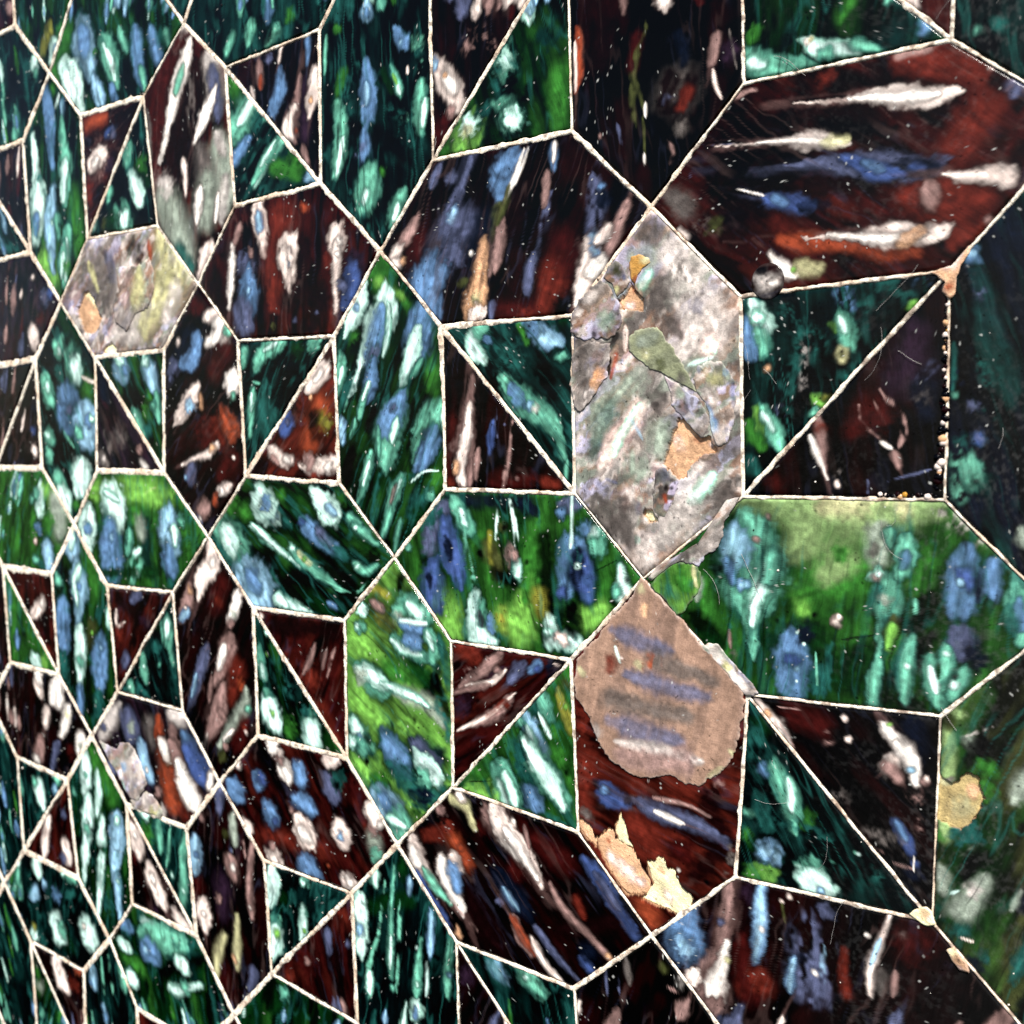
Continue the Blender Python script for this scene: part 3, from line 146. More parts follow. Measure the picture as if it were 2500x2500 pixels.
S|~r 1734,1220,299 1745,1128,399;R 1654,1174,177;P 1741,1281,146 1698,1225,145 1655,1185,143;p 1682,1208,144 1649,1175,145;p 1654,1171,93 1685,1167,110;a 1691,1174,87;s 1919,1377,70 1889,1323,93 1859,1282,165 1839,1243,241 1823,1202,73;c 1863,1268,118 1848,1242,166;~s 1914,1240,451 1832,1191,442 1780,1124,424;b 1796,1159,242 1764,1100,342;b 2026,1373,222 2007,1322,269 1997,1283,135;w 2086,1376,34 2055,1321,43 2023,1283,43;P 1995,1223,135 1970,1140,136;d 1996,1263,135 1976,1191,136;a 1956,1124,79;~n 1950,1228,367 1925,1155,325;~K 2049,1249,303;s 1815,1381,95 1784,1339,96;~s 1852,1347,163;b 1805,1138,405 1754,1088,455 1792,1041,259;s 1855,1168,288;a 1949,1175,138 1937,1107,208 1922,1045,279 1911,1007,280;h 1927,1055,161;p 1930,1020,201;s 1976,1041,90 1966,1003,68;P 1989,1170,67 1965,1104,68;~r 2012,1013,275 2077,1008,338;d 1881,1095,123;w 1911,1162,48;~R 2068,999,229;b 2001,1340,160 2032,1358,196 2059,1370,115;w 2076,1377,39 2044,1316,44 2012,1264,44;b 2158,1369,121 2157,1315,81;w 2163,1378,61 2158,1337,41;|s 2267,1288,225 2274,1218,231 2258,1169,118;b 2286,1263,69;~n 2285,1232,206;P 2349,1223,75 2322,1174,114 2295,1121,115;p 2265,1149,195 2245,1094,236 2224,1048,158;w 2257,1099,193 2233,1063,156;c 2273,1155,139;p 2303,1176,110 2273,1149,111;|s 2148,1268,83 2113,1174,101 2086,1111,102;~r 2186,1149,407 2165,1086,411;~R 2164,1063,256;P 2141,1314,83 2127,1238,67;~K 2042,1217,305;P 2011,1221,134 1986,1114,135;d 2031,1302,88 1998,1222,89;s 2104,1140,84 2082,1092,107 2076,1053,95;~R 2144,1086,332 2122,1022,251;p 2257,1123,196 2233,1061,198 2216,1021,119;w 2284,1111,147 2245,1076,149;c 2265,1125,105;P 2310,1108,69
T|triangular_tile|t|0.1|1|83 86 87|
S|~k 1963,877,220 1992,805,175;:T 1895,962,216 2031,926,386 1994,865,258;w 1915,971,187 1909,933,181 1940,899,122;m 1933,977,202;b 1956,951,100;b 2068,982,153;m 1998,858,163 2029,822,203 2063,779,242;b 2020,833,123 2050,794,163;g 2054,966,77;w 2007,854,59;~k 2119,870,282 2147,812,200;c 2079,981,146 2121,948,209 2162,936,201;b 2091,963,190;m 2001,858,160 2053,804,267 2117,768,223 2158,730,119 2169,683,82;b 2027,836,123 2053,800,163;c 2074,793,116;e 2096,786,96;k 2100,775,31;:T 2011,910,287 2055,890,284;m 2176,625,41 2181,666,41;~g 2175,978,110;m 2174,902,111;~G 2053,980,80 2078,937,80;T 2157,683,75
T|triangular_tile|K|0.12|1|83 87 84|
S|~r 1840,754,244 1825,612,246;~r 1978,609,293 2045,600,216;P 1907,868,71 1900,807,118 1888,753,188 1872,698,288 1875,643,241 1869,595,144;p 1899,797,70 1883,724,141 1861,661,145 1869,606,97;a 1852,661,96 1846,635,72;P 1920,688,93 1908,618,47;w 1877,698,50;B 1973,756,63 1962,717,91 1957,684,46;|s 1974,813,46 1981,717,46;~R 1825,605,129;|P 2006,653,66 1991,592,45;P 2037,621,40;|s 2004,752,40;B 1971,745,68 1965,695,46;~R 2126,613,177 2155,607,141;R 2134,607,115;|P 2030,776,44 2003,610,45;P 2039,622,40;~r 2070,619,274
T|hexagonal_tile|e|0.62|1|55 88 89 90 87 86|large weathered grey hexagonal tile with flaking layers and peach bare patches
S|E 2377,1173,184 2420,1137,243;:k 2377,1179,100;z 2447,1119,244 2515,1051,239;q 2358,1114,152 2419,1091,180;E 2224,1046,329 2263,978,363;E 2230,931,264 2261,865,312 2229,816,305;q 2321,1062,251 2332,1030,179;z 2447,1093,287 2481,1038,379 2522,974,442 2555,903,316;E 2429,1034,285 2419,982,287;:E 2464,1070,244 2515,1020,241;w 2405,1067,106 2380,1038,107;z 2498,946,273 2474,902,172;p 2548,913,193 2532,899,162;w 2542,922,64 2555,892,64;P 2464,933,163;E 2440,965,126 2474,932,94;s 2515,990,127;q 2392,850,232 2299,798,286 2259,717,304;~T 2298,782,261 2250,690,228;~T 2293,976,209;p 2374,797,145 2355,749,178 2317,717,213 2277,664,219;w 2374,790,71 2336,733,91 2305,677,92;P 2329,756,107 2298,717,72;E 2399,821,166 2431,792,165;q 2428,748,285 2417,691,215;E 2417,774,168;q 2361,652,278;B 2285,628,27 2316,619,34;c 2351,765,36 2380,717,36;s 2277,601,180;k 2319,942,56 2300,905,75;k 2300,895,50 2299,857,31;~o 2315,895,57 2307,847,38;k 2295,1090,92 2310,1105,55;z 2514,649,331 2480,585,321 2390,550,259;w 2548,640,127 2497,586,129;E 2581,611,194 2565,558,163;E 2257,577,229 2295,532,227;z 2353,587,175;P 2334,570,141;s 2270,939,71;p 2342,957,56 2338,903,45;q 2480,654,132;E 2598,687,94;w 2491,870,47 2548,883,31;E 2296,573,347 2322,518,307;e 2415,507,391 2487,559,382;z 2389,466,208;w 2363,491,70;E 2575,584,191;z 2514,513,262;E 2326,535,153 2352,477,152;p 2400,464,69;s 2372,563,104
C|glaze_flake|M|0.8|2355,1103 2373,1107 2398,1098 2405,1088 2387,1078 2373,1067 2365,1046 2354,1059 2351,1081
S|h 2391,1096,100;o 2365,1058,67
C|plaster_chip|a|1|2354,1050 2369,1030 2386,1010 2383,988 2357,993 2331,995 2320,1015 2339,1029
S|p 2346,1004,102;o 2358,1034,68
C|glaze_flake|V|0.75|2349,940 2375,951 2418,955 2436,929 2457,903 2474,877 2494,846 2508,815 2474,831 2439,851 2403,862 2367,889 2349,909
S|q 2411,936,130 2375,923,131;d 2428,873,133;h 2386,900,101;E 2481,846,97
C|plaster_chip|a|1|2470,763 2484,754 2501,735 2518,717 2535,726 2545,708 2555,689 2528,686 2508,670 2490,648 2483,636 2466,629 2448,648 2431,660 2438,692 2452,726
S|p 2463,717,102 2473,701,136;o 2508,717,97;a 2480,686,263;p 2542,708,64
C|glaze_flake|E|0.6|2435,848 2463,832 2498,809 2518,793 2535,769 2538,744 2525,717 2508,729 2491,748 2470,770 2449,786 2449,814
S|s 2453,835,99;|P 2481,794,163;|e 2521,747,129;q 2474,816,98
C|glaze_flake|q|0.6|2515,869 2542,877 2565,873 2584,854 2597,824 2597,789 2591,747 2578,711 2558,699 2545,723 2538,762 2532,790 2511,812 2501,846
S|c 2525,784,99 2548,732,131;z 2548,793,127;B 2591,827,45 2594,777,39;B 2512,870,49 2518,851,33;h 2555,838,157;s 2575,732,63;c 2575,852,62
C|glaze_flake|E|0.7|2204,999 2224,1026 2248,1047 2279,1063 2302,1045 2317,1019 2328,996 2331,967 2316,942 2281,935 2230,935 2199,953
S|z 2244,1028,140 2283,1047,104;q 2293,976,209;:T 2301,982,174;K 2262,946,71;z 2216,998,108
C|glaze_flake|z|0.7|2202,907 2214,919 2246,931 2300,924 2300,892 2292,854 2268,825 2248,796 2220,777 2204,790 2197,834
S|E 2234,908,159 2221,833,160;a 2276,864,152 2260,832,115;P 2269,897,106;K 2214,929,109
C|glaze_flake|E|0.5|2413,653 2434,657 2448,638 2466,629 2462,607 2448,571 2434,552 2419,541 2405,560 2405,602
S|o 2434,600,54 2437,584,36;s 2431,638,135;k 2452,613,40;q 2423,564,102;K 2441,616,67
C|plaster_chip|f|1|2386,566 2405,560 2419,538 2394,537 2383,549
C|glaze_flake|q|0.6|2299,1090 2318,1101 2336,1086 2347,1066 2354,1053 2335,1030 2320,1021 2309,1051 2287,1066
S|B 2343,1063,51;d 2325,1075,103;h 2321,1037,69
T|hexagonal_tile|r|0.16|1|55 54 57 61 91 88|large red brown hexagonal tile with long pale drips and a glossy bubble
S|~s 3132,1368,65 3118,1339,164 3109,1320,82;P 3164,1344,48 3135,1285,121 3115,1246,60;~s 3146,1192,65 3122,1144,163 3106,1112,81;P 3178,1404,72 3150,1348,180 3131,1311,90;~r 3130,1298,37 3098,1235,94 3078,1193,47;p 3159,1318,46 3138,1277,115 3125,1249,57;s 3192,1298,79 3161,1234,198 3139,1191,99;P 3135,1112,65 3114,1069,164 3099,1040,82;~r 3150,1021,50 3129,979,127 3116,952,63;~r 3150,1172,42 3137,1147,106 3129,1130,53;s 3191,1112,32 3175,1080,80 3165,1058,40;P 3132,1392,27 3104,1336,69 3086,1299,34;p 3187,1177,34 3171,1146,87 3161,1124,43;P 3143,1187,45 3118,1136,114 3102,1102,57;p 3120,1388,34 3109,1367,85 3102,1352,42;~s 3116,1340,58 3100,1309,146 3090,1288,73;~s 3193,1335,46 3175,1299,115 3163,1274,57;s 3177,1046,73 3164,1019,183 3155,1002,91;~K 3110,1205,71 3095,1175,179 3085,1155,89;p 3178,999,28 3168,980,72 3162,967,36;~s 3092,1357,29 3083,1339,74 3077,1327,37;~k 3133,1065,24 3115,1028,61 3103,1003,30;~r 3191,1023,76 3169,979,191 3154,950,95;P 3129,1096,28 3102,1041,72 3084,1004,36;p 3145,1124,67 3127,1086,168 3115,1062,84;~K 2718,1334,311 2857,1288,224;~k 2566,1292,765 2629,1295,686 2689,1293,416;~k 2598,1173,690 2719,1233,361;~k 2598,1366,296;~R 2908,1385,290 2982,1364,275 3042,1326,196;~R 2988,1119,413 3047,1123,227;~R 2775,1384,163;~R 3010,1220,371 3044,1270,313;~R 2932,1147,263 3011,1153,205;~R 3049,1073,193;~o 2939,1048,202 2834,1073,131 2691,1104,165;~R 3013,1065,197;~k 2776,1291,208 2897,1263,125;~K 2818,1190,214 2748,1193,219;p 2718,1347,16 2830,1328,52 2896,1322,152 2959,1312,174 2998,1309,87;w 2817,1330,36 2896,1319,77 2971,1314,100;p 2560,1299,14 2660,1284,27 2748,1272,133 2815,1257,129;w 2635,1289,28 2719,1277,54 2798,1260,65;h 2776,1266,118 2820,1259,78;s 2690,1232,17 2804,1224,105 2885,1201,202 2962,1188,176 2986,1189,77;n 2898,1199,153 2974,1186,124;B 2818,1230,74 2872,1195,123 2916,1185,100;b 2845,1218,49 2885,1195,61;B 2931,1196,74 2954,1189,49;B 2645,1192,27 2675,1176,135 2720,1164,161 2755,1157,80;b 2672,1182,67 2699,1167,79;n 2726,1163,108 2783,1153,80;w 2598,1210,11 2654,1188,19;p 2735,1099,16 2833,1089,53 2900,1084,182 2964,1076,166 2989,1078,91;w 2778,1099,27 2874,1082,78 2952,1072,102;a 2913,1064,110 2954,1085,82;w 2667,1073,55 2697,1047,136 2715,1034,81;h 2721,1050,163 2767,1035,107;l 2715,1043,43;p 2987,1172,24 3023,1164,74 3070,1161,144 3093,1153,184;P 2962,1160,121 2968,1121,121;~P 3058,1340,70;P 3055,1085,60;~P 2957,1391,77 2908,1390,78;|P 2932,1405,75 2986,1399,49;|P 2580,1392,87 2630,1393,43;|s 2516,1307,14 2682,1283,25;~E 2455,1223,181 2482,1189,239;~d 2548,1145,154;p 2465,1144,89 2485,1126,89;E 2462,1207,159;:E 2515,1155,187;~k 2596,1259,358;~k 2548,1223,245;|s 2496,1275,20 2496,1246,20
T|triangular_tile|j|0.12|1|88 91 89|speckled dark teal triangular tile with lime drops
S|:T 2692,961,168 2737,916,221 2780,885,287 2849,968,341;:b 2807,993,186 2824,959,133;~k 2876,928,224 2752,836,235 2708,769,120;w 2630,981,89 2646,950,210 2655,915,181;m 2637,922,179 2656,886,149;w 2643,956,120;b 2615,947,94 2624,870,125;a 2662,851,60;m 2802,950,150 2817,911,149 2825,891,81;w 2802,947,68 2811,917,68;l 2785,935,55 2791,918,28;h 2806,881,105 2809,867,83;d 2806,878,56;k 2809,881,17;l 2939,950,103;G 2947,944,77;l 2767,799,112 2782,782,84;y 2781,799,57;m 2761,774,86;G 2631,752,155 2656,702,185;l 2647,773,123 2663,731,154;m 2656,776,91 2678,731,152 2687,699,91;w 2653,767,76 2678,731,60;T 2625,672,127 2638,642,95;:e 2738,817,88 2734,910,88;:b 2953,993,162 2968,1010,161;:T 2889,986,307 2928,970,202;:T 2728,916,149 2702,746,121;:s 2693,775,119;:T 2823,842,166;|c 2624,923,91
T|triangular_tile|k|0.13|1|91 92 89|near black triangular tile with a ridge of amber beads along its edge
S|~v 2931,837,420 2942,903,260;~n 2957,810,203 2966,757,152;~r 2865,772,333 2838,739,224;~r 2679,629,181;|P 2884,809,26 2913,776,26 2927,749,39 2925,717,53 2915,692,27;|P 2843,783,27 2852,744,41 2880,722,41 2909,703,40;|P 2871,788,27 2893,744,27;~r 2887,758,243;w 2885,711,35 2904,700,27;P 2912,692,66 2921,665,40;P 2770,762,87 2774,717,87 2777,674,58 2789,634,23;w 2750,725,44 2762,694,44 2786,640,17;~R 2773,739,114;|s 2862,642,41 2862,617,27;:s 2969,844,105 2954,823,80;:E 2957,791,156;p 2806,629,43;:E 2812,646,141;|s 2895,635,27 2973,663,27
C|grout_patch|a|1|2968,1010 2988,1016 3005,1022 3019,1038 3030,1051 3031,1039 3017,1018 3010,996 3008,968 2999,961 2986,975 2991,992
S|p 3002,1017,104 3014,1036,78;o 3001,981,75
T|hexagonal_tile|n|0.12|1|61 93 94 95 92 91|
S|~n 3144,772,65 3160,731,162 3170,704,81;~n 3157,1003,42 3169,974,106 3176,954,53;~k 3201,1004,78 3216,964,195 3227,937,97;q 3168,634,37 3189,579,94 3203,542,47;~k 3351,750,34 3374,690,86 3390,650,43;q 3355,1029,44 3376,973,110 3391,935,55;q 3122,562,49 3128,545,122 3132,534,61;~t 3221,421,26 3236,380,65 3247,353,32;T 3144,560,72 3170,494,182 3187,450,91;~t 3093,866,66 3101,847,166 3106,834,83;~t 3285,621,66 3292,603,167 3297,591,83;T 3141,520,47 3151,494,118 3158,477,59;~t 3103,1193,62 3111,1173,157 3116,1159,78;~t 3201,540,79 3226,475,198 3242,432,99;~n 3302,576,61 3324,518,154 3339,479,77;~k 3389,746,34 3407,698,86 3420,666,43;T 3190,1075,24 3204,1037,61 3214,1012,30;~k 3297,1228,61 3321,1165,153 3337,1124,76;q 3277,511,30 3284,491,76 3289,479,38;~t 3211,462,64 3219,440,160 3225,425,80;~n 3284,1228,59 3308,1166,148 3324,1125,74;~n 3309,842,70 3334,776,175 3351,732,87;q 3260,892,71 3277,846,178 3289,816,89;q 3312,735,41 3324,705,103 3331,685,51;q 3331,703,24 3344,668,61 3353,644,30;~n 3095,1099,69 3106,1070,173 3114,1050,86;~k 3210,809,66 3224,771,165 3234,747,82;q 3095,502,51 3115,450,129 3128,416,64;~k 3297,1211,34 3317,1159,85 3331,1124,42;q 3199,555,69 3222,495,173 3237,456,86;~t 3199,1051,39 3211,1020,98 3219,1000,49;~n 3221,1044,63 3230,1021,159 3236,1006,79;~n 3167,727,26 3182,687,67 3192,660,33;~k 3190,880,37 3205,840,93 3216,813,46;T 3150,691,58 3158,671,145 3163,658,72;b 3031,1041,137 3043,1027,68;~k 3019,821,220 3021,923,219;:T 3054,870,117 3062,824,141;T 3008,886,37 3007,803,49;m 3035,678,147 3048,639,171;:m 3022,696,172 3024,617,148;:s 3039,774,125;B 3050,717,100;:s 3053,722,124;:T 3021,717,126;:n 3019,821,201;:T 3064,768,123;m 3012,795,50;:s 3051,972,122;~t 3060,639,200;b 3033,1030,98;:c 3038,1037,97
T|hexagonal_tile|K|0.14|0|61 60 96 97 98 93|
S|~k 3373,1379,37 3369,1344,94 3366,1321,47;s 3764,1092,25 3761,1071,64 3760,1058,32;~s 3866,1018,62 3862,983,155 3859,959,77;s 3591,1129,78 3584,1064,195 3579,1021,97;~K 3847,1155,52 3842,1110,131 3838,1080,65;~r 3421,1373,61 3416,1331,153 3413,1303,76;P 3844,1088,50 3838,1040,125 3835,1009,62;~k 3885,1101,46 3883,1083,116 3881,1071,58
T|hexagonal_tile|t|0.14|0|99 67 66 70 100 101|
S|c -1558,367,37 -1528,311,93 -1508,274,46;c -1103,281,37 -1088,252,94 -1077,232,47;b -1093,261,28 -1081,239,47;~k -1437,476,58 -1412,427,145 -1394,395,72;T -1263,247,25 -1248,219,63 -1238,201,31;~G -1342,329,24 -1325,296,61 -1313,274,30;~G -1434,234,39 -1410,190,99 -1395,160,49;T -1589,511,27 -1557,450,68 -1535,410,34
T|triangular_tile|K|0.14|0|101 100 102|
S|P -1246,-146,59 -1233,-172,148 -1225,-189,74;p -1296,88,43 -1273,42,109 -1258,11,54;P -1133,-74,47 -1117,-107,117 -1107,-128,58;s -1228,-82,60 -1218,-103,151 -1211,-118,75;~s -1112,169,27 -1085,114,69 -1068,77,34;~K -1275,-127,47 -1251,-176,118 -1235,-209,59
T|triangular_tile|t|0.14|0|100 103 102|
S|m -1055,-34,57 -1053,-92,143 -1052,-131,71;b -1054,-73,42 -1052,-116,71;m -1048,159,33 -1046,100,82 -1045,61,41;w -1288,-76,26 -1286,-130,65 -1285,-165,32;~G -1173,143,38 -1171,78,97 -1170,34,48;m -1015,106,29 -1014,65,73 -1013,38,36;b -1014,79,22 -1014,48,36
T|hexagonal_tile|K|0.14|1|70 104 105 106 103 100|
S|~s -609,-245,68 -611,-314,170 -612,-360,85;~k -970,234,66 -972,169,165 -973,126,82;P -937,-130,27 -939,-199,67 -940,-246,33;P -914,358,71 -915,318,179 -916,291,89;~K -610,160,61 -611,122,153 -612,97,76;P -627,-283,70 -628,-316,175 -628,-338,87;s -869,202,62 -870,164,156 -871,139,78;P -776,-126,67 -777,-164,168 -778,-189,84;~r -816,124,42 -817,96,106 -818,77,53;P -835,-109,24 -836,-144,60 -837,-168,30;s -994,71,62 -995,51,155 -995,38,77;s -684,-180,43 -684,-200,108 -685,-213,54;~k -619,8,73 -621,-58,182 -622,-103,91;~K -661,-365,74 -662,-402,186 -663,-426,93;p -884,-335,55 -886,-377,139 -886,-405,69;~s -820,182,75 -821,152,189 -822,131,94;~k -766,-232,29 -767,-256,73 -767,-273,36;~k -886,-152,69 -887,-193,172 -888,-221,86;P -728,-68,65 -729,-122,163 -730,-159,81;~K -712,366,44 -713,337,111 -713,317,55;s -754,83,78 -755,63,196 -755,50,98;~r -699,229,59 -699,203,148 -700,186,74;~k -815,-292,33 -817,-334,83 -817,-362,41;P -969,38,45 -970,-17,114 -971,-55,57;P -873,-60,79 -874,-85,198 -874,-101,99;s -818,79,73 -820,26,184 -821,-8,92;~k -993,-337,66 -994,-380,166 -995,-409,83;~K -761,363,31 -763,313,78 -764,280,39;P -708,2,40 -709,-36,102 -710,-63,51;~r -631,-181,65 -632,-223,163 -633,-252,81;P -826,-3,66 -827,-24,165 -827,-38,82;~K -924,-167,25 -925,-213,62 -926,-245,31;~k -748,211,50 -750,157,125 -750,122,62;P -931,-28,46 -933,-93,116 -934,-137,58
T|hexagonal_tile|G|0.13|1|70 69 72 75 107 104|
S|c -653,236,43 -682,183,109 -701,147,54;w -714,224,72 -727,200,180 -735,183,90;b -722,208,54 -732,189,90;w -493,466,37 -508,436,93 -519,417,46;b -503,446,28 -515,424,46;~G -652,218,54 -673,177,136 -688,149,68;m -380,554,38 -411,495,95 -432,457,47;m -636,280,77 -649,257,192 -657,241,96;~k -661,260,29 -679,227,72 -691,204,36;~k -448,526,62 -457,508,156 -463,497,78;~G -443,343,79 -465,302,199 -479,276,99;b -783,347,53 -793,328,134 -800,315,67;T -598,387,41 -613,358,104 -623,339,52;c -608,537,71 -623,507,178 -634,487,89;b -776,280,43 -791,251,107 -801,232,53;m -570,346,34 -579,329,87 -584,319,43;b -576,335,26 -582,323,43;m -383,562,71 -403,525,179 -416,500,89;w -421,600,58 -454,537,145 -476,495,72;b -443,558,43 -468,510,72;m -610,326,38 -620,307,96 -627,295,48;b -617,314,28 -624,299,48;w -586,397,55 -618,337,139 -639,297,69;b -607,357,41 -631,312,69;w -404,566,41 -431,516,104 -448,483,52;~G -616,431,69 -641,383,174 -658,351,87;~G -624,465,58 -651,413,146 -670,378,73;~G -793,354,70 -810,321,175 -822,300,87;m -596,209,32 -625,155,82 -645,118,41;b -616,173,24 -637,132,41;b -389,585,31 -399,566,79 -406,554,39;b -485,203,33 -507,161,82 -521,133,41;~G -596,514,28 -608,490,71 -617,475,35;m -414,577,46 -445,519,117 -466,480,58;b -435,538,35 -458,494,58;w -236,537,218 -264,422,275;~l -194,521,316;q -142,495,329 -122,401,438;m -311,489,163;q -136,464,440 -127,369,551;b -282,372,244;m -275,504,242;~G -199,405,397;c -222,313,340 -222,233,341;m -321,254,165;T -279,228,245;p -312,318,98
T|triangular_tile|r|0.13|1|104 107 108|
S|p -512,68,43 -509,50,108 -507,38,54;~k -582,29,25 -578,0,64 -575,-19,32;P -584,-12,29 -580,-36,73 -577,-52,36;P -567,138,37 -557,69,93 -550,24,46;P -534,-13,36 -524,-81,91 -517,-127,45;~k -533,116,52 -529,84,131 -525,64,65;~K -572,-124,77 -561,-194,194 -553,-241,97;p -580,22,63 -571,-39,159 -564,-80,79;~r -525,128,64 -521,101,160 -518,83,80;p -591,-157,30 -585,-192,77 -582,-215,38;P -578,-106,59 -568,-170,148 -562,-212,74;s -548,96,32 -538,35,81 -532,-5,40;P -496,-1,71 -491,-38,178 -487,-62,89;p -509,-61,47 -504,-94,118 -500,-115,59;~s -511,77,57 -505,37,144 -501,10,72;~k -598,-118,74 -587,-186,186 -580,-232,93;p -573,106,46 -570,82,116 -567,66,58;p -286,94,235 -339,48,230 -378,20,147;w -299,81,165;~K -322,2,250;~R -267,-103,247
T|triangular_tile|G|0.13|1|104 108 105|
S|b -515,-55,66 -519,-93,165 -521,-119,82;m -586,182,40 -594,112,101 -599,65,50;b -591,135,30 -597,83,50;~G -529,178,29 -534,132,73 -537,102,36;m -598,16,64 -605,-50,160 -610,-95,80;b -602,-28,48 -608,-78,80;m -586,-5,48 -593,-71,122 -597,-115,61;b -590,-49,36 -596,-99,61;w -556,33,28 -561,-12,71 -564,-42,35;b -560,2,21 -563,-31,35;c -557,117,28 -563,55,71 -568,14,35;m -547,132,49 -553,73,123 -557,33,61;b -551,92,37 -556,48,61;~G -548,-99,38 -553,-152,96 -557,-187,48;~G -513,67,39 -516,31,98 -519,8,49;m -523,-192,49 -527,-229,123 -530,-254,61;b -526,-217,37 -529,-245,61;w -380,-160,341 -350,-197,227;~l -309,-156,250
T|hexagonal_tile|g|0.12|1|75 109 110 111 108 107|
S|~G 24,307,405 82,191,604;~k 21,-137,206 2,-293,311;~k -127,-216,214 -71,133,158;c -41,369,426 -40,292,427;w -30,375,200 -48,313,101;c -14,249,265 -12,183,473 -23,93,256 -44,12,101;w 7,251,169 -44,180,131 -33,103,162;b -13,172,138;b -140,103,325 -152,10,440 -154,-88,335;T -167,-107,338 -167,-188,226;w -22,20,260 -32,-60,314 -48,-187,210;m -39,-118,187;~d 63,36,304 55,-32,305;b 118,-7,289 98,-98,445 86,-194,302;c 114,-41,112;T 83,-217,292 62,-311,196;b -51,-210,211 -66,-333,212;w 182,114,149 182,33,149;~n -144,239,237;m -162,181,238;m 59,-255,107;l 59,8,76
T|hexagonal_tile|G|0.12|1|75 74 77 80 112 109|
S|~l 101,520,426 479,543,399 606,532,251;w 213,550,194 215,482,292 237,425,284;c 288,537,275 268,448,277;w 72,449,302 64,378,303;m 599,454,322;|h 433,526,80 524,559,52;G 382,474,341;~l 152,529,317 389,537,417 603,495,317;~G 381,460,432 654,424,412;~t 451,438,353 436,295,356;w 94,463,291 76,392,402 76,316,205;b 76,392,178;w 249,532,565 271,471,476 274,419,287;b 216,410,391 225,321,583 215,230,480;c 231,374,143;T 225,231,288;w 211,531,124 293,503,123;q 407,446,273 418,386,273;m 348,407,179 329,318,181;w 366,321,142 405,344,105;|m 380,280,495 356,227,332;w 386,255,103;c 600,470,316 577,405,429 614,348,401;m 656,449,190;b 571,345,345 582,277,345;w 613,427,169 616,373,101;T 578,236,196;~g 167,237,161 494,264,202
T|triangular_tile|r|0.13|1|109 112 110|
S|~K 345,121,398 254,154,269;~K 413,77,344;s 330,156,158 396,179,130;~r 234,-25,363;p 231,114,78 233,50,67 283,72,44;P 263,59,72;~v 414,87,275;s 289,-50,194 266,-85,156;~R 240,30,217
T|triangular_tile|j|0.13|1|112 113 110|
S|~g 476,84,203;m 540,112,257 534,55,265 547,11,133 568,-42,88;w 539,102,154 534,50,129;m 383,-37,141 387,-84,189 392,-125,94;w 388,-73,70;m 288,-147,194 311,-191,145;w 286,-158,72;~k 503,-93,406;|T 336,-134,244 404,-181,161;T 468,6,204;m 480,-55,68
T|hexagonal_tile|K|0.14|1|80 114 115 116 113 112|
S|~r 862,272,329 817,196,400;~R 833,198,183;~K 770,94,499;p 801,371,197 812,315,282 753,262,258 723,201,72;w 813,324,146;P 686,236,150 664,180,216 626,121,208;c 670,156,143 626,121,115;a 685,226,95;p 655,164,64;w 935,245,207 916,192,193 883,155,117;q 907,172,119;P 889,142,120;P 886,94,208 866,44,339 839,-8,195 794,-78,97;w 859,52,166 815,-16,116;s 765,40,266 718,-35,204 670,-123,141 639,-183,108;c 693,-49,104 660,-134,75;~R 915,-7,391 870,-95,330;~o 934,-52,179;P 780,-56,74 758,-133,112;P 833,-87,212 802,-170,333 739,-261,127;q 963,-61,205 943,-121,243 886,-180,226 801,-279,117;m 958,-119,119;w 884,-204,72 819,-256,52;~r 940,-170,252 896,-250,319;R 938,-194,120;P 833,-273,125;d 814,-311,188;p 740,-246,68 701,-319,69;~k 663,-194,341 748,-339,338;p 944,-207,60;P 826,-166,124
T|hexagonal_tile|g|0.1|1|80 79 82 85 117 114|
S|~k 1189,301,523 1383,339,480 1440,281,507 1325,398,461;~k 1533,380,290;~G 1033,522,328 995,489,226 1172,545,222;~G 1407,545,200;w 1056,550,268 1081,506,354 1135,487,251;b 1096,525,257 1121,490,192;T 1174,475,157 1206,460,78;w 1309,559,212 1363,519,309 1404,496,198;m 1440,501,139 1487,483,69;c 1357,527,103 1392,503,102;b 1253,479,160 1296,452,258 1357,422,198 1422,392,97;s 1315,453,155 1375,419,102;T 1387,407,138 1434,393,137;B 1253,475,106;w 1014,454,108 1095,418,107 1161,387,53 1245,345,53;m 1048,437,168 1128,393,83;m 1196,398,159 1271,360,158 1333,326,128 1399,298,74;h 1228,391,109 1290,353,81;w 1202,398,108;l 1259,372,64;m 1457,482,96 1508,456,118 1553,434,70;w 1474,474,49;m 1463,375,120 1503,357,103 1550,381,83;w 1475,367,74;|m 1380,292,43 1471,292,41 1513,329,36;b 1003,307,514 1049,265,351 1117,240,160;c 980,296,232;T 1084,255,338;w 1118,249,129 1184,229,149 1269,212,96;b 1347,250,75 1383,237,74;|m 1289,327,33 1441,289,32;~k 942,334,275 1101,360,355;~G 918,495,468;m 840,458,252 911,406,488 981,365,352;w 891,438,284 931,380,282;c 962,308,495 1044,251,640 1006,215,325;b 998,297,305 1045,265,182;w 1127,241,219 1160,227,109;w 1024,459,115 1091,418,111 1177,375,80;w 1066,550,303 1111,508,361;b 1099,525,221;T 854,356,300
T|triangular_tile|r|0.13|1|114 117 118|
S|~r 1211,126,436;~K 1112,158,275 1373,168,217;~R 1295,-84,385 1355,-148,254;~R 1270,23,376;P 1289,122,56 1259,66,82 1231,30,52;P 1339,116,58 1316,52,59;|P 1371,124,85 1334,32,57;p 1043,183,57;|P 1295,-84,107
T|triangular_tile|g|0.13|1|114 118 115|
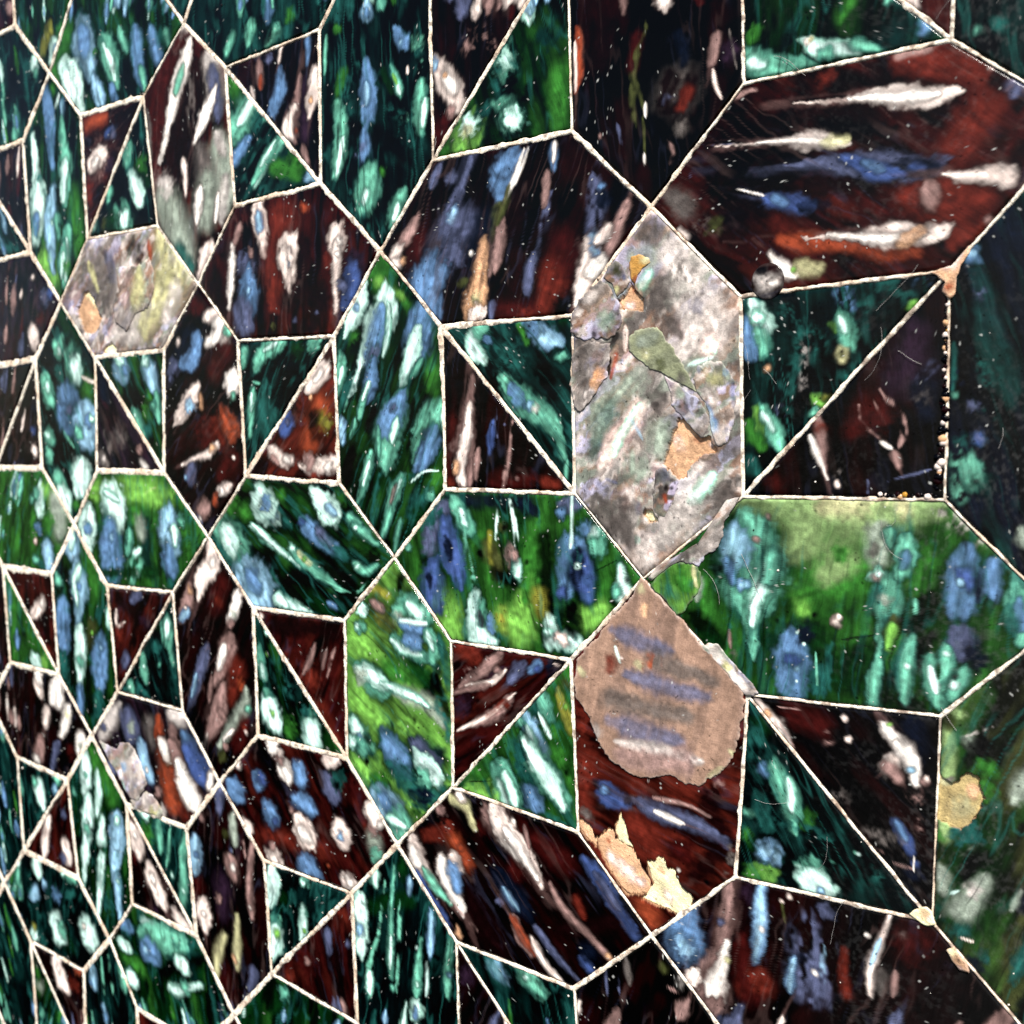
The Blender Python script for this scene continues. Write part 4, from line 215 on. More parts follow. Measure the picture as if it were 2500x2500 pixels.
S|~k 1169,8,404 1165,-61,271;:T 1114,-1,316 1166,-38,250;~G 1159,-154,337;m 1029,84,146 1032,34,176 1043,-21,148;w 1039,20,132 1043,-16,103;w 1061,130,86;m 1061,-60,147 1072,-100,295;w 1073,-85,211 1071,-123,368 1089,-157,292;l 1078,-122,86;m 1249,-92,135 1253,-136,337;w 1254,-127,272 1258,-158,315 1264,-170,206;l 1063,61,46;~k 1073,108,114;T 1230,-86,164
T|hexagonal_tile|l|0.1|1|85 119 120 121 118 117|lime green hexagonal tile with white and blue strokes
S|~l 1492,140,577 1472,-19,494 1540,-71,448;~l 1463,158,401;~G 1576,90,339 1713,90,329;~l 1653,-54,333;~y 1586,295,134 1530,310,135;~y 1554,231,194;~d 1544,258,278 1582,213,331;~k 1643,349,151 1631,320,101;~g 1687,114,382 1722,63,326;~k 1738,53,236 1766,117,187;~k 1788,2,161 1765,86,161;P 1522,268,95 1572,249,94;w 1486,248,198;m 1477,193,149;w 1465,191,100;m 1612,258,159 1667,275,249 1730,247,183;w 1657,282,141 1709,256,139;q 1627,239,189;b 1632,227,89 1675,216,165 1723,222,118;w 1627,231,40 1729,239,59;m 1597,179,123 1635,159,186 1688,146,175 1731,140,85;w 1596,170,94 1645,152,112 1704,144,85;b 1652,182,172 1695,175,213;m 1728,215,157 1758,175,213 1741,141,140;w 1728,211,107 1748,170,80;T 1770,204,159 1793,141,105 1801,75,104;m 1465,82,214 1517,52,303 1573,35,237;w 1471,78,202 1517,60,196 1574,44,142;q 1601,32,219 1683,24,219 1736,13,247 1776,-28,158;w 1546,52,92 1667,30,91 1731,8,70;q 1476,54,251;|T 1763,38,216 1790,-65,162;m 1433,-81,189 1455,-120,326 1507,-145,160;w 1433,-81,158 1454,-125,221;c 1460,-128,127;b 1550,-86,148 1584,-96,147;b 1566,-125,338 1604,-155,335 1647,-187,221;s 1651,-96,136 1710,-105,134;~n 1704,-134,195 1757,-115,231;w 1676,-140,168 1702,-167,167;k 1491,-114,122 1502,-129,61;k 1675,-38,71;k 1586,-58,47 1596,-73,47;~l 1504,-201,303;k 1446,-178,41;l 1445,-190,310 1485,-233,308;~G 1531,-236,300;~l 1654,-284,385;~g 1670,-288,192;m 1429,-141,205 1483,-156,203;w 1429,-141,155;b 1566,-114,278 1621,-154,330;T 1580,-183,316 1673,-226,343 1748,-233,179;s 1678,-113,307 1746,-148,252;w 1677,-130,160 1713,-155,264 1760,-186,156;m 1702,-182,236;n 1726,-230,162 1644,-244,124;k 1487,-185,76;k 1548,-254,50;c 1518,-273,239 1557,-307,405 1612,-340,392;b 1529,-279,171 1574,-307,170;m 1612,-345,426 1627,-379,243;w 1556,-337,139 1629,-340,91;T 1770,-204,138
T|hexagonal_tile|G|0.1|1|85 84 87 90 122 119|bright green hexagonal tile with blue drips running down
S|~l 1747,292,416 1822,249,451 1749,350,255;~l 2036,259,393 2062,378,216;~G 1903,476,253;~d 1950,442,283 1971,388,188;~g 2021,519,316 2050,431,225;~k 1736,400,225;~n 1809,565,189 2066,564,213;s 1793,553,290 1770,487,343 1752,420,249;T 1756,524,266;m 1828,562,188 1861,518,233 1884,490,185;w 1857,537,122 1870,500,97;|m 1865,492,74 1872,418,99 1899,345,122 1888,295,94;B 1806,500,202 1819,433,303 1842,378,201 1845,347,100;n 1805,462,101 1818,414,101;B 1762,398,177 1754,343,310 1757,285,365;n 1740,361,105 1744,330,53;m 1674,430,92;k 1916,428,105;|w 1986,571,45 1975,517,54 1969,469,37;|w 2013,569,45 2025,501,68 2027,440,68;P 2010,446,138 2018,410,184;w 2027,404,125 2017,385,84;~k 1962,388,159 2008,373,197;~d 1988,499,122;m 1912,297,192 1910,233,395 1943,215,352;w 1898,318,142 1886,242,149 1919,215,303 1957,209,159;b 1949,264,168;v 1911,282,120 1911,252,96;~l 1821,218,265;~y 1991,261,187 1987,298,140;~y 1951,486,70 1949,412,70;~l 2039,267,396 1994,280,320;~y 1985,279,165;G 2063,342,261 2090,522,343;~l 2232,307,305 2273,329,201;n 2047,563,199 2081,540,158;~k 2110,488,216 2120,341,174;~k 2000,500,122;s 2154,553,138 2216,570,169;b 2158,543,114;b 2182,482,251 2202,425,367 2172,367,193;b 2222,409,248 2237,359,165;B 2206,432,290 2237,356,165;B 2163,359,115;n 2202,460,144 2205,391,165;k 2192,337,99 2179,297,119;w 2192,582,33 2191,510,33 2186,465,53;w 2206,422,60;n 2206,422,26;m 2255,504,200 2263,457,160;w 2248,507,147;b 2224,512,148;w 2325,425,97 2332,369,196 2347,357,113;k 2340,403,71;m 2313,373,108;m 2127,242,220 2203,237,216;w 2128,295,130 2131,242,211 2190,246,216 2215,239,113;k 2157,288,201 2179,312,160 2195,264,171;w 2118,258,118;p 2161,242,155;~k 2120,341,176 2128,313,132;~y 2094,345,222 2102,310,178;~d 1966,425,206;w 2030,419,135 2029,390,113;P 2017,436,121;k 2062,277,24;|k 2254,416,14 2317,448,13;~k 2057,424,60;|k 2033,376,18 2036,325,23 2067,314,16;~k 2301,349,73
T|triangular_tile|r|0.14|1|119 122 120|
S|~K 1865,54,351;~v 1839,31,266;~K 1909,-92,392;~R 1845,187,265 1893,166,219;P 1975,185,112 1917,139,114 1841,86,77;p 1988,150,48 1940,112,55 1856,88,38;s 2039,168,150 2001,129,114;P 2009,93,76 1961,40,111 1878,-5,74;p 2014,94,37 1937,28,37 1822,-35,38;P 1939,105,73 1816,66,38;|R 1986,74,146 1913,24,112;|P 1867,124,131;n 2125,177,237;b 2059,153,87 2090,179,108;B 2081,163,80;k 2147,191,156;P 1967,147,84;~K 2011,41,333;|P 1989,82,84;R 1988,63,84;p 2134,185,23 2151,181,19
T|triangular_tile|G|0.1|1|122 123 120|
S|~T 2079,71,243;~g 2143,-27,274 2163,-77,228;~k 2172,-39,118;~d 2167,140,156;y 2146,126,89 2166,68,111 2182,28,89;c 2052,37,190 2077,-21,236 2103,-68,282;w 2055,12,95 2090,-52,142;m 2102,101,182 2114,55,136;w 2088,55,42 2122,2,41;m 2033,26,124;l 2166,86,47;~G 2143,-29,228 2163,-87,227;~k 2163,-68,118;~l 1949,-164,215;~l 2050,-217,208;T 2030,-89,237 2066,-119,235;b 2052,-141,244 2073,-181,243;m 2041,-23,237 2076,-61,306 2111,-102,304 2145,-138,234 2153,-169,91;w 2046,-18,167 2081,-63,213 2115,-108,212 2149,-159,84;m 1950,-121,153 1972,-170,254 2000,-194,296 2022,-216,148;w 1963,-149,152 2000,-198,201;|T 2117,-200,235 2161,-201,155;k 1992,-135,42;l 1847,-199,242 1906,-193,238;~l 1945,-196,173;m 1967,-94,201 1994,-142,200 2020,-190,199;w 1976,-119,101 2011,-188,150;T 2028,-52,208;|k 1858,-164,19 1932,-148,19
T|hexagonal_tile|R|0.15|1|90 124 125 126 123 122|red brown hexagonal tile with a matte tan layer on top and cream chips
S|~r 2209,111,230;~R 2216,41,230;~R 2227,-30,240 2213,-130,242;~R 2365,-164,507 2410,-208,335;~r 2477,-180,280;~K 2548,-30,202;~K 2531,-66,231 2565,-107,153;~K 2506,-230,241 2548,-178,178;B 2267,-85,195 2287,-106,201 2334,-109,111;n 2327,-104,111;b 2271,-95,76;s 2346,-103,148 2422,-109,182 2495,-118,145 2569,-136,108;w 2403,-113,52 2477,-123,51;P 2404,-82,52 2477,-79,35 2534,-92,36;:E 2582,-152,132 2576,-210,100;~o 2383,-345,302 2401,-378,172;E 2221,-164,155;:P 2565,-9,133;k 2534,-242,69;R 2402,-322,146;w 2462,-232,32
C|weathered_glaze_layer|x|0.5|2374,416 2403,389 2443,354 2479,325 2510,290 2545,260 2578,229 2608,202 2622,173 2612,140 2605,113 2602,81 2595,60 2575,24 2558,4 2534,-11 2513,-29 2477,-30 2448,-23 2423,-25 2404,-36 2366,-41 2327,-35 2288,-19 2260,11 2245,47 2233,76 2217,98 2192,112 2193,165 2198,205 2248,257 2300,315 2347,363
S|~s 2308,288,144 2369,272,212 2446,256,138;~s 2338,194,143 2413,182,208 2534,171,133;~s 2289,76,218 2367,69,248 2463,64,172;~z 2309,31,106 2412,34,139 2520,25,137;~E 2406,237,210 2548,206,135;~E 2290,125,248 2478,123,202;~P 2328,0,245 2478,10,235;~P 2478,40,207;R 2299,222,149 2291,197,112;w 2307,251,32 2319,215,32;h 2222,170,85 2210,185,64;h 2374,386,106;|a 2388,341,140;|o 2406,227,211;h 2368,222,107;p 2323,226,29;e 2249,47,152;h 2531,-12,60 2569,19,60;h 2589,59,66
C|plaster_chip|a|1|2245,-216 2270,-195 2290,-179 2298,-202 2318,-212 2341,-216 2357,-229 2368,-247 2383,-268 2395,-289 2383,-310 2356,-322 2328,-330 2308,-310 2285,-288 2265,-261 2253,-239
S|p 2285,-249,130 2344,-286,171;a 2317,-222,188;p 2364,-291,111;o 2277,-215,76
C|plaster_chip|a|1|2195,-174 2212,-181 2229,-191 2245,-216 2249,-237 2228,-228 2203,-208 2195,-200
C|plaster_chip|f|1|2314,-135 2322,-150 2330,-170 2334,-193 2345,-215 2325,-213 2306,-208 2294,-186
C|plaster_chip|f|1|2380,-234 2395,-230 2414,-214 2429,-224 2436,-236 2451,-238 2458,-257 2466,-269 2484,-280 2498,-286 2491,-312 2462,-339 2432,-334 2394,-331 2363,-326 2383,-310 2395,-286 2387,-267
S|a 2410,-243,41 2425,-253,41;p 2432,-306,108
T|hexagonal_tile|G|0.16|1|90 89 92 95 127 124|large green hexagonal tile with turquoise drips and a pale olive top
S|~k 3167,548,64 3173,503,160 3177,472,80;~G 3180,462,29 3187,411,72 3191,377,36;w 3139,224,42 3142,203,105 3144,189,52;w 3177,473,42 3180,451,106 3182,436,53;b 3179,458,31 3182,442,53;b 3182,302,39 3186,272,99 3189,252,49;m 3114,481,75 3122,415,188 3128,371,94;b 3120,437,56 3126,387,94;m 3108,543,34 3112,509,86 3115,486,43;b 3111,520,26 3114,495,43;b 3126,307,66 3132,262,165 3136,231,82;~G 3186,433,55 3189,413,138 3191,400,69;c 3121,307,31 3130,242,79 3136,199,39;T 3092,544,47 3096,513,117 3099,492,58;~k 3160,586,67 3169,516,167 3175,470,83;T 3113,549,32 3120,498,80 3125,464,40;b 3138,308,39 3145,252,98 3150,215,49;T 3107,428,36 3111,397,91 3114,377,45;~k 3185,303,34 3189,270,86 3192,249,43;~k 3150,400,38 3154,370,96 3157,350,48;b 3167,429,39 3173,386,98 3176,357,49;~k 3111,313,28 3116,280,71 3119,259,35;c 3150,590,42 3154,554,105 3158,530,52;~g 2757,345,494 2787,260,374 2873,302,329;~g 2665,310,249;~k 2899,368,197 2953,374,235 2978,427,177;~k 2979,350,201 2901,231,215 2961,218,146;~l 2732,420,185 2741,385,154;~l 2819,503,113 2814,474,85;~l 2671,414,92 2664,389,92;~G 2785,466,523 2951,471,268 2664,416,359;u 2573,593,246 2725,584,440 2841,578,451 2974,595,295;~h 2784,587,229 2922,593,192;u 2755,533,401 2719,496,290;~u 2814,488,333 2785,457,225;u 2882,577,275;~G 2814,502,172;~G 2963,499,212;:e 2987,590,185 3025,557,157;:e 3050,537,152;|e 3030,571,18 3001,537,18 2986,509,18;m 2626,532,450 2629,459,580 2629,398,388 2633,337,146 2633,262,45;c 2600,518,259 2593,462,260;w 2664,468,154 2648,406,125 2636,337,63;m 2670,486,186 2664,432,187;c 2616,421,110;T 2654,503,28 2652,424,28;b 2580,471,101 2597,419,67;q 2877,552,193 2883,521,220 2889,480,165;m 2899,547,96 2907,520,55;m 2931,533,119 2932,497,158 2925,455,118;b 2932,505,79 2929,477,79;m 2898,458,247 2907,414,215 2894,373,80 2886,309,54 2882,251,110 2880,207,83;T 2892,446,81 2888,409,81;E 2878,524,82 2875,498,82;q 2901,419,110;d 2915,384,106 2908,335,107;l 2915,370,79 2905,323,48;b 3038,513,147 3032,464,246 3029,399,223;B 3034,478,126 3042,449,75;c 3027,458,52;s 3029,370,202 3036,324,202;~n 3055,319,231;b 3078,500,120 3079,437,96;n 3056,480,44 3058,427,44;b 2712,319,187 2718,271,308 2716,207,276;B 2715,274,137;c 2727,257,46;T 2773,270,149 2773,213,149;|m 2766,299,30 2770,228,30;~n 2742,337,240;|T 2801,318,175 2802,233,205;m 2948,343,78 2941,294,132 2939,226,106;w 2941,294,41;m 2952,421,42 2952,396,26;m 2980,311,133 2991,268,185 2997,222,105;m 3008,334,102 3011,304,100 3001,270,99;w 2985,295,53 2997,250,53;w 3008,326,40;g 2996,305,36 2996,280,26;m 3044,301,109 3032,269,97 3022,240,73;w 3027,268,52;~k 3026,282,52;~g 2845,245,230;w 2884,465,127;P 2884,462,78;w 2884,465,39;p 2810,363,81;p 2812,372,43;k 2763,373,36;k 2687,352,37;k 2763,577,29;k 2642,417,19;P 2667,561,49;P 2642,512,56;w 2727,333,27;w 2742,311,27;w 2728,233,21;|k 2816,329,23 2878,345,22;|k 2816,311,17 2872,325,17;~G 2531,420,171 2531,350,171;~k 2496,337,212 2548,295,210;~k 2555,447,129;:T 2582,331,161;~g 2531,277,265;P 2582,321,30 2585,281,34;:E 2582,261,162;q 2517,425,101 2507,379,101
C|glass_chip|l|0.12|2400,398 2415,422 2433,437 2454,448 2472,456 2493,455 2511,450 2517,431 2517,412 2504,379 2479,351 2461,336 2436,366 2411,383
S|~G 2479,409,201;h 2504,443,70 2511,405,35
C|cobweb_patch|q|0.8|2517,278 2534,287 2555,290 2582,261 2608,237 2635,213 2648,196 2622,186 2599,207 2565,240
S||z 2548,270,212 2615,210,173;h 2582,243,97
C|weathered_glaze_layer|z|0.6|2575,590 2607,601 2591,573 2572,547 2568,516 2555,490 2528,470 2514,450 2472,456 2433,437 2400,408 2393,414 2415,442 2472,472 2521,507 2555,552
S|e 2548,530,161;E 2479,466,100;z 2535,495,98
T|triangular_tile|k|0.14|1|124 127 128|black triangular tile with a white smear and a blue drop
S|~r 2728,166,290 2774,153,254;~n 2956,184,215 2963,117,161;p 2646,177,69 2682,143,136 2698,99,133 2710,58,66;w 2691,129,66 2701,94,66;a 2672,157,63;w 2902,182,74 2916,156,106 2944,133,118 2958,93,85;p 2925,120,128 2904,93,103;l 2911,178,42;p 2833,134,47;p 2824,174,47;:E 2904,87,141;:P 2789,132,119;|P 2691,175,19 2759,178,18 2803,174,15;|P 2691,144,17 2716,109,17 2732,81,17;c 2952,109,55;~n 2957,-103,140;w 2925,147,121 2952,118,116 2961,77,69;P 2912,102,122 2931,77,91;c 2953,99,55;P 2979,81,68;p 2979,87,41;:P 2964,44,138;B 2925,-9,92 2942,-37,106 2956,-66,90;b 2928,-11,61 2945,-42,48;B 2961,-82,56;:P 2973,-6,138;:E 2934,-60,188 2878,-45,160;:E 2820,16,178;|P 2850,-61,19 2929,-82,19;|P 2921,-93,15 2959,-94,15;w 2959,-68,13 2959,-97,13
T|triangular_tile|j|0.12|1|124 128 125|
S|:T 2632,71,175 2655,22,209;~g 2648,121,191;~T 2634,103,192;b 2666,37,127;m 2704,32,94;~G 2745,-47,216;~k 2700,-169,144 2730,-91,228;~k 2879,-119,255 2850,-67,192;m 2682,48,138 2708,6,204 2724,-37,162 2724,-80,62;w 2714,29,77 2724,-34,96;:T 2660,37,223;c 2661,-132,216 2683,-142,179;l 2635,-187,196 2674,-183,194;~G 2618,-111,131;m 2768,-153,277;w 2747,-172,200 2771,-174,239 2796,-186,173;c 2780,-190,61;:T 2699,-59,170 2791,-82,199;m 2628,-60,98;:T 2894,-130,174;m 2850,-91,29;w 2856,-92,29;T 2649,-23,171 2665,-89,137;~G 2633,-194,262;c 2665,-131,161;~g 2623,-126,131
T|hexagonal_tile|d|0.25|1|95 129 130 131 128 127|olive green hexagonal tile with a speckled tan chip
S|q 3314,106,41 3290,47,104 3274,7,52;~k 3187,-220,61 3161,-285,153 3143,-328,76;T 3171,-152,57 3146,-213,143 3130,-254,71;T 3349,-327,34 3339,-352,86 3332,-369,43;~n 3152,-348,75 3142,-372,188 3135,-388,94;~k 3386,-160,44 3364,-214,112 3349,-250,56;~k 3190,398,69 3180,374,173 3173,358,86;q 3225,-341,46 3198,-408,117 3180,-452,58;q 3084,-382,74 3061,-439,187 3046,-476,93;~n 3167,-63,68 3154,-94,170 3146,-116,85;~n 3315,173,56 3305,149,140 3298,132,70;T 3310,33,59 3299,6,149 3292,-11,74;~t 3359,-253,42 3341,-298,107 3329,-328,53;q 3157,151,74 3139,107,186 3127,78,93;~t 3268,-120,73 3257,-148,184 3249,-167,92;~n 3189,374,48 3175,337,121 3165,313,60;~n 3220,300,62 3203,259,156 3192,232,78;~k 3387,-88,40 3376,-113,101 3370,-130,50;~n 3221,-124,28 3209,-155,72 3200,-176,36;~t 3103,-317,69 3087,-357,173 3076,-383,86;T 3385,-365,55 3364,-417,138 3350,-451,69;T 3269,89,28 3255,53,70 3245,29,35;q 3140,-82,27 3130,-107,69 3123,-124,34;~n 3199,-10,37 3185,-43,94 3176,-66,47;~t 3377,274,65 3369,253,162 3363,239,81;~t 3381,114,43 3364,72,108 3353,44,54;~t 3301,-339,38 3278,-396,96 3263,-433,48;~n 3348,297,56 3323,234,141 3306,192,70;~k 3110,-354,30 3099,-379,75 3093,-396,37;T 3184,317,28 3174,293,71 3167,276,35;~n 3337,-284,24 3329,-303,61 3324,-316,30;~t 3327,-261,47 3306,-312,119 3293,-346,59;T 3341,-359,60 3321,-409,150 3307,-443,75;~k 3283,-79,56 3270,-111,140 3261,-133,70;~k 3357,-275,79 3334,-331,198 3319,-368,99;~u 3014,175,128 3015,113,102;~u 3033,220,105;q 3046,181,108 3060,153,107;|e 3046,181,25 3088,208,25;~k 3071,172,165 3048,131,95;~G 3080,127,155;|p 3000,200,23 3031,197,23;~g 3063,16,484 3042,-159,394;~u 3010,130,129 3018,-12,130;~k 3059,160,182;~G 3073,88,208;T 3051,-1,212;|q 3039,-35,144 3059,-13,143;~k 3077,-36,162 3053,-79,140;q 3009,-69,134 3015,-116,107;q 3053,-113,212 3042,-148,192 3080,-85,138;z 3061,-105,106;~T 3042,-188,162;T 3081,-227,106;~n 3069,-251,188;G 3008,-15,108;E 3016,95,80;w 3026,-121,25 3038,-112,15;|p 3043,-202,18 3068,-203,24
C|plaster_chip|N|1|2997,102 3013,92 3026,89 3038,103 3051,114 3063,114 3071,96 3076,78 3074,58 3065,36 3053,14 3038,4 3020,6 3012,12 2997,8
S|h 3005,93,81;h 3037,52,186;a 3056,84,105
C|grout_patch|f|1|2953,-184 2969,-167 2984,-160 2993,-169 3001,-189 2985,-197 2969,-194
S|a 2979,-179,84;p 2990,-181,55
C|grout_patch|a|1|3020,-233 3033,-220 3044,-239 3057,-247 3060,-263 3044,-262 3031,-250
S|f 3033,-234,82;K 3044,-245,27;P 3049,-258,54
T|hexagonal_tile|t|0.14|0|95 94 132 133 134 129|
S|b 3743,553,33 3723,485,83 3710,439,41;m 3578,377,57 3564,327,144 3555,294,72;m 3622,340,62 3613,308,156 3607,286,78;~G 3869,205,78 3863,185,196 3860,172,98;m 3278,272,30 3271,247,75 3266,230,37;b 3273,255,22 3268,237,37;~k 3706,435,71 3700,414,177 3696,401,88;m 3902,574,68 3890,530,171 3882,501,85
T|hexagonal_tile|K|0.14|0|135 102 103 106 136 137|
S|~K -1566,-404,60 -1558,-440,151 -1552,-464,75;~k -1446,-235,25 -1436,-279,62 -1429,-309,31;s -1376,-509,35 -1363,-561,88 -1355,-596,44;P -839,-362,67 -832,-391,169 -828,-410,84;P -871,-478,71 -863,-509,178 -858,-530,89;~s -1080,-250,54 -1069,-295,136 -1062,-324,68;~K -883,-340,73 -869,-399,183 -860,-438,91;p -1144,-490,60 -1133,-538,150 -1125,-570,75
T|triangular_tile|j|0.14|0|137 136 138|
S|~G -1011,-667,39 -1016,-694,99 -1019,-713,49;T -1283,-892,37 -1288,-924,94 -1292,-946,47;T -1170,-885,76 -1176,-921,192 -1180,-945,96;w -1077,-628,51 -1087,-681,129 -1093,-717,64;c -1377,-901,52 -1385,-945,132 -1390,-975,66;b -1382,-930,39 -1388,-964,66
T|triangular_tile|K|0.14|0|137 138 139|
S|~r -1226,-912,38 -1256,-975,95 -1277,-1017,47;~r -1226,-952,40 -1236,-972,100 -1243,-985,50;~s -1264,-819,41 -1274,-839,103 -1281,-852,51;p -1292,-669,46 -1310,-706,115 -1322,-731,57;P -1351,-719,79 -1377,-772,198 -1395,-808,99;P -1331,-930,51 -1359,-988,129 -1378,-1026,64
T|hexagonal_tile|t|0.14|1|106 140 141 142 138 136|
S|b -918,-564,74 -914,-590,186 -911,-607,93;m -936,-799,75 -930,-835,188 -926,-859,94;w -862,-732,59 -857,-762,148 -853,-783,74;b -858,-752,44 -855,-775,74;b -933,-554,41 -925,-605,103 -920,-639,51;c -805,-1049,52 -795,-1113,130 -788,-1155,65;b -798,-1092,39 -791,-1140,65;T -878,-1137,40 -872,-1176,101 -868,-1202,50;w -770,-744,26 -765,-772,66 -763,-790,33;b -767,-763,19 -764,-783,33;~G -889,-1175,63 -884,-1210,158 -880,-1233,79;b -850,-623,66 -844,-658,166 -840,-682,83;m -722,-464,76 -715,-510,191 -710,-541,95;b -717,-495,57 -712,-529,95;w -945,-846,24 -938,-893,60 -933,-925,30;~k -832,-751,70 -823,-810,177 -817,-849,88;~G -644,-754,41 -635,-810,104 -629,-847,52;w -909,-507,52 -905,-531,130 -903,-547,65;b -906,-523,39 -904,-541,65;T -719,-1116,51 -711,-1170,129 -705,-1206,64;m -708,-519,28 -705,-538,71 -703,-551,35;w -781,-1004,41 -773,-1056,102 -767,-1090,51;b -776,-1038,30 -770,-1077,51;m -790,-947,68 -784,-982,171 -781,-1005,85;b -786,-970,51 -782,-996,85;m -760,-1152,32 -755,-1185,80 -752,-1206,40;b -757,-1174,24 -753,-1198,40;b -745,-738,60 -736,-795,151 -730,-833,75;m -702,-840,26 -692,-899,66 -686,-938,33;m -921,-558,32 -914,-605,81 -909,-636,40;c -815,-849,72 -809,-886,181 -806,-910,90;m -990,-516,64 -979,-586,160 -971,-632,80;b -645,-880,68 -639,-919,172 -634,-945,86;w -980,-1192,78 -975,-1227,195 -971,-1250,97
T|hexagonal_tile|K|0.13|1|106 105 108 111 143 140|
S|~r -719,-427,69 -721,-490,174 -723,-532,87;~r -580,-568,62 -581,-609,155 -582,-636,77;~r -574,-551,42 -575,-585,105 -576,-607,52;~r -707,-472,46 -707,-497,116 -708,-513,58;P -554,-419,56 -555,-446,141 -556,-464,70;P -733,-219,61 -734,-241,153 -734,-256,76;~k -611,-288,26 -611,-310,65 -612,-325,32;~k -734,-235,51 -735,-280,128 -736,-311,64;P -725,-333,56 -726,-383,140 -727,-416,70;p -586,-387,52 -587,-433,132 -588,-464,66;~k -783,-385,38 -784,-408,97 -784,-424,48;~r -670,-258,68 -670,-278,171 -671,-292,85;P -626,-258,33 -627,-289,83 -628,-309,41;~s -674,-606,55 -675,-639,137 -675,-662,68;~k -561,-197,29 -562,-241,72 -563,-271,36;~s -743,-317,73 -745,-377,183 -746,-417,91;~K -612,-505,53 -613,-547,133 -614,-574,66;~k -670,-238,56 -672,-307,141 -673,-353,70;p -673,-541,34 -675,-606,87 -676,-650,43;~K -756,-271,35 -757,-312,88 -758,-338,44;~k -737,-481,53 -737,-508,132 -738,-527,66;s -789,-371,41 -791,-431,104 -792,-471,52;p -648,-332,29 -650,-400,74 -651,-446,37;~s -787,-269,38 -788,-293,96 -789,-309,48;p -724,-584,47 -725,-618,119 -725,-641,59;~s -645,-573,59 -645,-598,149 -646,-615,74;P -741,-509,64 -743,-571,162 -744,-612,81;P -757,-195,62 -758,-241,156 -759,-271,78;P -618,-404,71 -619,-432,178 -619,-450,89;~r -656,-548,49 -658,-607,124 -659,-646,62;s -593,-205,52 -594,-257,130 -595,-292,65;~K -555,-269,56 -556,-323,140 -557,-359,70;~r -666,-606,48 -667,-645,120 -668,-670,60;~k -737,-548,32 -739,-620,80 -741,-668,40;P -793,-363,47 -794,-393,119 -795,-414,59;~s -646,-208,33 -647,-256,84 -648,-288,42;p -379,-237,247 -362,-289,246;w -229,-238,335 -236,-286,447;w -149,-301,241 -180,-371,230 -221,-432,131;h -164,-339,162;p -311,-341,201 -344,-413,203;P -377,-479,145 -424,-562,293;w -425,-568,174;w -64,-402,303 -85,-481,203;q -81,-452,120;s -237,-464,183 -281,-539,141 -312,-600,97;w -365,-223,254;~r -150,-483,326;P -379,-495,297 -412,-557,299;w -426,-572,174;s -249,-476,190 -295,-564,96
T|triangular_tile|j|0.13|1|140 143 141|
S|m -599,-667,67 -601,-725,168 -602,-764,84;m -583,-689,77 -583,-725,192 -584,-748,96;~k -589,-737,58 -590,-769,146 -591,-791,73;w -427,-665,254 -421,-713,322 -405,-765,129;m -279,-614,253;c -298,-667,170;m -452,-670,176;T -348,-697,86
T|triangular_tile|r|0.13|1|143 144 141|
S|~K -283,-816,340;p -361,-792,157 -399,-895,216 -422,-976,222;s -241,-757,168;p -247,-892,249 -231,-943,311;s -266,-946,170
T|hexagonal_tile|g|0.12|1|111 145 146 147 144 143|
S|~G 1,-479,412 120,-602,507;~k 17,-1046,300 -92,-1067,183;~k -152,-843,234 57,-876,151;w -41,-476,263 -51,-553,309 -70,-628,151;m -51,-553,96;w 37,-523,154 25,-624,202 6,-698,118;w -40,-638,201 -62,-731,306 -88,-856,206 -113,-977,104;m -67,-774,194;c 142,-670,312 144,-738,447 124,-829,287 102,-933,145;w 149,-691,153;w 46,-705,148 24,-809,248;w 30,-849,244 10,-930,198 -14,-1044,150 -36,-1134,100;c 135,-907,249 126,-990,205 126,-1083,105;w 133,-930,77;T 49,-1036,317;m -149,-652,123;w -118,-1014,66
T|hexagonal_tile|v|0.3|1|111 110 113 116 148 145|grey and red brown hexagonal tile with flaked glaze and a deep blue streak
S|z 209,-246,351 119,-345,281 74,-387,204;s 255,-266,397 295,-340,396;q 280,-305,218;z 534,-217,339 602,-220,279;E 395,-268,383 432,-351,381;o 460,-251,182 460,-346,273;b 605,-276,347 650,-339,337 711,-398,244;P 538,-268,274 564,-351,274;p 489,-319,137;s 98,-349,152;k 570,-288,101;~K 416,-427,282;c 341,-351,197 361,-428,246 392,-480,193;w 368,-448,71;o 495,-347,461 511,-460,557 529,-545,559;~R 588,-557,338;a 501,-377,206;w 479,-329,281 492,-374,187;P 524,-320,267 578,-393,251 650,-434,151;w 569,-395,269 614,-463,446 643,-508,355;B 618,-317,333 664,-365,403 718,-404,309;P 433,-519,211;K 439,-550,141;z 455,-579,210;K 251,-572,148;w 744,-383,151 732,-431,114;s 133,-486,228
C|glaze_flake|z|0.5|62,-399 112,-406 181,-409 204,-382 254,-367 299,-391 333,-428 356,-472 362,-503 330,-537 298,-578 250,-578 215,-547 171,-500 116,-456
S|e 217,-441,290 260,-487,289;c 225,-456,148;s 235,-536,148;w 206,-537,112;P 170,-422,150
C|glaze_flake|h|0.6|250,-583 298,-578 350,-527 404,-537 455,-579 443,-608 398,-603 332,-608 266,-607
S|P 403,-553,213;z 347,-561,216
T|triangular_tile|t|0.13|1|145 148 149|
S|~G 352,-685,362;T 431,-638,354;m 422,-630,186 421,-733,140;~t 451,-796,354;m 580,-643,202 551,-768,171 549,-886,267;w 553,-842,97;m 493,-639,81 453,-779,82;l 568,-955,138;w 331,-619,218;k 407,-601,142;w 486,-802,84
T|triangular_tile|K|0.13|1|145 149 146|
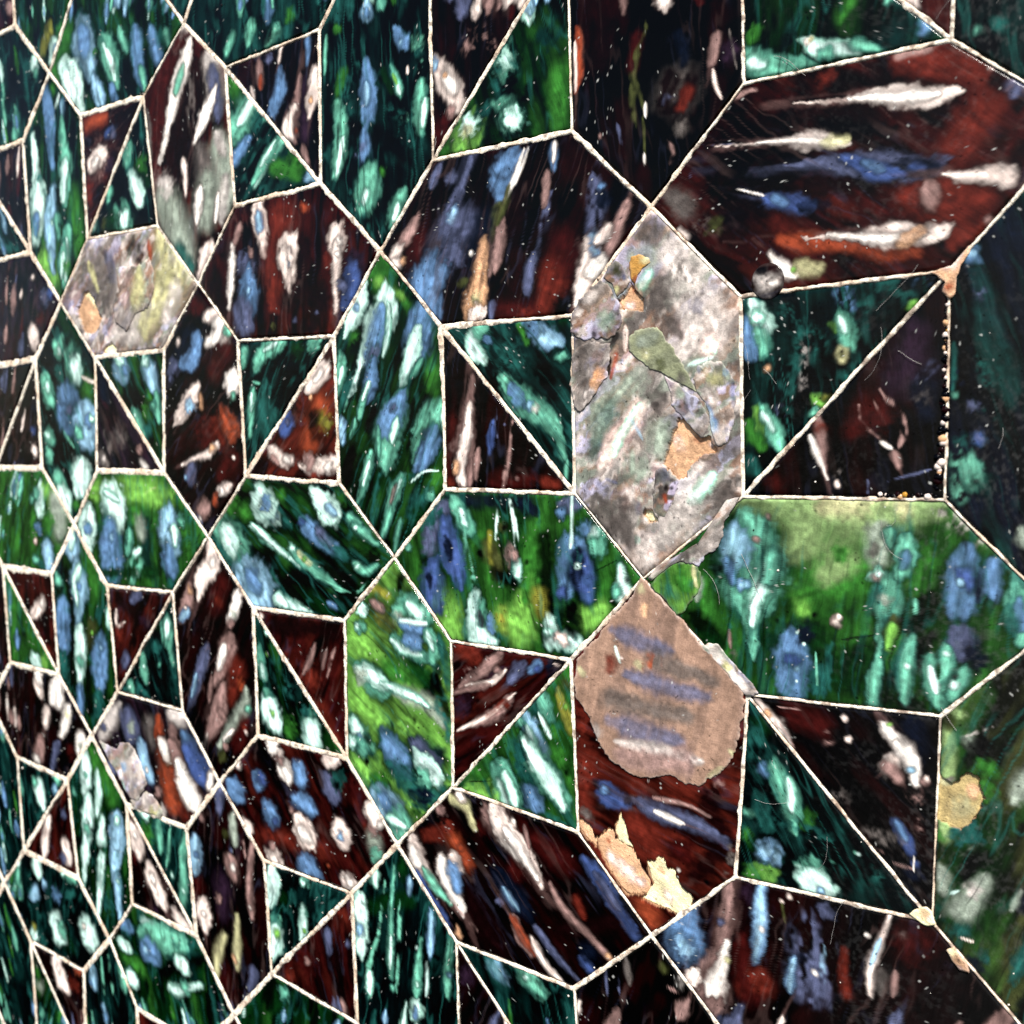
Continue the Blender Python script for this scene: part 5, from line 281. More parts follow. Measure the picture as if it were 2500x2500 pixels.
S|p 248,-689,208 272,-734,313 286,-780,208;w 264,-713,111;p 340,-804,205 372,-862,356 404,-908,299 429,-933,146;w 364,-848,145;p 483,-928,182 524,-958,220 574,-986,127;~r 246,-796,224;~v 369,-973,219
T|hexagonal_tile|K|0.14|1|116 150 151 152 149 148|
S|s 899,-1138,71 895,-1173,177 892,-1196,88;~k 780,-1162,53 777,-1193,133 774,-1214,66;~s 972,-1171,56 969,-1196,141 968,-1213,70;~s 790,-1162,67 787,-1192,168 784,-1212,84;s 740,-1174,39 736,-1205,98 734,-1225,49;P 785,-1179,43 780,-1218,109 777,-1245,54;P 899,-1121,60 891,-1187,152 887,-1231,76;s 931,-1113,27 926,-1156,69 922,-1184,34;p 1010,-1086,33 1006,-1121,83 1004,-1144,41;~K 957,-1187,35 954,-1217,88 951,-1237,44;s 861,-1127,58 855,-1181,145 851,-1217,72;s 897,-1145,34 894,-1169,86 892,-1185,43;~s 699,-1182,26 696,-1210,66 694,-1228,33;~k 703,-674,388 856,-758,418 920,-915,340;~r 634,-797,408 614,-920,329;~r 748,-1103,531;~v 777,-756,478 770,-846,320;s 788,-434,237 784,-485,158;c 641,-628,251 635,-692,293 630,-746,168;b 636,-681,101;P 673,-547,99;q 853,-498,158 853,-593,198;d 808,-570,127;P 825,-656,254 837,-703,212;w 839,-677,95;|s 828,-615,127;P 946,-574,106 922,-689,113 927,-822,157;p 922,-789,62;p 664,-841,220 667,-893,308 672,-939,133;w 668,-887,101;P 749,-805,131;h 779,-925,154 732,-1003,244 717,-1082,156;h 849,-836,116 841,-941,192 827,-1023,150;a 821,-999,97;s 929,-998,186 893,-1077,157;|P 889,-524,121 905,-619,81
T|hexagonal_tile|r|0.12|1|116 115 118 121 153 150|maroon hexagonal tile dotted with short blue and cream drops
S|~k 1011,-255,549 1112,-328,405;~K 1350,-231,637;~k 1381,-233,263;~R 1028,-514,304 1270,-498,290;b 998,-338,268 988,-369,201;b 1191,-274,283 1196,-300,283;w 1116,-280,287 1135,-304,215;P 1097,-247,201;p 1105,-236,115;s 1172,-366,226;b 1165,-363,114 1212,-375,300 1237,-392,259;b 1034,-436,307 1053,-464,306;B 1067,-471,117;p 1174,-430,216 1206,-469,346 1232,-481,249;w 1186,-460,188 1225,-478,124;P 1149,-404,86;p 1358,-417,306 1370,-436,272;c 1357,-435,107;s 1309,-285,258 1345,-317,257;T 1361,-269,265;k 1353,-288,106;b 1200,-559,291 1225,-589,362;p 1375,-570,217 1413,-559,172;w 1394,-569,160;p 1045,-582,293 1072,-603,292;w 1058,-597,118;P 1047,-552,119;q 1494,-391,254 1509,-448,253;m 1509,-457,204;P 1495,-378,153;p 1312,-226,214 1358,-203,127;w 1071,-224,232;o 1300,-541,55;p 1480,-316,190 1514,-360,189;w 1525,-357,101;b 853,-404,316 890,-416,251;p 913,-519,270 935,-528,202;p 1054,-594,178;B 1007,-346,178;p 891,-318,123
T|triangular_tile|j|0.13|1|150 153 151|
S|~G 1292,-975,26 1286,-993,65 1282,-1005,32;c 1361,-969,58 1339,-1033,145 1324,-1075,72;b 1346,-1012,43 1330,-1059,72;b 1314,-959,78 1307,-979,196 1302,-992,98;w 1364,-937,36 1355,-962,90 1349,-979,45;b 1358,-954,27 1351,-973,45;T 1341,-949,68 1323,-999,172 1312,-1033,86;~G 1374,-948,25 1361,-987,62 1352,-1013,31;~g 1086,-715,295;~k 1220,-769,228;m 1033,-658,239;w 1035,-628,226 1038,-681,274 1012,-747,126;m 1196,-621,171;w 1189,-628,114;m 1176,-726,144;w 1177,-702,68 1172,-775,167 1163,-821,97;l 1179,-782,58;m 1044,-801,240;w 1043,-811,269 1048,-848,271 1021,-916,187;l 1056,-831,120;|T 1275,-635,231 1243,-724,175;T 1137,-690,174;T 1118,-753,117
T|triangular_tile|r|0.13|1|153 154 151|
S|p 1189,-996,38 1195,-1020,95 1200,-1036,47;~k 1344,-943,66 1361,-1011,167 1372,-1055,83;p 1308,-992,49 1314,-1016,123 1318,-1031,61;P 1340,-956,50 1345,-975,126 1349,-988,63;p 1325,-981,43 1338,-1033,109 1347,-1068,54;s 1324,-950,31 1336,-996,79 1344,-1027,39;~s 1306,-965,78 1324,-1034,196 1336,-1080,98;~K 1381,-953,44 1387,-979,110 1391,-996,55;~s 1322,-968,30 1335,-1020,75 1344,-1054,37;~r 1180,-878,463;~K 1316,-831,333;~R 1357,-671,217;s 1288,-743,138 1297,-824,103;s 1371,-762,81;P 1187,-875,87;~R 1105,-952,238
T|hexagonal_tile|j|0.1|1|121 155 156 157 154 153|
S|~G 1561,-1045,63 1546,-1111,158 1536,-1154,79;w 1650,-914,78 1641,-958,195 1634,-987,97;b 1644,-943,58 1636,-976,97;~k 1407,-1170,72 1399,-1205,182 1394,-1228,91;~k 1755,-803,26 1746,-843,65 1740,-869,32;T 1449,-1078,78 1442,-1106,196 1438,-1125,98;b 1519,-1079,42 1504,-1145,106 1494,-1189,53;b 1640,-930,64 1630,-974,160 1623,-1003,80;b 1684,-985,31 1676,-1019,79 1671,-1041,39;m 1504,-1156,74 1497,-1188,185 1492,-1210,92;b 1500,-1177,55 1494,-1202,92;w 1573,-994,67 1562,-1042,169 1555,-1074,84;w 1673,-1034,26 1668,-1057,65 1665,-1073,32;b 1670,-1049,19 1666,-1067,32;T 1578,-1095,71 1572,-1121,179 1568,-1138,89;T 1611,-1126,60 1607,-1144,150 1604,-1155,75;w 1606,-869,47 1592,-934,119 1582,-976,59;w 1657,-838,79 1651,-863,197 1647,-880,98;m 1751,-1004,58 1746,-1026,146 1743,-1041,73;m 1691,-944,53 1676,-1009,132 1667,-1052,66;b 1681,-987,39 1670,-1036,66;m 1689,-992,55 1675,-1055,139 1666,-1097,69;c 1525,-914,33 1519,-942,83 1515,-960,41;w 1655,-834,71 1646,-874,178 1640,-900,89;b 1649,-861,53 1642,-891,89;b 1716,-969,50 1711,-994,125 1707,-1011,62;m 1538,-1019,26 1528,-1063,65 1521,-1093,32;b 1531,-1049,19 1524,-1082,32;T 1720,-1046,32 1709,-1096,82 1701,-1130,41;~k 1399,-1195,28 1394,-1220,71 1390,-1237,35;c 1645,-1174,49 1638,-1205,124 1633,-1226,62;b 1640,-1194,37 1635,-1218,62;T 1481,-930,39 1470,-978,98 1463,-1009,49;~k 1560,-1080,35 1551,-1120,88 1545,-1147,44;~g 1465,-624,206 1631,-552,238;~k 1518,-763,120 1625,-683,123 1735,-689,144;~g 1606,-474,247;w 1436,-593,153 1432,-656,249 1435,-723,245 1426,-776,147;c 1430,-702,159;m 1500,-525,175;w 1506,-506,148 1505,-542,89;m 1578,-473,45 1568,-571,68 1558,-661,85 1548,-753,146 1551,-805,122;w 1557,-684,57 1546,-780,86;c 1640,-486,81 1632,-539,65;|m 1541,-527,44 1510,-677,54 1475,-777,139 1457,-892,233;w 1466,-825,139 1457,-883,116;|m 1602,-561,83 1585,-696,83 1567,-843,112;m 1671,-659,53 1656,-759,134 1648,-823,162;w 1655,-786,74;c 1719,-551,105 1710,-634,118 1708,-694,109;m 1781,-615,60 1767,-699,105 1769,-779,136;c 1772,-719,71;w 1696,-715,43 1687,-809,54;w 1653,-682,39;m 1555,-839,77
T|hexagonal_tile|K|0.12|1|121 120 123 126 158 155|
S|~K 2377,-613,26 2386,-645,66 2393,-667,33;~k 2353,-588,28 2361,-614,72 2366,-632,36;~r 2024,-242,220 1997,-384,222;~r 1904,-272,265;~K 1847,-488,445 1943,-578,436;~R 1749,-331,229 1694,-357,155;h 1795,-222,175 1846,-227,156 1869,-281,97;p 1831,-210,135;P 1752,-261,140;R 1776,-304,185;p 1650,-373,180 1665,-407,239 1680,-445,236 1733,-476,110;w 1649,-407,181 1669,-439,181;~o 1801,-338,277 1850,-390,219;o 1826,-352,91;P 1920,-225,152 1953,-252,331 1990,-289,252 2035,-327,199;w 1938,-263,174 1994,-300,172 2049,-335,145;w 1747,-397,116 1771,-436,231 1796,-474,230 1825,-523,114;p 1794,-385,166 1829,-416,110;b 1798,-416,224 1812,-461,168;B 1668,-465,121 1699,-511,180 1741,-553,178 1771,-593,118;m 1691,-442,117 1743,-490,114 1784,-515,55;n 1939,-385,210 1986,-427,258 2036,-466,153;s 1958,-423,106 1999,-466,79;P 1994,-487,105 2016,-535,132 2052,-570,78;o 2017,-515,64;|P 1795,-511,83 1875,-564,54;a 1808,-590,116;|s 1947,-458,132;~r 2071,-268,270 2159,-301,352;~K 2134,-478,211 2303,-406,201;p 1942,-220,155 1970,-256,304 2016,-290,200 2061,-339,150 2083,-371,75;w 1970,-263,151 2025,-311,125 2069,-356,75;P 2036,-239,49 2048,-293,48;n 1952,-389,205 1998,-423,259 2044,-475,207;c 1965,-421,78 2011,-462,78;B 2223,-280,139 2252,-312,184 2292,-362,159 2347,-417,112;s 2243,-303,92 2304,-369,82;P 2114,-366,74 2157,-425,97 2208,-454,94 2282,-507,70;R 2179,-374,96 2208,-421,95;a 2274,-499,58;o 1987,-489,80 2019,-526,105 2064,-566,78;p 2056,-530,104 2100,-585,77 2153,-616,59;s 2066,-495,102 2132,-554,75 2188,-588,48;B 2198,-528,97 2231,-554,96;~n 2219,-506,239;w 2003,-236,42
T|triangular_tile|t|0.13|1|155 158 159|
S|T 1845,-965,64 1847,-1003,161 1849,-1028,80;~G 1977,-714,25 1981,-771,64 1984,-809,32;T 2148,-874,67 2151,-924,169 2154,-957,84;~k 1815,-921,74 1819,-987,186 1822,-1031,93;~k 2064,-679,56 2066,-704,140 2067,-720,70;T 2174,-658,54 2178,-722,136 2181,-764,68;w 1808,-915,25 1812,-972,63 1815,-1011,31;b 1811,-953,19 1814,-996,31;~G 1889,-893,68 1893,-936,171 1895,-965,85;m 2010,-851,31 2015,-915,79 2018,-958,39;b 2013,-894,23 2017,-942,39;b 2098,-721,33 2103,-781,84 2105,-822,42;c 1919,-973,45 1921,-1006,113 1923,-1027,56;b 1921,-995,34 1922,-1019,56;m 2021,-811,47 2023,-847,119 2025,-870,59;m 1978,-839,38 1980,-861,95 1981,-876,47;~G 2039,-906,41 2044,-978,104 2048,-1025,52;c 1917,-635,162 1951,-656,217 1970,-674,110;m 2014,-622,161 2055,-663,159;~k 1890,-710,227;c 1935,-633,167 1958,-666,166;m 2017,-629,149 2053,-644,200 2090,-662,150;w 2035,-635,86;~k 1992,-662,175;~k 2131,-639,166
T|triangular_tile|K|0.13|1|155 159 156|
S|s 1945,-761,34 1921,-808,85 1905,-840,42;~r 1910,-889,75 1884,-942,187 1866,-977,93;p 1999,-729,57 1981,-765,144 1969,-789,72;P 2110,-687,55 2083,-742,138 2064,-779,69;P 2063,-954,31 2034,-1014,78 2014,-1054,39;~k 2093,-779,70 2081,-803,175 2073,-819,87;~s 1952,-886,60 1939,-912,150 1931,-929,75;~K 1894,-832,59 1867,-886,147 1849,-922,73;~r 2159,-756,74 2143,-788,187 2132,-810,93;P 2024,-862,58 2011,-889,146 2002,-906,73;P 2127,-855,58 2109,-891,147 2097,-915,73;~s 2073,-839,31 2059,-867,78 2049,-886,39;~r 2146,-664,64 2125,-707,160 2111,-735,80;p 2073,-690,69 2050,-736,172 2035,-767,86;P 1999,-868,33 1969,-928,83 1949,-968,41;p 1894,-968,26 1883,-991,65 1875,-1006,32;~r 2137,-777,66 2105,-841,166 2084,-884,83;~v 1830,-698,232
T|hexagonal_tile|k|0.13|1|126 160 161 162 159 158|
S|p 2450,-1052,52 2437,-1086,132 2429,-1108,66;P 2366,-825,37 2342,-889,93 2326,-933,46;p 2460,-982,57 2438,-1044,143 2423,-1085,71;~r 2206,-939,65 2190,-981,162 2180,-1009,81;P 2243,-828,66 2234,-855,165 2227,-872,82;~k 2570,-828,45 2546,-893,114 2530,-937,57;~r 2352,-969,44 2330,-1029,111 2315,-1069,55;P 2579,-988,26 2556,-1050,65 2541,-1092,32;~K 2248,-1154,67 2234,-1192,169 2225,-1217,84;p 2483,-758,28 2463,-813,70 2449,-850,35;p 2331,-1135,30 2323,-1159,76 2317,-1175,38;~r 2350,-1029,49 2328,-1088,123 2314,-1127,61;P 2481,-532,55 2471,-559,138 2464,-578,69;P 2426,-1106,46 2418,-1127,116 2412,-1142,58;p 2258,-805,69 2235,-868,174 2220,-910,87;P 2438,-1114,55 2416,-1177,139 2401,-1218,69;P 2582,-551,31 2571,-581,78 2564,-601,39;~k 2426,-576,64 2415,-606,160 2407,-626,80;~k 2470,-1008,58 2449,-1066,146 2435,-1105,73;p 2503,-746,56 2484,-796,140 2472,-829,70;~r 2185,-1076,72 2177,-1097,181 2172,-1112,90;~k 2555,-653,77 2544,-685,194 2536,-706,97;~s 2525,-643,32 2511,-680,82 2502,-705,41;~s 2253,-894,32 2229,-957,80 2214,-1000,40;P 2300,-622,67 2282,-672,167 2270,-705,83;s 2218,-1074,51 2202,-1117,127 2191,-1146,63;~s 2549,-767,55 2529,-823,137 2515,-859,68;s 2497,-1189,57 2485,-1221,143 2477,-1243,71;~K 2552,-960,33 2530,-1018,84 2516,-1057,42;p 2460,-1135,26 2450,-1163,65 2444,-1181,32;p 2189,-643,33 2181,-663,84 2176,-677,42;~k 2416,-583,33 2392,-650,83 2375,-694,41;P 2322,-1158,70 2300,-1217,176 2286,-1256,88;P 2487,-1119,78 2466,-1178,195 2451,-1217,97;P 2276,-783,52 2268,-803,131 2263,-817,65;~K 2294,-698,57 2283,-728,143 2276,-747,71;|s 2269,-538,42 2272,-596,42;|s 2298,-513,42 2305,-584,42;E 2322,-486,83 2330,-549,83;~d 2420,-475,110;:e 2457,-497,144;|P 2431,-517,39 2461,-520,39
T|hexagonal_tile|K|0.13|1|126 125 128 131 163 160|
S|p 3169,-585,69 3152,-630,172 3140,-661,86;P 3114,-398,71 3097,-443,179 3086,-473,89;s 2763,-596,48 2752,-626,121 2744,-646,60;P 2486,-569,52 2477,-592,132 2471,-607,66;~r 2886,-574,48 2867,-624,121 2854,-657,60;s 2559,-538,56 2539,-590,141 2525,-625,70;s 2940,-446,52 2933,-463,130 2929,-475,65;~s 2769,-494,27 2751,-541,68 2739,-572,34;~s 2648,-527,34 2624,-590,87 2608,-632,43;~K 3077,-363,37 3060,-409,93 3048,-439,46;~k 3050,-590,74 3035,-628,186 3025,-653,93;P 3047,-367,31 3035,-397,79 3027,-418,39;~s 2789,-584,26 2779,-610,67 2773,-627,33;p 2884,-548,37 2865,-597,92 2853,-630,46;P 3189,-332,46 3181,-352,115 3176,-365,57;~s 3195,-333,43 3179,-375,108 3168,-403,54;P 2731,-597,48 2713,-644,122 2701,-675,61;P 3133,-313,68 3109,-375,171 3093,-416,85;~K 2858,-390,40 2852,-407,100 2847,-418,50;~k 2892,-585,38 2868,-646,97 2853,-687,48;p 3174,-588,64 3156,-635,160 3144,-666,80;p 2707,-489,39 2683,-551,98 2667,-593,49;~K 2696,-518,28 2688,-538,72 2683,-551,36;s 3174,-294,37 3152,-349,94 3138,-385,47;P 2992,-595,46 2983,-617,115 2978,-631,57;~K 2962,-376,79 2953,-400,197 2947,-416,98;P 3080,-421,66 3056,-485,166 3039,-528,83;P 3138,-502,24 3126,-532,61 3119,-552,30;p 2825,-497,38 2818,-515,97 2814,-526,48;~K 2716,-582,35 2699,-626,89 2687,-655,44;P 2815,-470,49 2790,-535,124 2773,-579,62;s 2938,-383,33 2928,-410,84 2921,-427,42;P 2948,-540,36 2934,-577,90 2924,-602,45;s 2608,-495,60 2586,-553,152 2571,-591,76;P 3172,-202,68 3158,-240,170 3148,-266,85;s 2998,-459,38 2984,-495,96 2975,-519,48;~v 2635,-252,329;~R 2662,-424,228 2619,-456,173;c 2661,-206,80 2658,-262,96 2652,-329,97 2649,-389,65;w 2658,-239,45 2652,-345,45;|s 2747,-266,268 2764,-324,446 2764,-420,496;s 2793,-230,153;~n 2748,-345,189;c 2733,-351,60 2721,-426,90;|c 2788,-301,61 2789,-379,61;w 2773,-366,47;~R 2830,-296,89 2831,-386,119;~r 2619,-356,200;p 2914,-199,34 2896,-265,65 2882,-306,81 2878,-375,70;c 2901,-248,39 2882,-309,39;E 2905,-307,108 2897,-362,108;P 2930,-305,54 2926,-358,54;w 2876,-253,41;p 2945,-234,71;p 2716,-222,44;p 2700,-236,32;~r 2965,-242,339;~K 3019,-283,331;|d 2700,-239,33 2707,-279,33;~K 2616,-274,199;s 2502,-272,209;b 2484,-315,211 2476,-386,370 2487,-434,352;c 2476,-410,214;P 2582,-245,100 2576,-320,133 2565,-391,159 2541,-450,235 2548,-506,443;w 2583,-368,62 2565,-424,126 2548,-489,256;p 2494,-473,178;s 2565,-323,68;h 2583,-402,68;c 2659,-222,96 2653,-296,129 2650,-369,98;w 2656,-311,49;~r 2617,-390,219 2634,-457,291;~R 2650,-428,199
T|triangular_tile|j|0.14|0|160 163 161|
S|m 2899,-696,29 2900,-758,73 2901,-799,36;b 2900,-737,22 2901,-783,36;m 2982,-894,24 2983,-924,61 2983,-945,30;b 2982,-914,18 2983,-937,30;~k 2872,-768,27 2873,-806,68 2873,-831,34;m 2965,-712,32 2966,-750,80 2966,-776,40;b 2965,-738,24 2966,-766,40
T|hexagonal_tile|g|0.14|0|131 164 165 166 167 163|
S|~G 3275,-558,44 3273,-605,110 3271,-636,55;~G 3224,-1095,64 3222,-1142,161 3220,-1173,80;w 3347,-967,55 3346,-994,139 3345,-1012,69;b 3346,-985,41 3345,-1005,69;~G 3360,-612,35 3357,-677,88 3355,-721,44;b 3264,-632,70 3262,-668,176 3261,-692,88;b 3225,-388,63 3224,-410,158 3223,-424,79;~k 3032,-1043,64 3031,-1081,161 3030,-1106,80
T|hexagonal_tile|j|0.14|0|131 130 168 169 170 164|
S|w 3969,-281,37 3970,-328,94 3971,-360,47;T 3685,-393,71 3686,-437,179 3687,-466,89;~k 3499,-474,76 3500,-525,190 3501,-559,95;m 3650,-571,40 3652,-631,101 3653,-671,50;T 3205,-283,76 3205,-305,190 3205,-319,95;b 3207,-278,25 3209,-349,63 3211,-397,31;w 3683,-563,52 3684,-601,132 3685,-626,66;b 3684,-588,39 3685,-617,66
T|hexagonal_tile|K|0.14|0|171 172 173 174 175 176|
S|P -1681,-1734,69 -1653,-1795,174 -1634,-1836,87;~k -1625,-1982,50 -1616,-2003,126 -1610,-2016,63;~K -1729,-1375,37 -1702,-1433,94 -1684,-1472,47;~s -1689,-1719,24 -1673,-1754,61 -1662,-1778,30;P -1737,-1234,51 -1719,-1270,128 -1708,-1295,64;p -1669,-1265,27 -1642,-1322,68 -1624,-1360,34;~K -1713,-1203,32 -1691,-1249,80 -1677,-1281,40;P -1486,-1467,69 -1464,-1514,174 -1450,-1544,87
T|hexagonal_tile|j|0.14|1|171 139 138 142 177 172|
S|~G -1034,-1021,74 -1042,-1081,185 -1048,-1121,92;m -1035,-1280,35 -1043,-1338,88 -1049,-1377,44;b -1041,-1319,26 -1047,-1362,44;b -932,-1025,57 -938,-1075,143 -943,-1107,71;b -810,-1086,31 -817,-1140,77 -822,-1176,38;m -1472,-1352,70 -1479,-1400,177 -1483,-1431,88;w -958,-1169,44 -964,-1211,111 -968,-1239,55;b -962,-1197,33 -966,-1228,55;T -1335,-1137,25 -1344,-1197,62 -1349,-1237,31;m -1516,-1303,51 -1524,-1362,129 -1530,-1402,64;T -1347,-1022,49 -1354,-1073,123 -1358,-1107,61;b -1596,-1388,48 -1605,-1450,122 -1610,-1491,61;b -895,-1264,53 -905,-1335,134 -911,-1382,67;c -1352,-1268,41 -1355,-1290,104 -1357,-1304,52;b -1354,-1283,31 -1356,-1299,52;T -1276,-1236,61 -1281,-1273,154 -1284,-1298,77;~G -1494,-1246,65 -1497,-1267,164 -1499,-1281,82;b -908,-1219,65 -911,-1239,163 -912,-1252,81;~G -1438,-1338,43 -1441,-1359,109 -1443,-1373,54;w -1025,-1065,76 -1034,-1129,192 -1039,-1171,96;b -1031,-1108,57 -1037,-1155,96;T -837,-1161,51 -846,-1228,128 -852,-1272,64;b -1196,-1211,44 -1200,-1241,112 -1203,-1261,56;c -1564,-1217,53 -1570,-1255,132 -1573,-1281,66;m -1086,-1281,38 -1094,-1341,97 -1100,-1381,48;b -1091,-1321,29 -1098,-1366,48;m -1416,-1141,76 -1423,-1194,191 -1428,-1228,95;b -1421,-1176,57 -1426,-1215,95;T -834,-1204,59 -837,-1226,148 -839,-1240,74;T -1453,-1177,55 -1462,-1245,137 -1469,-1290,68;~G -1355,-1121,44 -1362,-1170,111 -1366,-1202,55;w -1099,-1279,66 -1108,-1342,167 -1113,-1385,83;~k -1147,-1085,25 -1150,-1112,63 -1153,-1130,31;b -839,-1233,37 -846,-1284,94 -851,-1317,47
T|triangular_tile|K|0.14|0|172 177 173|
S|P -1180,-1794,48 -1190,-1828,122 -1197,-1851,61;~r -1202,-1591,27 -1215,-1638,69 -1224,-1669,34;~s -1246,-1746,45 -1266,-1814,113 -1280,-1860,56;~k -1214,-1678,32 -1221,-1700,81 -1225,-1715,40;~r -1049,-1633,49 -1060,-1671,123 -1068,-1696,61;p -1057,-1666,76 -1076,-1732,190 -1089,-1776,95
T|triangular_tile|j|0.14|0|177 178 173|
S|c -1387,-1694,73 -1414,-1748,184 -1433,-1784,92;m -1329,-1767,63 -1352,-1810,159 -1366,-1839,79;b -1344,-1796,47 -1361,-1828,79;c -1303,-1581,49 -1327,-1629,123 -1343,-1660,61;~G -1018,-1413,54 -1048,-1472,136 -1068,-1511,68;T -1095,-1629,47 -1107,-1652,117 -1115,-1668,58
T|hexagonal_tile|j|0.14|1|142 179 180 181 178 177|
S|m -898,-1807,69 -888,-1831,173 -882,-1847,86;w -990,-1221,49 -974,-1260,122 -963,-1285,61;~k -983,-1456,77 -961,-1508,194 -946,-1542,97;w -876,-1566,33 -853,-1621,83 -837,-1658,41;T -860,-1207,27 -851,-1229,69 -845,-1243,34;~G -939,-1689,74 -920,-1734,185 -907,-1764,92;w -887,-1744,25 -861,-1805,64 -844,-1845,32;T -629,-1856,73 -618,-1882,183 -611,-1899,91;~G -809,-1304,62 -785,-1363,155 -768,-1402,77;m -883,-1747,50 -858,-1805,127 -842,-1844,63;m -766,-1378,71 -742,-1437,178 -725,-1476,89;b -720,-1865,31 -695,-1925,78 -678,-1964,39;m -726,-1941,55 -698,-2007,138 -680,-2050,69;c -746,-1809,63 -722,-1868,158 -705,-1908,79;b -730,-1848,47 -711,-1893,79;T -764,-1521,27 -750,-1556,69 -740,-1579,34;T -701,-1253,55 -684,-1295,138 -672,-1323,69;b -908,-1926,66 -881,-1988,166 -864,-2030,83;~k -765,-1793,32 -740,-1852,81 -724,-1891,40;w -749,-1980,37 -737,-2010,93 -729,-2029,46;b -741,-2000,28 -732,-2022,46;~G -977,-1929,58 -954,-1984,146 -939,-2020,73;~G -808,-1543,31 -790,-1586,79 -778,-1615,39;~G -950,-1472,77 -924,-1535,192 -906,-1577,96;~k -967,-1852,56 -940,-1915,142 -923,-1957,71;m -887,-1318,62 -860,-1384,155 -842,-1427,77;b -869,-1362,46 -849,-1411,77;b -619,-1673,73 -604,-1709,183 -594,-1733,91;m -940,-1730,47 -927,-1762,118 -918,-1784,59;T -867,-1653,48 -850,-1694,122 -838,-1721,61;~k -691,-1898,49 -663,-1964,123 -644,-2008,61;b -993,-1787,54 -974,-1833,136 -961,-1864,68;~G -802,-1437,39 -782,-1485,98 -768,-1517,49;T -743,-1934,54 -734,-1956,135 -728,-1970,67
T|hexagonal_tile|j|0.13|1|142 141 144 147 182 179|
S|~G -686,-1102,45 -690,-1126,114 -693,-1142,57;c -773,-1266,67 -780,-1306,168 -784,-1332,84;~G -683,-1140,33 -692,-1191,84 -697,-1225,42;T -654,-1039,31 -659,-1067,79 -662,-1085,39;w -705,-1174,32 -709,-1201,82 -712,-1218,41;b -708,-1192,24 -711,-1212,41;m -650,-1148,72 -658,-1195,180 -663,-1227,90;b -655,-1179,54 -661,-1215,90;T -751,-1002,56 -757,-1034,141 -760,-1055,70;b -692,-1293,77 -697,-1324,194 -701,-1344,97;~G -741,-1008,76 -749,-1057,191 -755,-1090,95;m -742,-1051,41 -747,-1081,104 -750,-1101,52;w -795,-1171,30 -801,-1206,76 -805,-1230,38;b -799,-1194,23 -803,-1221,38;c -754,-1110,43 -764,-1173,108 -771,-1215,54;m -656,-1060,61 -667,-1126,154 -674,-1169,77;m -705,-1071,58 -710,-1098,145 -713,-1115,72;~G -756,-1059,49 -766,-1121,124 -773,-1162,62;w -656,-1035,58 -660,-1059,147 -663,-1075,73;w -758,-1191,58 -767,-1250,146 -774,-1289,73;c -798,-1275,34 -810,-1344,85 -817,-1391,42;b -806,-1321,25 -814,-1373,42;m -724,-1201,74 -728,-1224,185 -730,-1239,92;b -726,-1216,55 -729,-1233,92;m -769,-1066,36 -775,-1104,92 -779,-1130,46;~G -734,-1058,75 -738,-1082,189 -741,-1098,94;~k -685,-1237,53 -694,-1291,134 -700,-1327,67;~G -785,-1080,59 -788,-1099,148 -790,-1112,74;c -668,-1305,46 -675,-1342,116 -679,-1367,58;b -673,-1329,34 -677,-1357,58;m -694,-1142,37 -700,-1179,92 -705,-1204,46;~G -720,-1073,72 -730,-1133,181 -737,-1173,90;m -746,-1099,30 -755,-1152,76 -760,-1187,38;b -752,-1134,23 -758,-1174,38;~G -778,-1270,72 -783,-1298,181 -786,-1317,90;T -767,-1227,67 -777,-1286,169 -784,-1326,84;~k -210,-1133,678;~g -289,-1300,434;w -481,-1055,335 -501,-1023,268;m -262,-1007,254 -185,-1021,125;w -286,-1013,129;c -506,-1146,290 -549,-1184,219;b -346,-1118,262;T -264,-1106,185 -202,-1063,122;c -438,-1094,178;w -374,-1239,385 -343,-1274,511;m -318,-1260,262;w -128,-1181,368 -100,-1227,490;p -140,-1191,125;w -561,-1357,278;y -556,-1322,138
T|triangular_tile|K|0.13|1|179 182 183|
S|P -210,-1573,60 -200,-1635,150 -194,-1676,75;P -319,-1708,54 -314,-1740,137 -311,-1761,68;~s -292,-1610,50 -286,-1649,127 -282,-1675,63;~k -559,-1704,73 -555,-1731,183 -552,-1748,91;p -180,-1732,67 -169,-1801,167 -162,-1847,83;P -179,-1677,49 -175,-1703,123 -172,-1721,61;~K -526,-1713,41 -518,-1761,104 -513,-1793,52;s -181,-1796,35 -174,-1835,88 -170,-1862,44;~r -533,-1652,70 -529,-1682,177 -526,-1702,88;p -530,-1770,77 -523,-1814,193 -518,-1844,96;P -562,-1768,33 -553,-1828,83 -547,-1868,41;~k -510,-1636,40 -501,-1692,100 -495,-1730,50;~r -252,-1593,32 -241,-1659,80 -234,-1703,40;s -355,-1631,79 -347,-1682,199 -341,-1716,99;~K -534,-1688,36 -524,-1751,91 -518,-1793,45;~r -200,-1572,62 -189,-1638,157 -182,-1683,78;~s -505,-1793,29 -497,-1843,73 -491,-1877,36;s -329,-1718,60 -322,-1764,150 -317,-1795,75;P -510,-1644,38 -504,-1682,95 -500,-1708,47;p -386,-1415,271 -358,-1476,399 -315,-1505,242;w -366,-1447,133;o -219,-1383,257;~R -253,-1470,347
T|triangular_tile|g|0.13|1|179 183 180|
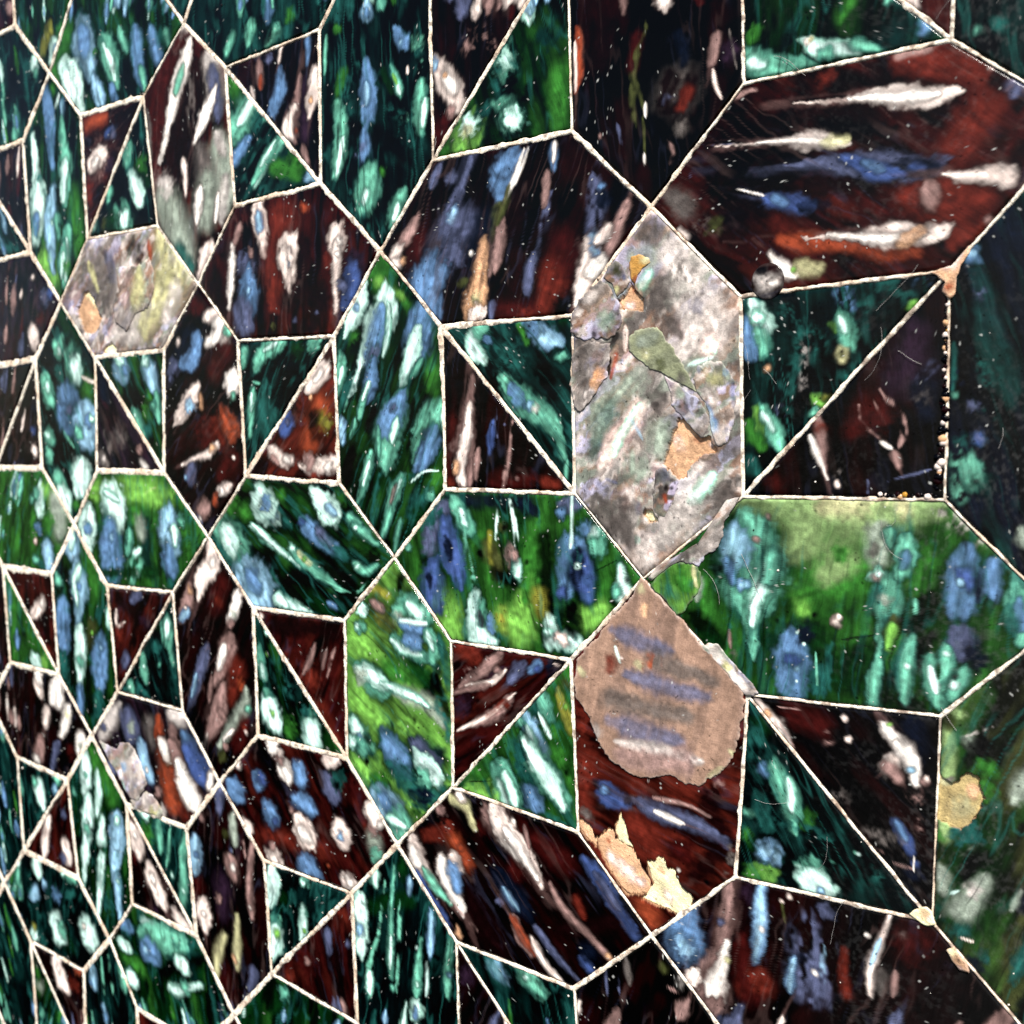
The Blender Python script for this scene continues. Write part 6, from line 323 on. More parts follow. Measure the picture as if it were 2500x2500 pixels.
S|~k -507,-1784,47 -514,-1804,119 -519,-1817,59;m -273,-1616,36 -282,-1639,91 -288,-1655,45;~G -379,-1624,70 -393,-1662,175 -403,-1687,87;c -584,-1791,30 -605,-1848,76 -619,-1886,38;~G -496,-1764,65 -520,-1829,164 -536,-1873,82;m -461,-1684,28 -477,-1726,71 -487,-1755,35;b -471,-1712,21 -483,-1744,35;~G -478,-1738,70 -491,-1772,175 -499,-1794,87;c -339,-1629,64 -358,-1680,162 -370,-1715,81;T -331,-1585,26 -346,-1624,65 -356,-1651,32;m -540,-1676,70 -547,-1695,175 -552,-1708,87;T -371,-1681,72 -384,-1718,182 -393,-1742,91;T -552,-1657,34 -560,-1681,85 -566,-1697,42;m -550,-1731,28 -572,-1789,70 -586,-1827,35;m -255,-1570,36 -262,-1588,91 -266,-1600,45;m -344,-1740,57 -366,-1799,144 -381,-1839,72;~k -394,-1745,56 -415,-1801,142 -429,-1839,71;q -542,-1580,279;~G -559,-1520,186
T|hexagonal_tile|j|0.13|1|147 184 185 186 183 182|
S|T 74,-1542,32 79,-1576,82 83,-1599,41;m -131,-1538,35 -122,-1599,87 -116,-1639,43;b -125,-1579,26 -118,-1624,43;~k 115,-1554,38 124,-1619,95 131,-1662,47;w 40,-1724,55 44,-1748,137 46,-1764,68;b 43,-1740,41 45,-1758,68;m -7,-1978,26 2,-2046,66 9,-2092,33;b -1,-2023,19 6,-2075,33;w 24,-1537,31 30,-1574,79 34,-1599,39;T 182,-1534,60 188,-1570,151 191,-1594,75;c -38,-1464,51 -35,-1482,128 -33,-1495,64;~G -172,-1561,33 -167,-1599,83 -163,-1625,41;w -193,-1942,28 -188,-1976,71 -184,-1998,35;b -189,-1965,21 -186,-1990,35;~G 98,-1774,45 108,-1838,114 114,-1881,57;~G -22,-1722,64 -18,-1749,161 -15,-1767,80;~G -71,-1825,78 -64,-1871,195 -59,-1901,97;m -157,-1612,26 -153,-1641,66 -150,-1660,33;c -26,-1481,59 -20,-1519,148 -17,-1545,74;b -22,-1507,44 -18,-1535,74;m 155,-1729,33 158,-1747,83 159,-1759,41;c -10,-1846,59 -3,-1892,149 0,-1924,74;b -6,-1877,44 0,-1912,74;b -135,-1800,37 -129,-1846,94 -124,-1877,47;T -114,-1878,26 -110,-1901,67 -108,-1916,33;T -120,-1888,47 -109,-1959,119 -102,-2006,59;w 19,-1707,44 25,-1745,112 29,-1770,56;b -48,-1961,76 -39,-2018,191 -34,-2057,95;~G 189,-1446,33 195,-1487,84 199,-1514,42;~k 171,-1858,72 177,-1896,181 180,-1922,90;~k 111,-1998,41 117,-2035,104 121,-2060,52;c 163,-1650,37 171,-1707,94 177,-1745,47;b 169,-1688,28 175,-1731,47;T 53,-1721,48 59,-1762,121 63,-1789,60;m -114,-1752,56 -109,-1784,140 -106,-1805,70;b -111,-1773,42 -107,-1797,70;c -102,-1331,227 -102,-1423,228;|m -31,-1276,90 -27,-1420,90;|m 24,-1258,90 39,-1396,90;m 95,-1263,173 126,-1353,172;w 112,-1299,79;b -123,-1412,84
T|hexagonal_tile|g|0.1|1|147 146 149 152 187 184|
S|~k 793,-1384,46 819,-1445,116 837,-1485,58;m 658,-1337,73 673,-1369,184 682,-1390,92;b 668,-1359,55 678,-1382,92;~G 680,-1306,26 689,-1327,65 695,-1341,32;T 571,-1303,70 591,-1347,175 604,-1377,87;w 246,-1397,35 261,-1429,88 270,-1451,44;b 256,-1419,26 267,-1443,44;~k 531,-1366,27 546,-1400,68 555,-1422,34;~G 588,-1316,56 613,-1374,141 630,-1412,70;b 732,-1188,61 754,-1238,153 769,-1271,76;w 721,-1267,75 749,-1331,188 768,-1374,94;b 740,-1310,56 761,-1358,94;~G 425,-1310,52 435,-1333,131 442,-1348,65;b 677,-1339,34 694,-1377,86 705,-1402,43;~k 452,-1367,52 472,-1410,131 484,-1439,65;T 438,-1358,33 456,-1398,84 468,-1426,42;T 424,-1374,62 436,-1402,156 444,-1420,78;~G 595,-1311,53 611,-1347,133 622,-1371,66;w 496,-1295,56 525,-1360,140 544,-1403,70;m 549,-1307,49 556,-1324,123 561,-1336,61;b 554,-1319,36 560,-1332,61;w 746,-1343,25 760,-1375,64 769,-1396,32;b 755,-1364,19 765,-1388,32;m 503,-1257,41 529,-1316,102 546,-1355,51;b 521,-1296,30 540,-1340,51;~k 572,-1305,51 601,-1370,129 620,-1413,64;m 743,-1185,45 765,-1233,114 779,-1266,57;m 238,-1344,58 260,-1394,146 275,-1427,73;b 770,-1201,26 792,-1252,65 807,-1285,32;c 225,-1382,69 244,-1426,174 257,-1455,87;b 237,-1411,52 252,-1444,87;m 710,-1263,54 719,-1283,136 724,-1296,68;b 716,-1276,40 722,-1291,68;~k 723,-1169,57 745,-1218,143 759,-1251,71;~k 394,-1189,306 627,-1065,244;~G 150,-1227,337 249,-1222,332;~t 578,-1136,348;b 135,-1092,249 195,-1084,185;w 268,-1038,178 374,-1022,116;m 263,-1086,355 407,-1062,461 543,-1039,338;:T 499,-1043,354;b 288,-1129,389 353,-1141,308;c 286,-1141,150;w 106,-1171,211 176,-1172,208;w 483,-1120,197 544,-1120,260;q 509,-1122,142;m 155,-1272,234;w 164,-1281,277 212,-1299,183;w 418,-1231,200 481,-1231,157 627,-1156,98;m 529,-1197,212
T|triangular_tile|r|0.14|1|184 187 185|
S|p 419,-1406,25 425,-1459,63 428,-1495,31;~K 479,-1750,64 485,-1806,160 488,-1844,80;P 446,-1504,76 452,-1571,192 457,-1615,96;P 584,-1575,62 589,-1621,155 592,-1652,77;p 234,-1783,39 239,-1835,99 243,-1869,49;~k 451,-1461,67 454,-1491,169 456,-1511,84;p 306,-1549,29 311,-1602,73 315,-1638,36;s 300,-1744,62 305,-1800,156 309,-1837,78;~s 400,-1742,74 403,-1769,186 405,-1786,93;~k 532,-1669,45 537,-1715,112 540,-1745,56;~k 220,-1669,76 226,-1728,190 230,-1767,95;~K 526,-1547,50 528,-1566,126 530,-1579,63;~K 495,-1712,45 499,-1747,114 501,-1770,57;~K 494,-1779,63 499,-1834,159 503,-1870,79;~s 558,-1688,32 561,-1713,80 563,-1729,40;~k 439,-1582,34 444,-1625,87 446,-1654,43;~r 485,-1485,40 490,-1532,101 493,-1563,50
T|triangular_tile|t|0.14|0|187 188 185|
S|~G 368,-1694,53 353,-1736,134 343,-1765,67;T 455,-1427,58 432,-1493,145 416,-1537,72;b 416,-1767,39 399,-1815,99 388,-1847,49;~G 209,-1597,39 199,-1625,99 193,-1643,49;m 271,-1720,52 259,-1752,130 252,-1773,65;b 263,-1741,39 255,-1765,65
T|hexagonal_tile|r|0.14|1|152 189 190 191 188 187|
S|~s 667,-1213,36 666,-1239,91 665,-1256,45;s 656,-1940,24 654,-1989,62 653,-2022,31;~k 875,-1666,59 874,-1697,148 873,-1717,74;~k 793,-1425,66 792,-1444,165 792,-1457,82;P 976,-1688,75 974,-1735,189 973,-1766,94;P 984,-1567,30 983,-1593,77 982,-1611,38;~s 853,-1823,49 852,-1850,123 851,-1868,61;P 907,-1550,77 904,-1620,194 903,-1666,97;~K 645,-1635,43 644,-1674,108 643,-1699,54;P 905,-1618,58 903,-1676,145 902,-1715,72;~K 659,-1916,42 657,-1958,105 656,-1987,52;~k 756,-1498,72 754,-1543,181 753,-1572,90;~k 889,-1587,24 887,-1639,61 886,-1673,30;~s 967,-1511,46 965,-1552,117 964,-1580,58;~K 798,-1953,48 797,-1998,121 796,-2028,60;p 872,-1523,49 870,-1580,124 868,-1618,62;P 852,-1692,53 851,-1711,132 851,-1725,66;~k 630,-1504,72 628,-1556,182 627,-1591,91;~r 896,-1988,35 895,-2015,89 895,-2033,44;P 983,-1518,73 981,-1568,183 980,-1601,91;P 817,-1754,57 814,-1823,143 813,-1869,71;~r 612,-1416,43 610,-1457,109 609,-1485,54;P 831,-1222,67 829,-1271,169 828,-1304,84;~r 891,-1585,43 889,-1654,109 887,-1699,54;~K 708,-1312,68 707,-1339,171 706,-1357,85;~s 698,-1954,59 696,-2011,149 694,-2048,74;P 689,-1418,44 687,-1477,110 686,-1517,55;~s 700,-1291,53 698,-1346,134 697,-1384,67;~s 717,-1752,38 715,-1796,96 714,-1825,48;~k 659,-1439,60 657,-1493,151 656,-1529,75;~k 668,-1725,75 667,-1752,189 666,-1770,94;s 742,-1413,43 740,-1473,108 738,-1513,54;s 994,-1975,42 993,-2004,107 992,-2024,53;~k 956,-1565,68 954,-1621,170 952,-1659,85
T|hexagonal_tile|g|0.13|1|152 151 154 157 192 189|
S|c 1322,-1026,47 1317,-1049,118 1313,-1065,59;w 1517,-1274,28 1503,-1330,72 1494,-1368,36;b 1507,-1312,21 1497,-1354,36;~G 1279,-1081,69 1266,-1133,172 1258,-1168,86;b 1399,-1376,77 1386,-1430,192 1377,-1466,96;c 1132,-1331,56 1122,-1371,140 1116,-1397,70;b 1125,-1357,42 1118,-1387,70;c 1031,-1342,28 1024,-1370,70 1020,-1389,35;w 1204,-1247,57 1190,-1306,142 1180,-1345,71;b 1195,-1286,42 1184,-1330,71;~k 1562,-1084,79 1546,-1151,199 1536,-1195,99;m 1501,-1385,72 1496,-1406,180 1492,-1419,90;b 1497,-1399,54 1494,-1414,90;w 1242,-1311,70 1231,-1357,175 1224,-1387,87;b 1235,-1341,52 1227,-1376,87;w 1453,-1391,67 1447,-1415,167 1444,-1430,83;b 1449,-1407,50 1445,-1424,83;c 1375,-1387,28 1364,-1434,70 1356,-1465,35;b 1367,-1418,21 1359,-1453,35;m 907,-1250,28 899,-1283,72 894,-1306,36;~G 1473,-1185,70 1459,-1242,175 1450,-1279,87;c 1067,-1076,31 1060,-1102,79 1056,-1119,39;m 802,-1320,67 786,-1385,167 776,-1428,83;b 791,-1363,50 780,-1412,83;m 1125,-1292,51 1117,-1323,128 1112,-1344,64;b 1120,-1313,38 1114,-1336,64;~G 1501,-1066,38 1490,-1110,96 1483,-1139,48;T 1263,-1048,55 1249,-1103,138 1240,-1140,69;b 1227,-1106,57 1219,-1140,142 1214,-1162,71;~k 1273,-1319,33 1268,-1340,82 1264,-1354,41;c 1294,-1321,65 1281,-1377,163 1272,-1414,81;b 1285,-1358,49 1275,-1400,81;w 858,-1149,24 852,-1171,60 849,-1186,30;c 1436,-1065,69 1429,-1091,174 1425,-1107,87;c 863,-1299,64 855,-1333,162 849,-1356,81;m 1576,-1260,39 1569,-1291,99 1564,-1311,49;b 1571,-1280,29 1566,-1303,49;m 1065,-1025,181;~k 1102,-992,179
T|triangular_tile|K|0.14|0|189 192 193|
S|~r 1199,-1534,78 1204,-1579,195 1208,-1609,97;~s 1044,-1788,36 1051,-1844,91 1056,-1881,45;p 1078,-1720,43 1086,-1781,107 1091,-1822,53;~K 1056,-1570,76 1062,-1621,190 1067,-1655,95;P 1031,-1656,61 1039,-1724,154 1045,-1769,77;P 1318,-1698,38 1322,-1726,95 1324,-1745,47
T|triangular_tile|j|0.14|0|189 193 190|
S|w 1355,-1786,66 1372,-1854,165 1383,-1898,82;~G 1107,-1424,34 1119,-1473,87 1127,-1505,43;T 1305,-1721,61 1314,-1755,154 1319,-1778,77;~k 1050,-1405,40 1058,-1439,102 1064,-1462,51;m 1191,-1576,51 1197,-1598,129 1201,-1613,64;m 1217,-1756,28 1224,-1783,70 1228,-1801,35
T|hexagonal_tile|j|0.13|0|157 156 159 162 194 195|
S|T 1651,-1020,24 1652,-1063,60 1652,-1091,30;~G 2352,-1047,54 2352,-1075,135 2353,-1093,67;~k 2351,-1253,54 2352,-1319,135 2353,-1363,67;T 2230,-1244,46 2231,-1290,117 2232,-1320,58;b 2024,-1358,42 2025,-1379,106 2025,-1393,53;m 2126,-1378,58 2128,-1447,147 2129,-1493,73;w 2012,-1101,72 2012,-1127,180 2013,-1144,90;b 2012,-1118,54 2013,-1138,90;m 2013,-754,175
T|hexagonal_tile|K|0.14|0|174 196 197 198 199 200|
S|P -1494,-2729,50 -1477,-2796,125 -1465,-2841,62;~r -1498,-2705,73 -1485,-2752,183 -1477,-2783,91;~K -1470,-2361,26 -1463,-2387,65 -1458,-2405,32;~k -1711,-2305,59 -1698,-2355,148 -1689,-2389,74;~K -1482,-2457,47 -1475,-2485,118 -1470,-2504,59;~s -1511,-2382,78 -1500,-2425,195 -1492,-2453,97;~K -1494,-2772,26 -1476,-2841,67 -1464,-2887,33;P -1741,-2208,45 -1724,-2275,113 -1712,-2319,56
T|hexagonal_tile|g|0.14|1|174 173 178 181 201 196|
S|b -1501,-2081,48 -1479,-2122,121 -1464,-2149,60;c -944,-2131,48 -925,-2168,122 -911,-2192,61;T -1485,-2026,69 -1458,-2077,174 -1439,-2110,87;~k -1422,-2013,72 -1401,-2052,181 -1387,-2078,90;~G -959,-2151,48 -927,-2209,120 -906,-2248,60;w -1417,-2186,52 -1405,-2208,130 -1397,-2223,65;b -1409,-2201,39 -1400,-2217,65;w -1119,-1879,66 -1096,-1921,167 -1081,-1948,83;~G -1143,-2158,71 -1122,-2197,178 -1108,-2222,89;m -1218,-1909,58 -1194,-1954,145 -1178,-1983,72;b -1202,-1939,43 -1184,-1972,72;c -1447,-2194,56 -1427,-2231,140 -1414,-2255,70;T -1342,-2173,24 -1316,-2220,60 -1299,-2251,30;m -807,-2023,32 -774,-2083,80 -752,-2124,40;~k -1494,-2005,48 -1476,-2037,120 -1465,-2059,60;~k -1056,-2164,51 -1043,-2187,128 -1035,-2202,64;T -886,-2105,70 -862,-2148,177 -847,-2177,88;w -903,-1809,36 -882,-1847,90 -868,-1873,45;m -999,-2117,34 -973,-2165,86 -955,-2197,43;c -881,-2097,39 -868,-2120,99 -860,-2135,49;b -873,-2112,29 -863,-2129,49;~k -1015,-2111,27 -994,-2149,67 -981,-2174,33;c -1004,-2023,45 -971,-2084,113 -949,-2124,56;b -982,-2064,34 -958,-2109,56;c -1137,-1831,46 -1117,-1867,116 -1104,-1891,58;m -1502,-1986,70 -1479,-2028,175 -1464,-2056,87;b -1487,-2014,52 -1469,-2045,87;T -818,-1992,79 -790,-2044,199 -771,-2079,99;m -870,-2124,78 -835,-2187,196 -812,-2229,98;b -847,-2166,58 -821,-2213,98;c -1411,-1858,47 -1380,-1915,118 -1359,-1953,59;b -1390,-1896,35 -1367,-1939,59;T -1229,-2008,29 -1215,-2034,73 -1205,-2052,36;m -945,-1876,32 -932,-1901,82 -923,-1917,41
T|triangular_tile|t|0.14|0|196 201 202|
S|b -1345,-2405,29 -1345,-2460,73 -1345,-2497,36;w -1274,-2304,73 -1274,-2336,182 -1274,-2357,91;b -1274,-2325,54 -1274,-2349,91;m -1009,-2277,64 -1009,-2337,162 -1009,-2378,81;~G -1137,-2339,77 -1137,-2410,192 -1137,-2458,96;m -1147,-2537,67 -1147,-2558,168 -1147,-2571,84
T|triangular_tile|r|0.14|0|196 202 197|
S|P -1046,-2506,67 -1033,-2543,169 -1025,-2568,84;s -1370,-2307,39 -1347,-2374,97 -1332,-2419,48;P -1211,-2595,68 -1200,-2628,170 -1193,-2650,85;~K -1295,-2297,79 -1274,-2360,198 -1260,-2401,99;s -1371,-2368,32 -1358,-2407,80 -1350,-2433,40;~K -1205,-2303,58 -1188,-2353,146 -1177,-2387,73
T|hexagonal_tile|t|0.14|0|181 203 204 205 202 201|
S|m -865,-2064,43 -844,-2111,109 -831,-2142,54;b -676,-2793,47 -659,-2831,117 -648,-2856,58;c -976,-2200,36 -966,-2223,92 -960,-2239,46;b -970,-2216,27 -962,-2233,46;w -907,-2213,46 -891,-2250,115 -880,-2276,57;b -896,-2238,34 -884,-2266,57;b -720,-2285,37 -700,-2329,92 -687,-2359,46;T -873,-2372,29 -857,-2409,74 -846,-2434,37
T|hexagonal_tile|g|0.14|0|181 180 183 186 206 203|
S|~G -642,-2061,47 -637,-2108,117 -634,-2140,58;w -194,-2047,37 -192,-2065,93 -191,-2078,46;b -694,-1847,56 -689,-1897,140 -685,-1930,70;T -745,-1811,25 -740,-1855,63 -737,-1885,31;b -625,-1975,44 -622,-2011,110 -619,-2035,55;c -112,-1874,68 -110,-1899,171 -108,-1916,85;m -138,-2070,29 -134,-2112,74 -131,-2140,37;b -99,-2131,57 -92,-2193,144 -88,-2235,72"""

# ---------------------------------------------------------------- noise on the wall plane
def _hash(ix, iy, seed):
    h = (ix.astype(np.int64)*374761393 + iy.astype(np.int64)*668265263 + seed*1274126177) & 0xffffffff
    h = ((h ^ (h >> 13))*1274126177) & 0xffffffff
    return ((h ^ (h >> 16)) & 0xffff)/65535.0
def noise(x, y, seed=0):
    fx, fy = np.floor(x), np.floor(y); tx, ty = x-fx, y-fy
    tx = tx*tx*(3-2*tx); ty = ty*ty*(3-2*ty)
    a = _hash(fx, fy, seed); b = _hash(fx+1, fy, seed); c = _hash(fx, fy+1, seed); d = _hash(fx+1, fy+1, seed)
    return (a*(1-tx)+b*tx)*(1-ty)+(c*(1-tx)+d*tx)*ty
def fbm(x, y, seed=0, n=3):
    s = 0; amp = .5; tot = 0
    for k in range(n):
        s = s+amp*noise(x*2**k, y*2**k, seed+k*17); tot += amp; amp *= .5
    return s/tot
def sstep(a, b, x):
    t = np.clip((x-a)/(b-a), 0, 1); return t*t*(3-2*t)

# ---------------------------------------------------------------- glaze painting: every drip is a tapered stroke of pigment
def parse_strokes(txt):
    out = []
    for s in txt.split(';'):
        h, *pt = s.split()
        mod = ''
        if h[0] in '~|:': mod, h = h[0], h[1:]
        out.append((mod, h, np.array([[float(q) for q in p.split(',')] for p in pt])*(.1, .1, .01)))
    return out

def drip(pts):
    """control points -> smooth path whose ends narrow like a run of glaze"""
    if len(pts) < 2: return pts
    P = np.vstack([2*pts[0]-pts[1], pts, 2*pts[-1]-pts[-2]]); out = []
    k = max(2, 9//(len(pts)-1))
    for i in range(len(pts)-1):
        a, b, c, d = P[i:i+4]
        for j in range(k):
            t = j/k
            q = .5*(2*b+(c-a)*t+(2*a-5*b+4*c-d)*t*t+(3*b-a-3*c+d)*t**3)
            q[2] = b[2]+(c[2]-b[2])*t*t*(3-2*t)
            out.append(q)
    out.append(pts[-1].copy()); out = np.array(out)
    L = np.concatenate([[0], np.cumsum(np.hypot(*np.diff(out[:, :2], axis=0).T))]); t = L/(L[-1]+1e-9)
    wm = out[:, 2].max()
    lim = wm*(.16+1.0*np.sqrt(np.clip(np.sin(np.pi*np.clip(t*.92+.04, 0, 1)), 0, 1)))
    out[:, 2] = np.minimum(out[:, 2]*1.06, lim)
    return out

def stroke_field(X, Z, pts):
    """distance in stroke widths, along, across, local width"""
    if len(pts) == 1:
        dx, dz = X-pts[0, 0], Z-pts[0, 1]
        return np.hypot(dx, dz)/pts[0, 2], dz, dx, np.full(X.shape, pts[0, 2])
    best = np.full(X.shape, 1e9); al = np.zeros(X.shape); ac = np.zeros(X.shape); W = np.ones(X.shape)
    s0 = 0
    for k in range(len(pts)-1):
        p, q = pts[k], pts[k+1]
        d = q[:2]-p[:2]; L = math.hypot(*d)+1e-6; ux, uz = d/L
        a = (X-p[0])*ux+(Z-p[1])*uz; c = (X-p[0])*-uz+(Z-p[1])*ux
        t = np.clip(a/L, 0, 1); ts = t*t*(3-2*t)
        w = p[2]+(q[2]-p[2])*ts
        D = np.hypot(c, a-t*L)/w
        m = D < best
        best = np.where(m, D, best); al = np.where(m, s0+a, al); ac = np.where(m, c, ac); W = np.where(m, w, W)
        s0 += L
    return best, al, ac, W

GREENS = set('gGtjlTdn'); BROWNS = set('rKkRv')
def paint(X, Z, base, rough, strokes, seed, step=.3):
    n = len(X); fs = max(.5, 3.2*step)
    Rg = np.full(n, rough); Hh = np.zeros(n)
    # main flow of this tile
    dv = np.zeros(2)
    for mod, h, p in strokes:
        if len(p) > 1 and mod != '~':
            d = p[-1, :2]-p[0, :2]
            if d[1] > 0: d = -d
            dv += d
    if np.hypot(*dv) < 1e-3: dv = np.array([0., -1.])
    dv /= np.hypot(*dv)
    w1x, w1z = fbm(X/5, Z/5, seed+1)-.5, fbm(X/5, Z/5, seed+2)-.5
    w2x, w2z = fbm(X/1.1, Z/1.1, seed+3)-.5, fbm(X/1.1, Z/1.1, seed+4)-.5
    A = X*dv[0]+Z*dv[1]+w1x*3; B = -X*dv[1]+Z*dv[0]+w1z*1.6
    streak = fbm(A/9, B/max(1.2, 5*step), seed+5, 2)
    broad = fbm(A/16, B/2.6, seed+8)
    patch = fbm(A/13, B/4.5, seed+9)
    mott = fbm(X/2.2, Z/2.2, seed+6)
    grain = fbm(X/fs, Z/fs, seed+7, 1)
    # ground coat: the glaze pools dark and thins out bright along its flow
    if base in GREENS: dk, br = LIN['j']*.4, LIN['G' if base in 'gGld' else 'T']
    elif base in BROWNS: dk, br = LIN['k']*.7, LIN['R' if base in 'rR' else 'r']
    elif base in 'eEzqh': dk, br = LIN['E'], LIN['z']
    else: dk, br = LIN[base]*.55+LIN['s']*.1, LIN[base]*1.12
    C = np.tile(LIN[base], (n, 1))
    gl = base in GREENS or base in BROWNS
    m = (sstep(.40, .64, broad)*(.5 if base in 'Gl' else .88 if gl else .5))[:, None]; C = C*(1-m)+dk*m
    m = (sstep(.5, .72, patch)*(.5 if base not in 'Kkj' else .3))[:, None]; C = C*(1-m)+br*m
    if base in 'eEzqh':                                   # weathered body: stony patches of several greys
        for kk, (cc, lo) in enumerate((('E', .48), ('x', .53), ('z', .53), ('q', .53), ('i', .56), ('x', .58), ('z', .58), ('E', .57))):
            f3 = fbm((X*.8+Z*.6)/9+kk*9, (X*-.6+Z*.8)/3.2+kk*5, seed+60+kk)+.25*(grain-.5)
            m = (sstep(lo-.02, lo+.05, f3)*.62)[:, None]; C = C*(1-m)+LIN[cc]*m
        C *= (.86+.3*fbm(X/1.3, Z/1.3, seed+66))[:, None]*(.8+.45*fbm(X/5, Z/5, seed+67))[:, None]
    C *= (.22+.95*streak if gl else .8+.4*streak)[:, None]*(.7+.6*mott)[:, None]
    def veins(amp, sd):
        # hair-fine threads of pale glaze drawn out along the flow
        bs = max(1.6, 6.5*step); amp = amp*(1 if base in GREENS and base != 'n' else .25 if base in 'kn' else .5)
        r_ = 1-np.abs(2*(.75*noise(A/17, B/bs, sd)+.25*noise(A/8, B/bs*2, sd+1))-1)
        return sstep(.86, .985, r_)*sstep(.42, .66, fbm(A/12, B/6, sd+2))*amp
    wx, wz = fbm(X/13, Z/13, seed+51)-.5, fbm(X/13, Z/13, seed+52)-.5
    vc = LIN['T']*1.25 if base in GREENS else LIN['s']*.55
    if gl:
        m = veins(.6, seed+61)[:, None]; C = C*(1-m)+vc*m
    for si, (mod, h, p) in enumerate(strokes):
        if mod in ('', '|') or len(p) > 2: p = drip(p)
        w = p[:, 2].max(); L = math.hypot(*(p[-1, :2]-p[0, :2]))
        ext = w*2.4+2+L*.4
        near = (X > p[:, 0].min()-ext) & (X < p[:, 0].max()+ext) & (Z > p[:, 1].min()-ext) & (Z < p[:, 1].max()+ext)
        if not near.any(): continue
        k1 = min(1.6, w*.6); k2 = min(1.0, w*.65)
        if len(p) == 1: k1, k2 = w*1.1, w*1.3
        x0_, z0_ = X[near], Z[near]
        kw = 1.6 if w > .5 else .4
        x = x0_+w1x[near]*k1+w2x[near]*k2+wx[near]*kw; z = z0_+w1z[near]*k1+w2z[near]*k2+wz[near]*kw
        g = grain[near]
        if L > .5: u = (p[-1, :2]-p[0, :2])/L
        else: u = dv
        # ends run out in fine combs along the stroke
        A0 = x0_*u[0]+z0_*u[1]; B0 = -x0_*u[1]+z0_*u[0]
        comb = (noise(B0/max(.8, 4*step)+A0*.02, A0/7, seed+19+si)-.5)*min(2.2, .5*w+.07*L)*(.3 if mod == '~' else 1)
        q, al, ac, wl = stroke_field(x+u[0]*comb, z+u[1]*comb, p)
        fib = .7*noise(A0/6+si*3.1, B0/max(.7, 3.5*step)+si*7.7, seed+11+si)+.3*noise(A0/9+si*3.1, B0/1.9+si*7.7, seed+12+si)
        tail = np.clip(1-wl/w, 0, 1)
        if mod == '~' or (mod == '' and h in MATTE and h not in 'af' and gl):
            f2 = streak[near]
            a = np.clip(sstep(1.7, 0.3, q+(g-.5)*.3)*(.6+.7*f2), 0, .94)*(1 if gl else .85)
        elif mod == '|':
            a = sstep(1.4, .4, q)*sstep(.38, .62, fib*.75+g*.25)*.85
        elif mod == ':':
            a = sstep(1.5, .2, q)*sstep(.38, .72, fbm(x0_/max(1.0, 4*step), z0_/max(1.0, 4*step), seed+90+si, 3))*.8
        else:
            s = np.clip(max(.6, 1.9*step)/w+.4*tail, .36, .95) if gl else np.full(q.shape, .62)
            a = sstep(0, 1, (1.16+s-q-(g-.5)*.5)/(2*s))*(.70+.34*sstep(.2, .65, fib))*(.84+.24*sstep(.3, .6, mott[near]))*(1-.22*tail)*(1 if gl or h in 'af' else .85); a = np.clip(a, 0, .98)
            if h in LIGHT and gl:
                C[near] *= (1-sstep(2.3, 1.1, q)*(.6 if w > .5 else .3))[:, None]        # pooled dark line round the drop
                tint2 = (LIN['T']*.85 if base in GREENS else LIN['s']*.5 if h in 'bBcs' else LIN['P']*.38+LIN['r']*.3)
                gw = sstep(1.75, .75, q)*(.35+.5*fib)*.75                              # thin tinted skirt
                C[near] = C[near]*(1-gw)[:, None]+tint2*gw[:, None]
                if len(p) > 1 and w > .5:
                    # wake: glaze dragged on past the narrow end in fine parallel lines
                    pe = np.array([p[0], p[-1]]); nar = 0 if p[:4, 2].mean() < p[-4:, 2].mean() else 1
                    dirn = -u if nar == 0 else u; st_ = p[0] if nar == 0 else p[-1]
                    mid = p[len(p)//2]
                    pe = np.array([[mid[0], mid[1], w*.8], [st_[0], st_[1], w*.75], [st_[0]+dirn[0]*L*.8, st_[1]+dirn[1]*L*.8, w*.35]])
                    qe, _, _, _ = stroke_field(x, z, pe)
                    far = np.clip(((x-st_[0])*dirn[0]+(z-st_[1])*dirn[1])/(L*.8+1e-6), 0, 1)
                    wk = sstep(1.3, .3, qe)*sstep(.38, .66, fib)*.6*(1-.7*far)
                    C[near] = C[near]*(1-wk)[:, None]+tint2*1.15*wk[:, None]
        colr = LIN[h][None]*(.62+.72*fib)[:, None]*(.82+.36*g)[:, None]*(1.14-.28*np.clip(q, 0, 1.2))[:, None]
        if h == 'w' and base in BROWNS: colr = LIN['W'][None]*(.86+.34*fib)[:, None]*(.9+.2*g)[:, None]
        elif h in 'wp': colr = LIN[h][None]*(.86+.34*fib)[:, None]*(.9+.2*g)[:, None]
        if base in 'eEzqh' and h in 'TmBcPsw': mk = .3 if h == 'w' else .5; colr = colr*(1-mk)+C[near]*mk
        if h in 'wmcp' and mod == '' and w > .6:        # thin glaze at a drop's rim lets the tint through
            tint = (LIN['z']*.7 if h in 'wp' and base in BROWNS else LIN['m'] if h == 'w' else LIN['b'] if h == 'c' else LIN['T']*.6+LIN['m']*.4 if h == 'm' else LIN['P'])[None]*(1 if gl else 1.3)
            e = sstep(.3, 1.1, q)[:, None]*.85*min(1, max(.25, 1.3/w))
            colr = colr*(1-e)+tint*(.6+.8*fib)[:, None]*e
        C[near] = C[near]*(1-a)[:, None]+colr*a[:, None]
        if h in MATTE: Rg[near] = Rg[near]*(1-a)+MATTE[h]*a
        else: Rg[near] = Rg[near]*(1-a*.5)+rough*a*.5
        if mod == '' and h in LIGHT: Hh[near] += .045*a
    if gl:
        m = veins(.42, seed+71)[:, None]; C = C*(1-m)+(vc*1.3 if base in GREENS else LIN['P']*.55)*m
        m = veins(.6, seed+81)[:, None]; C = C*(1-m)+dk*m
    C *= (.86+.28*grain)[:, None]
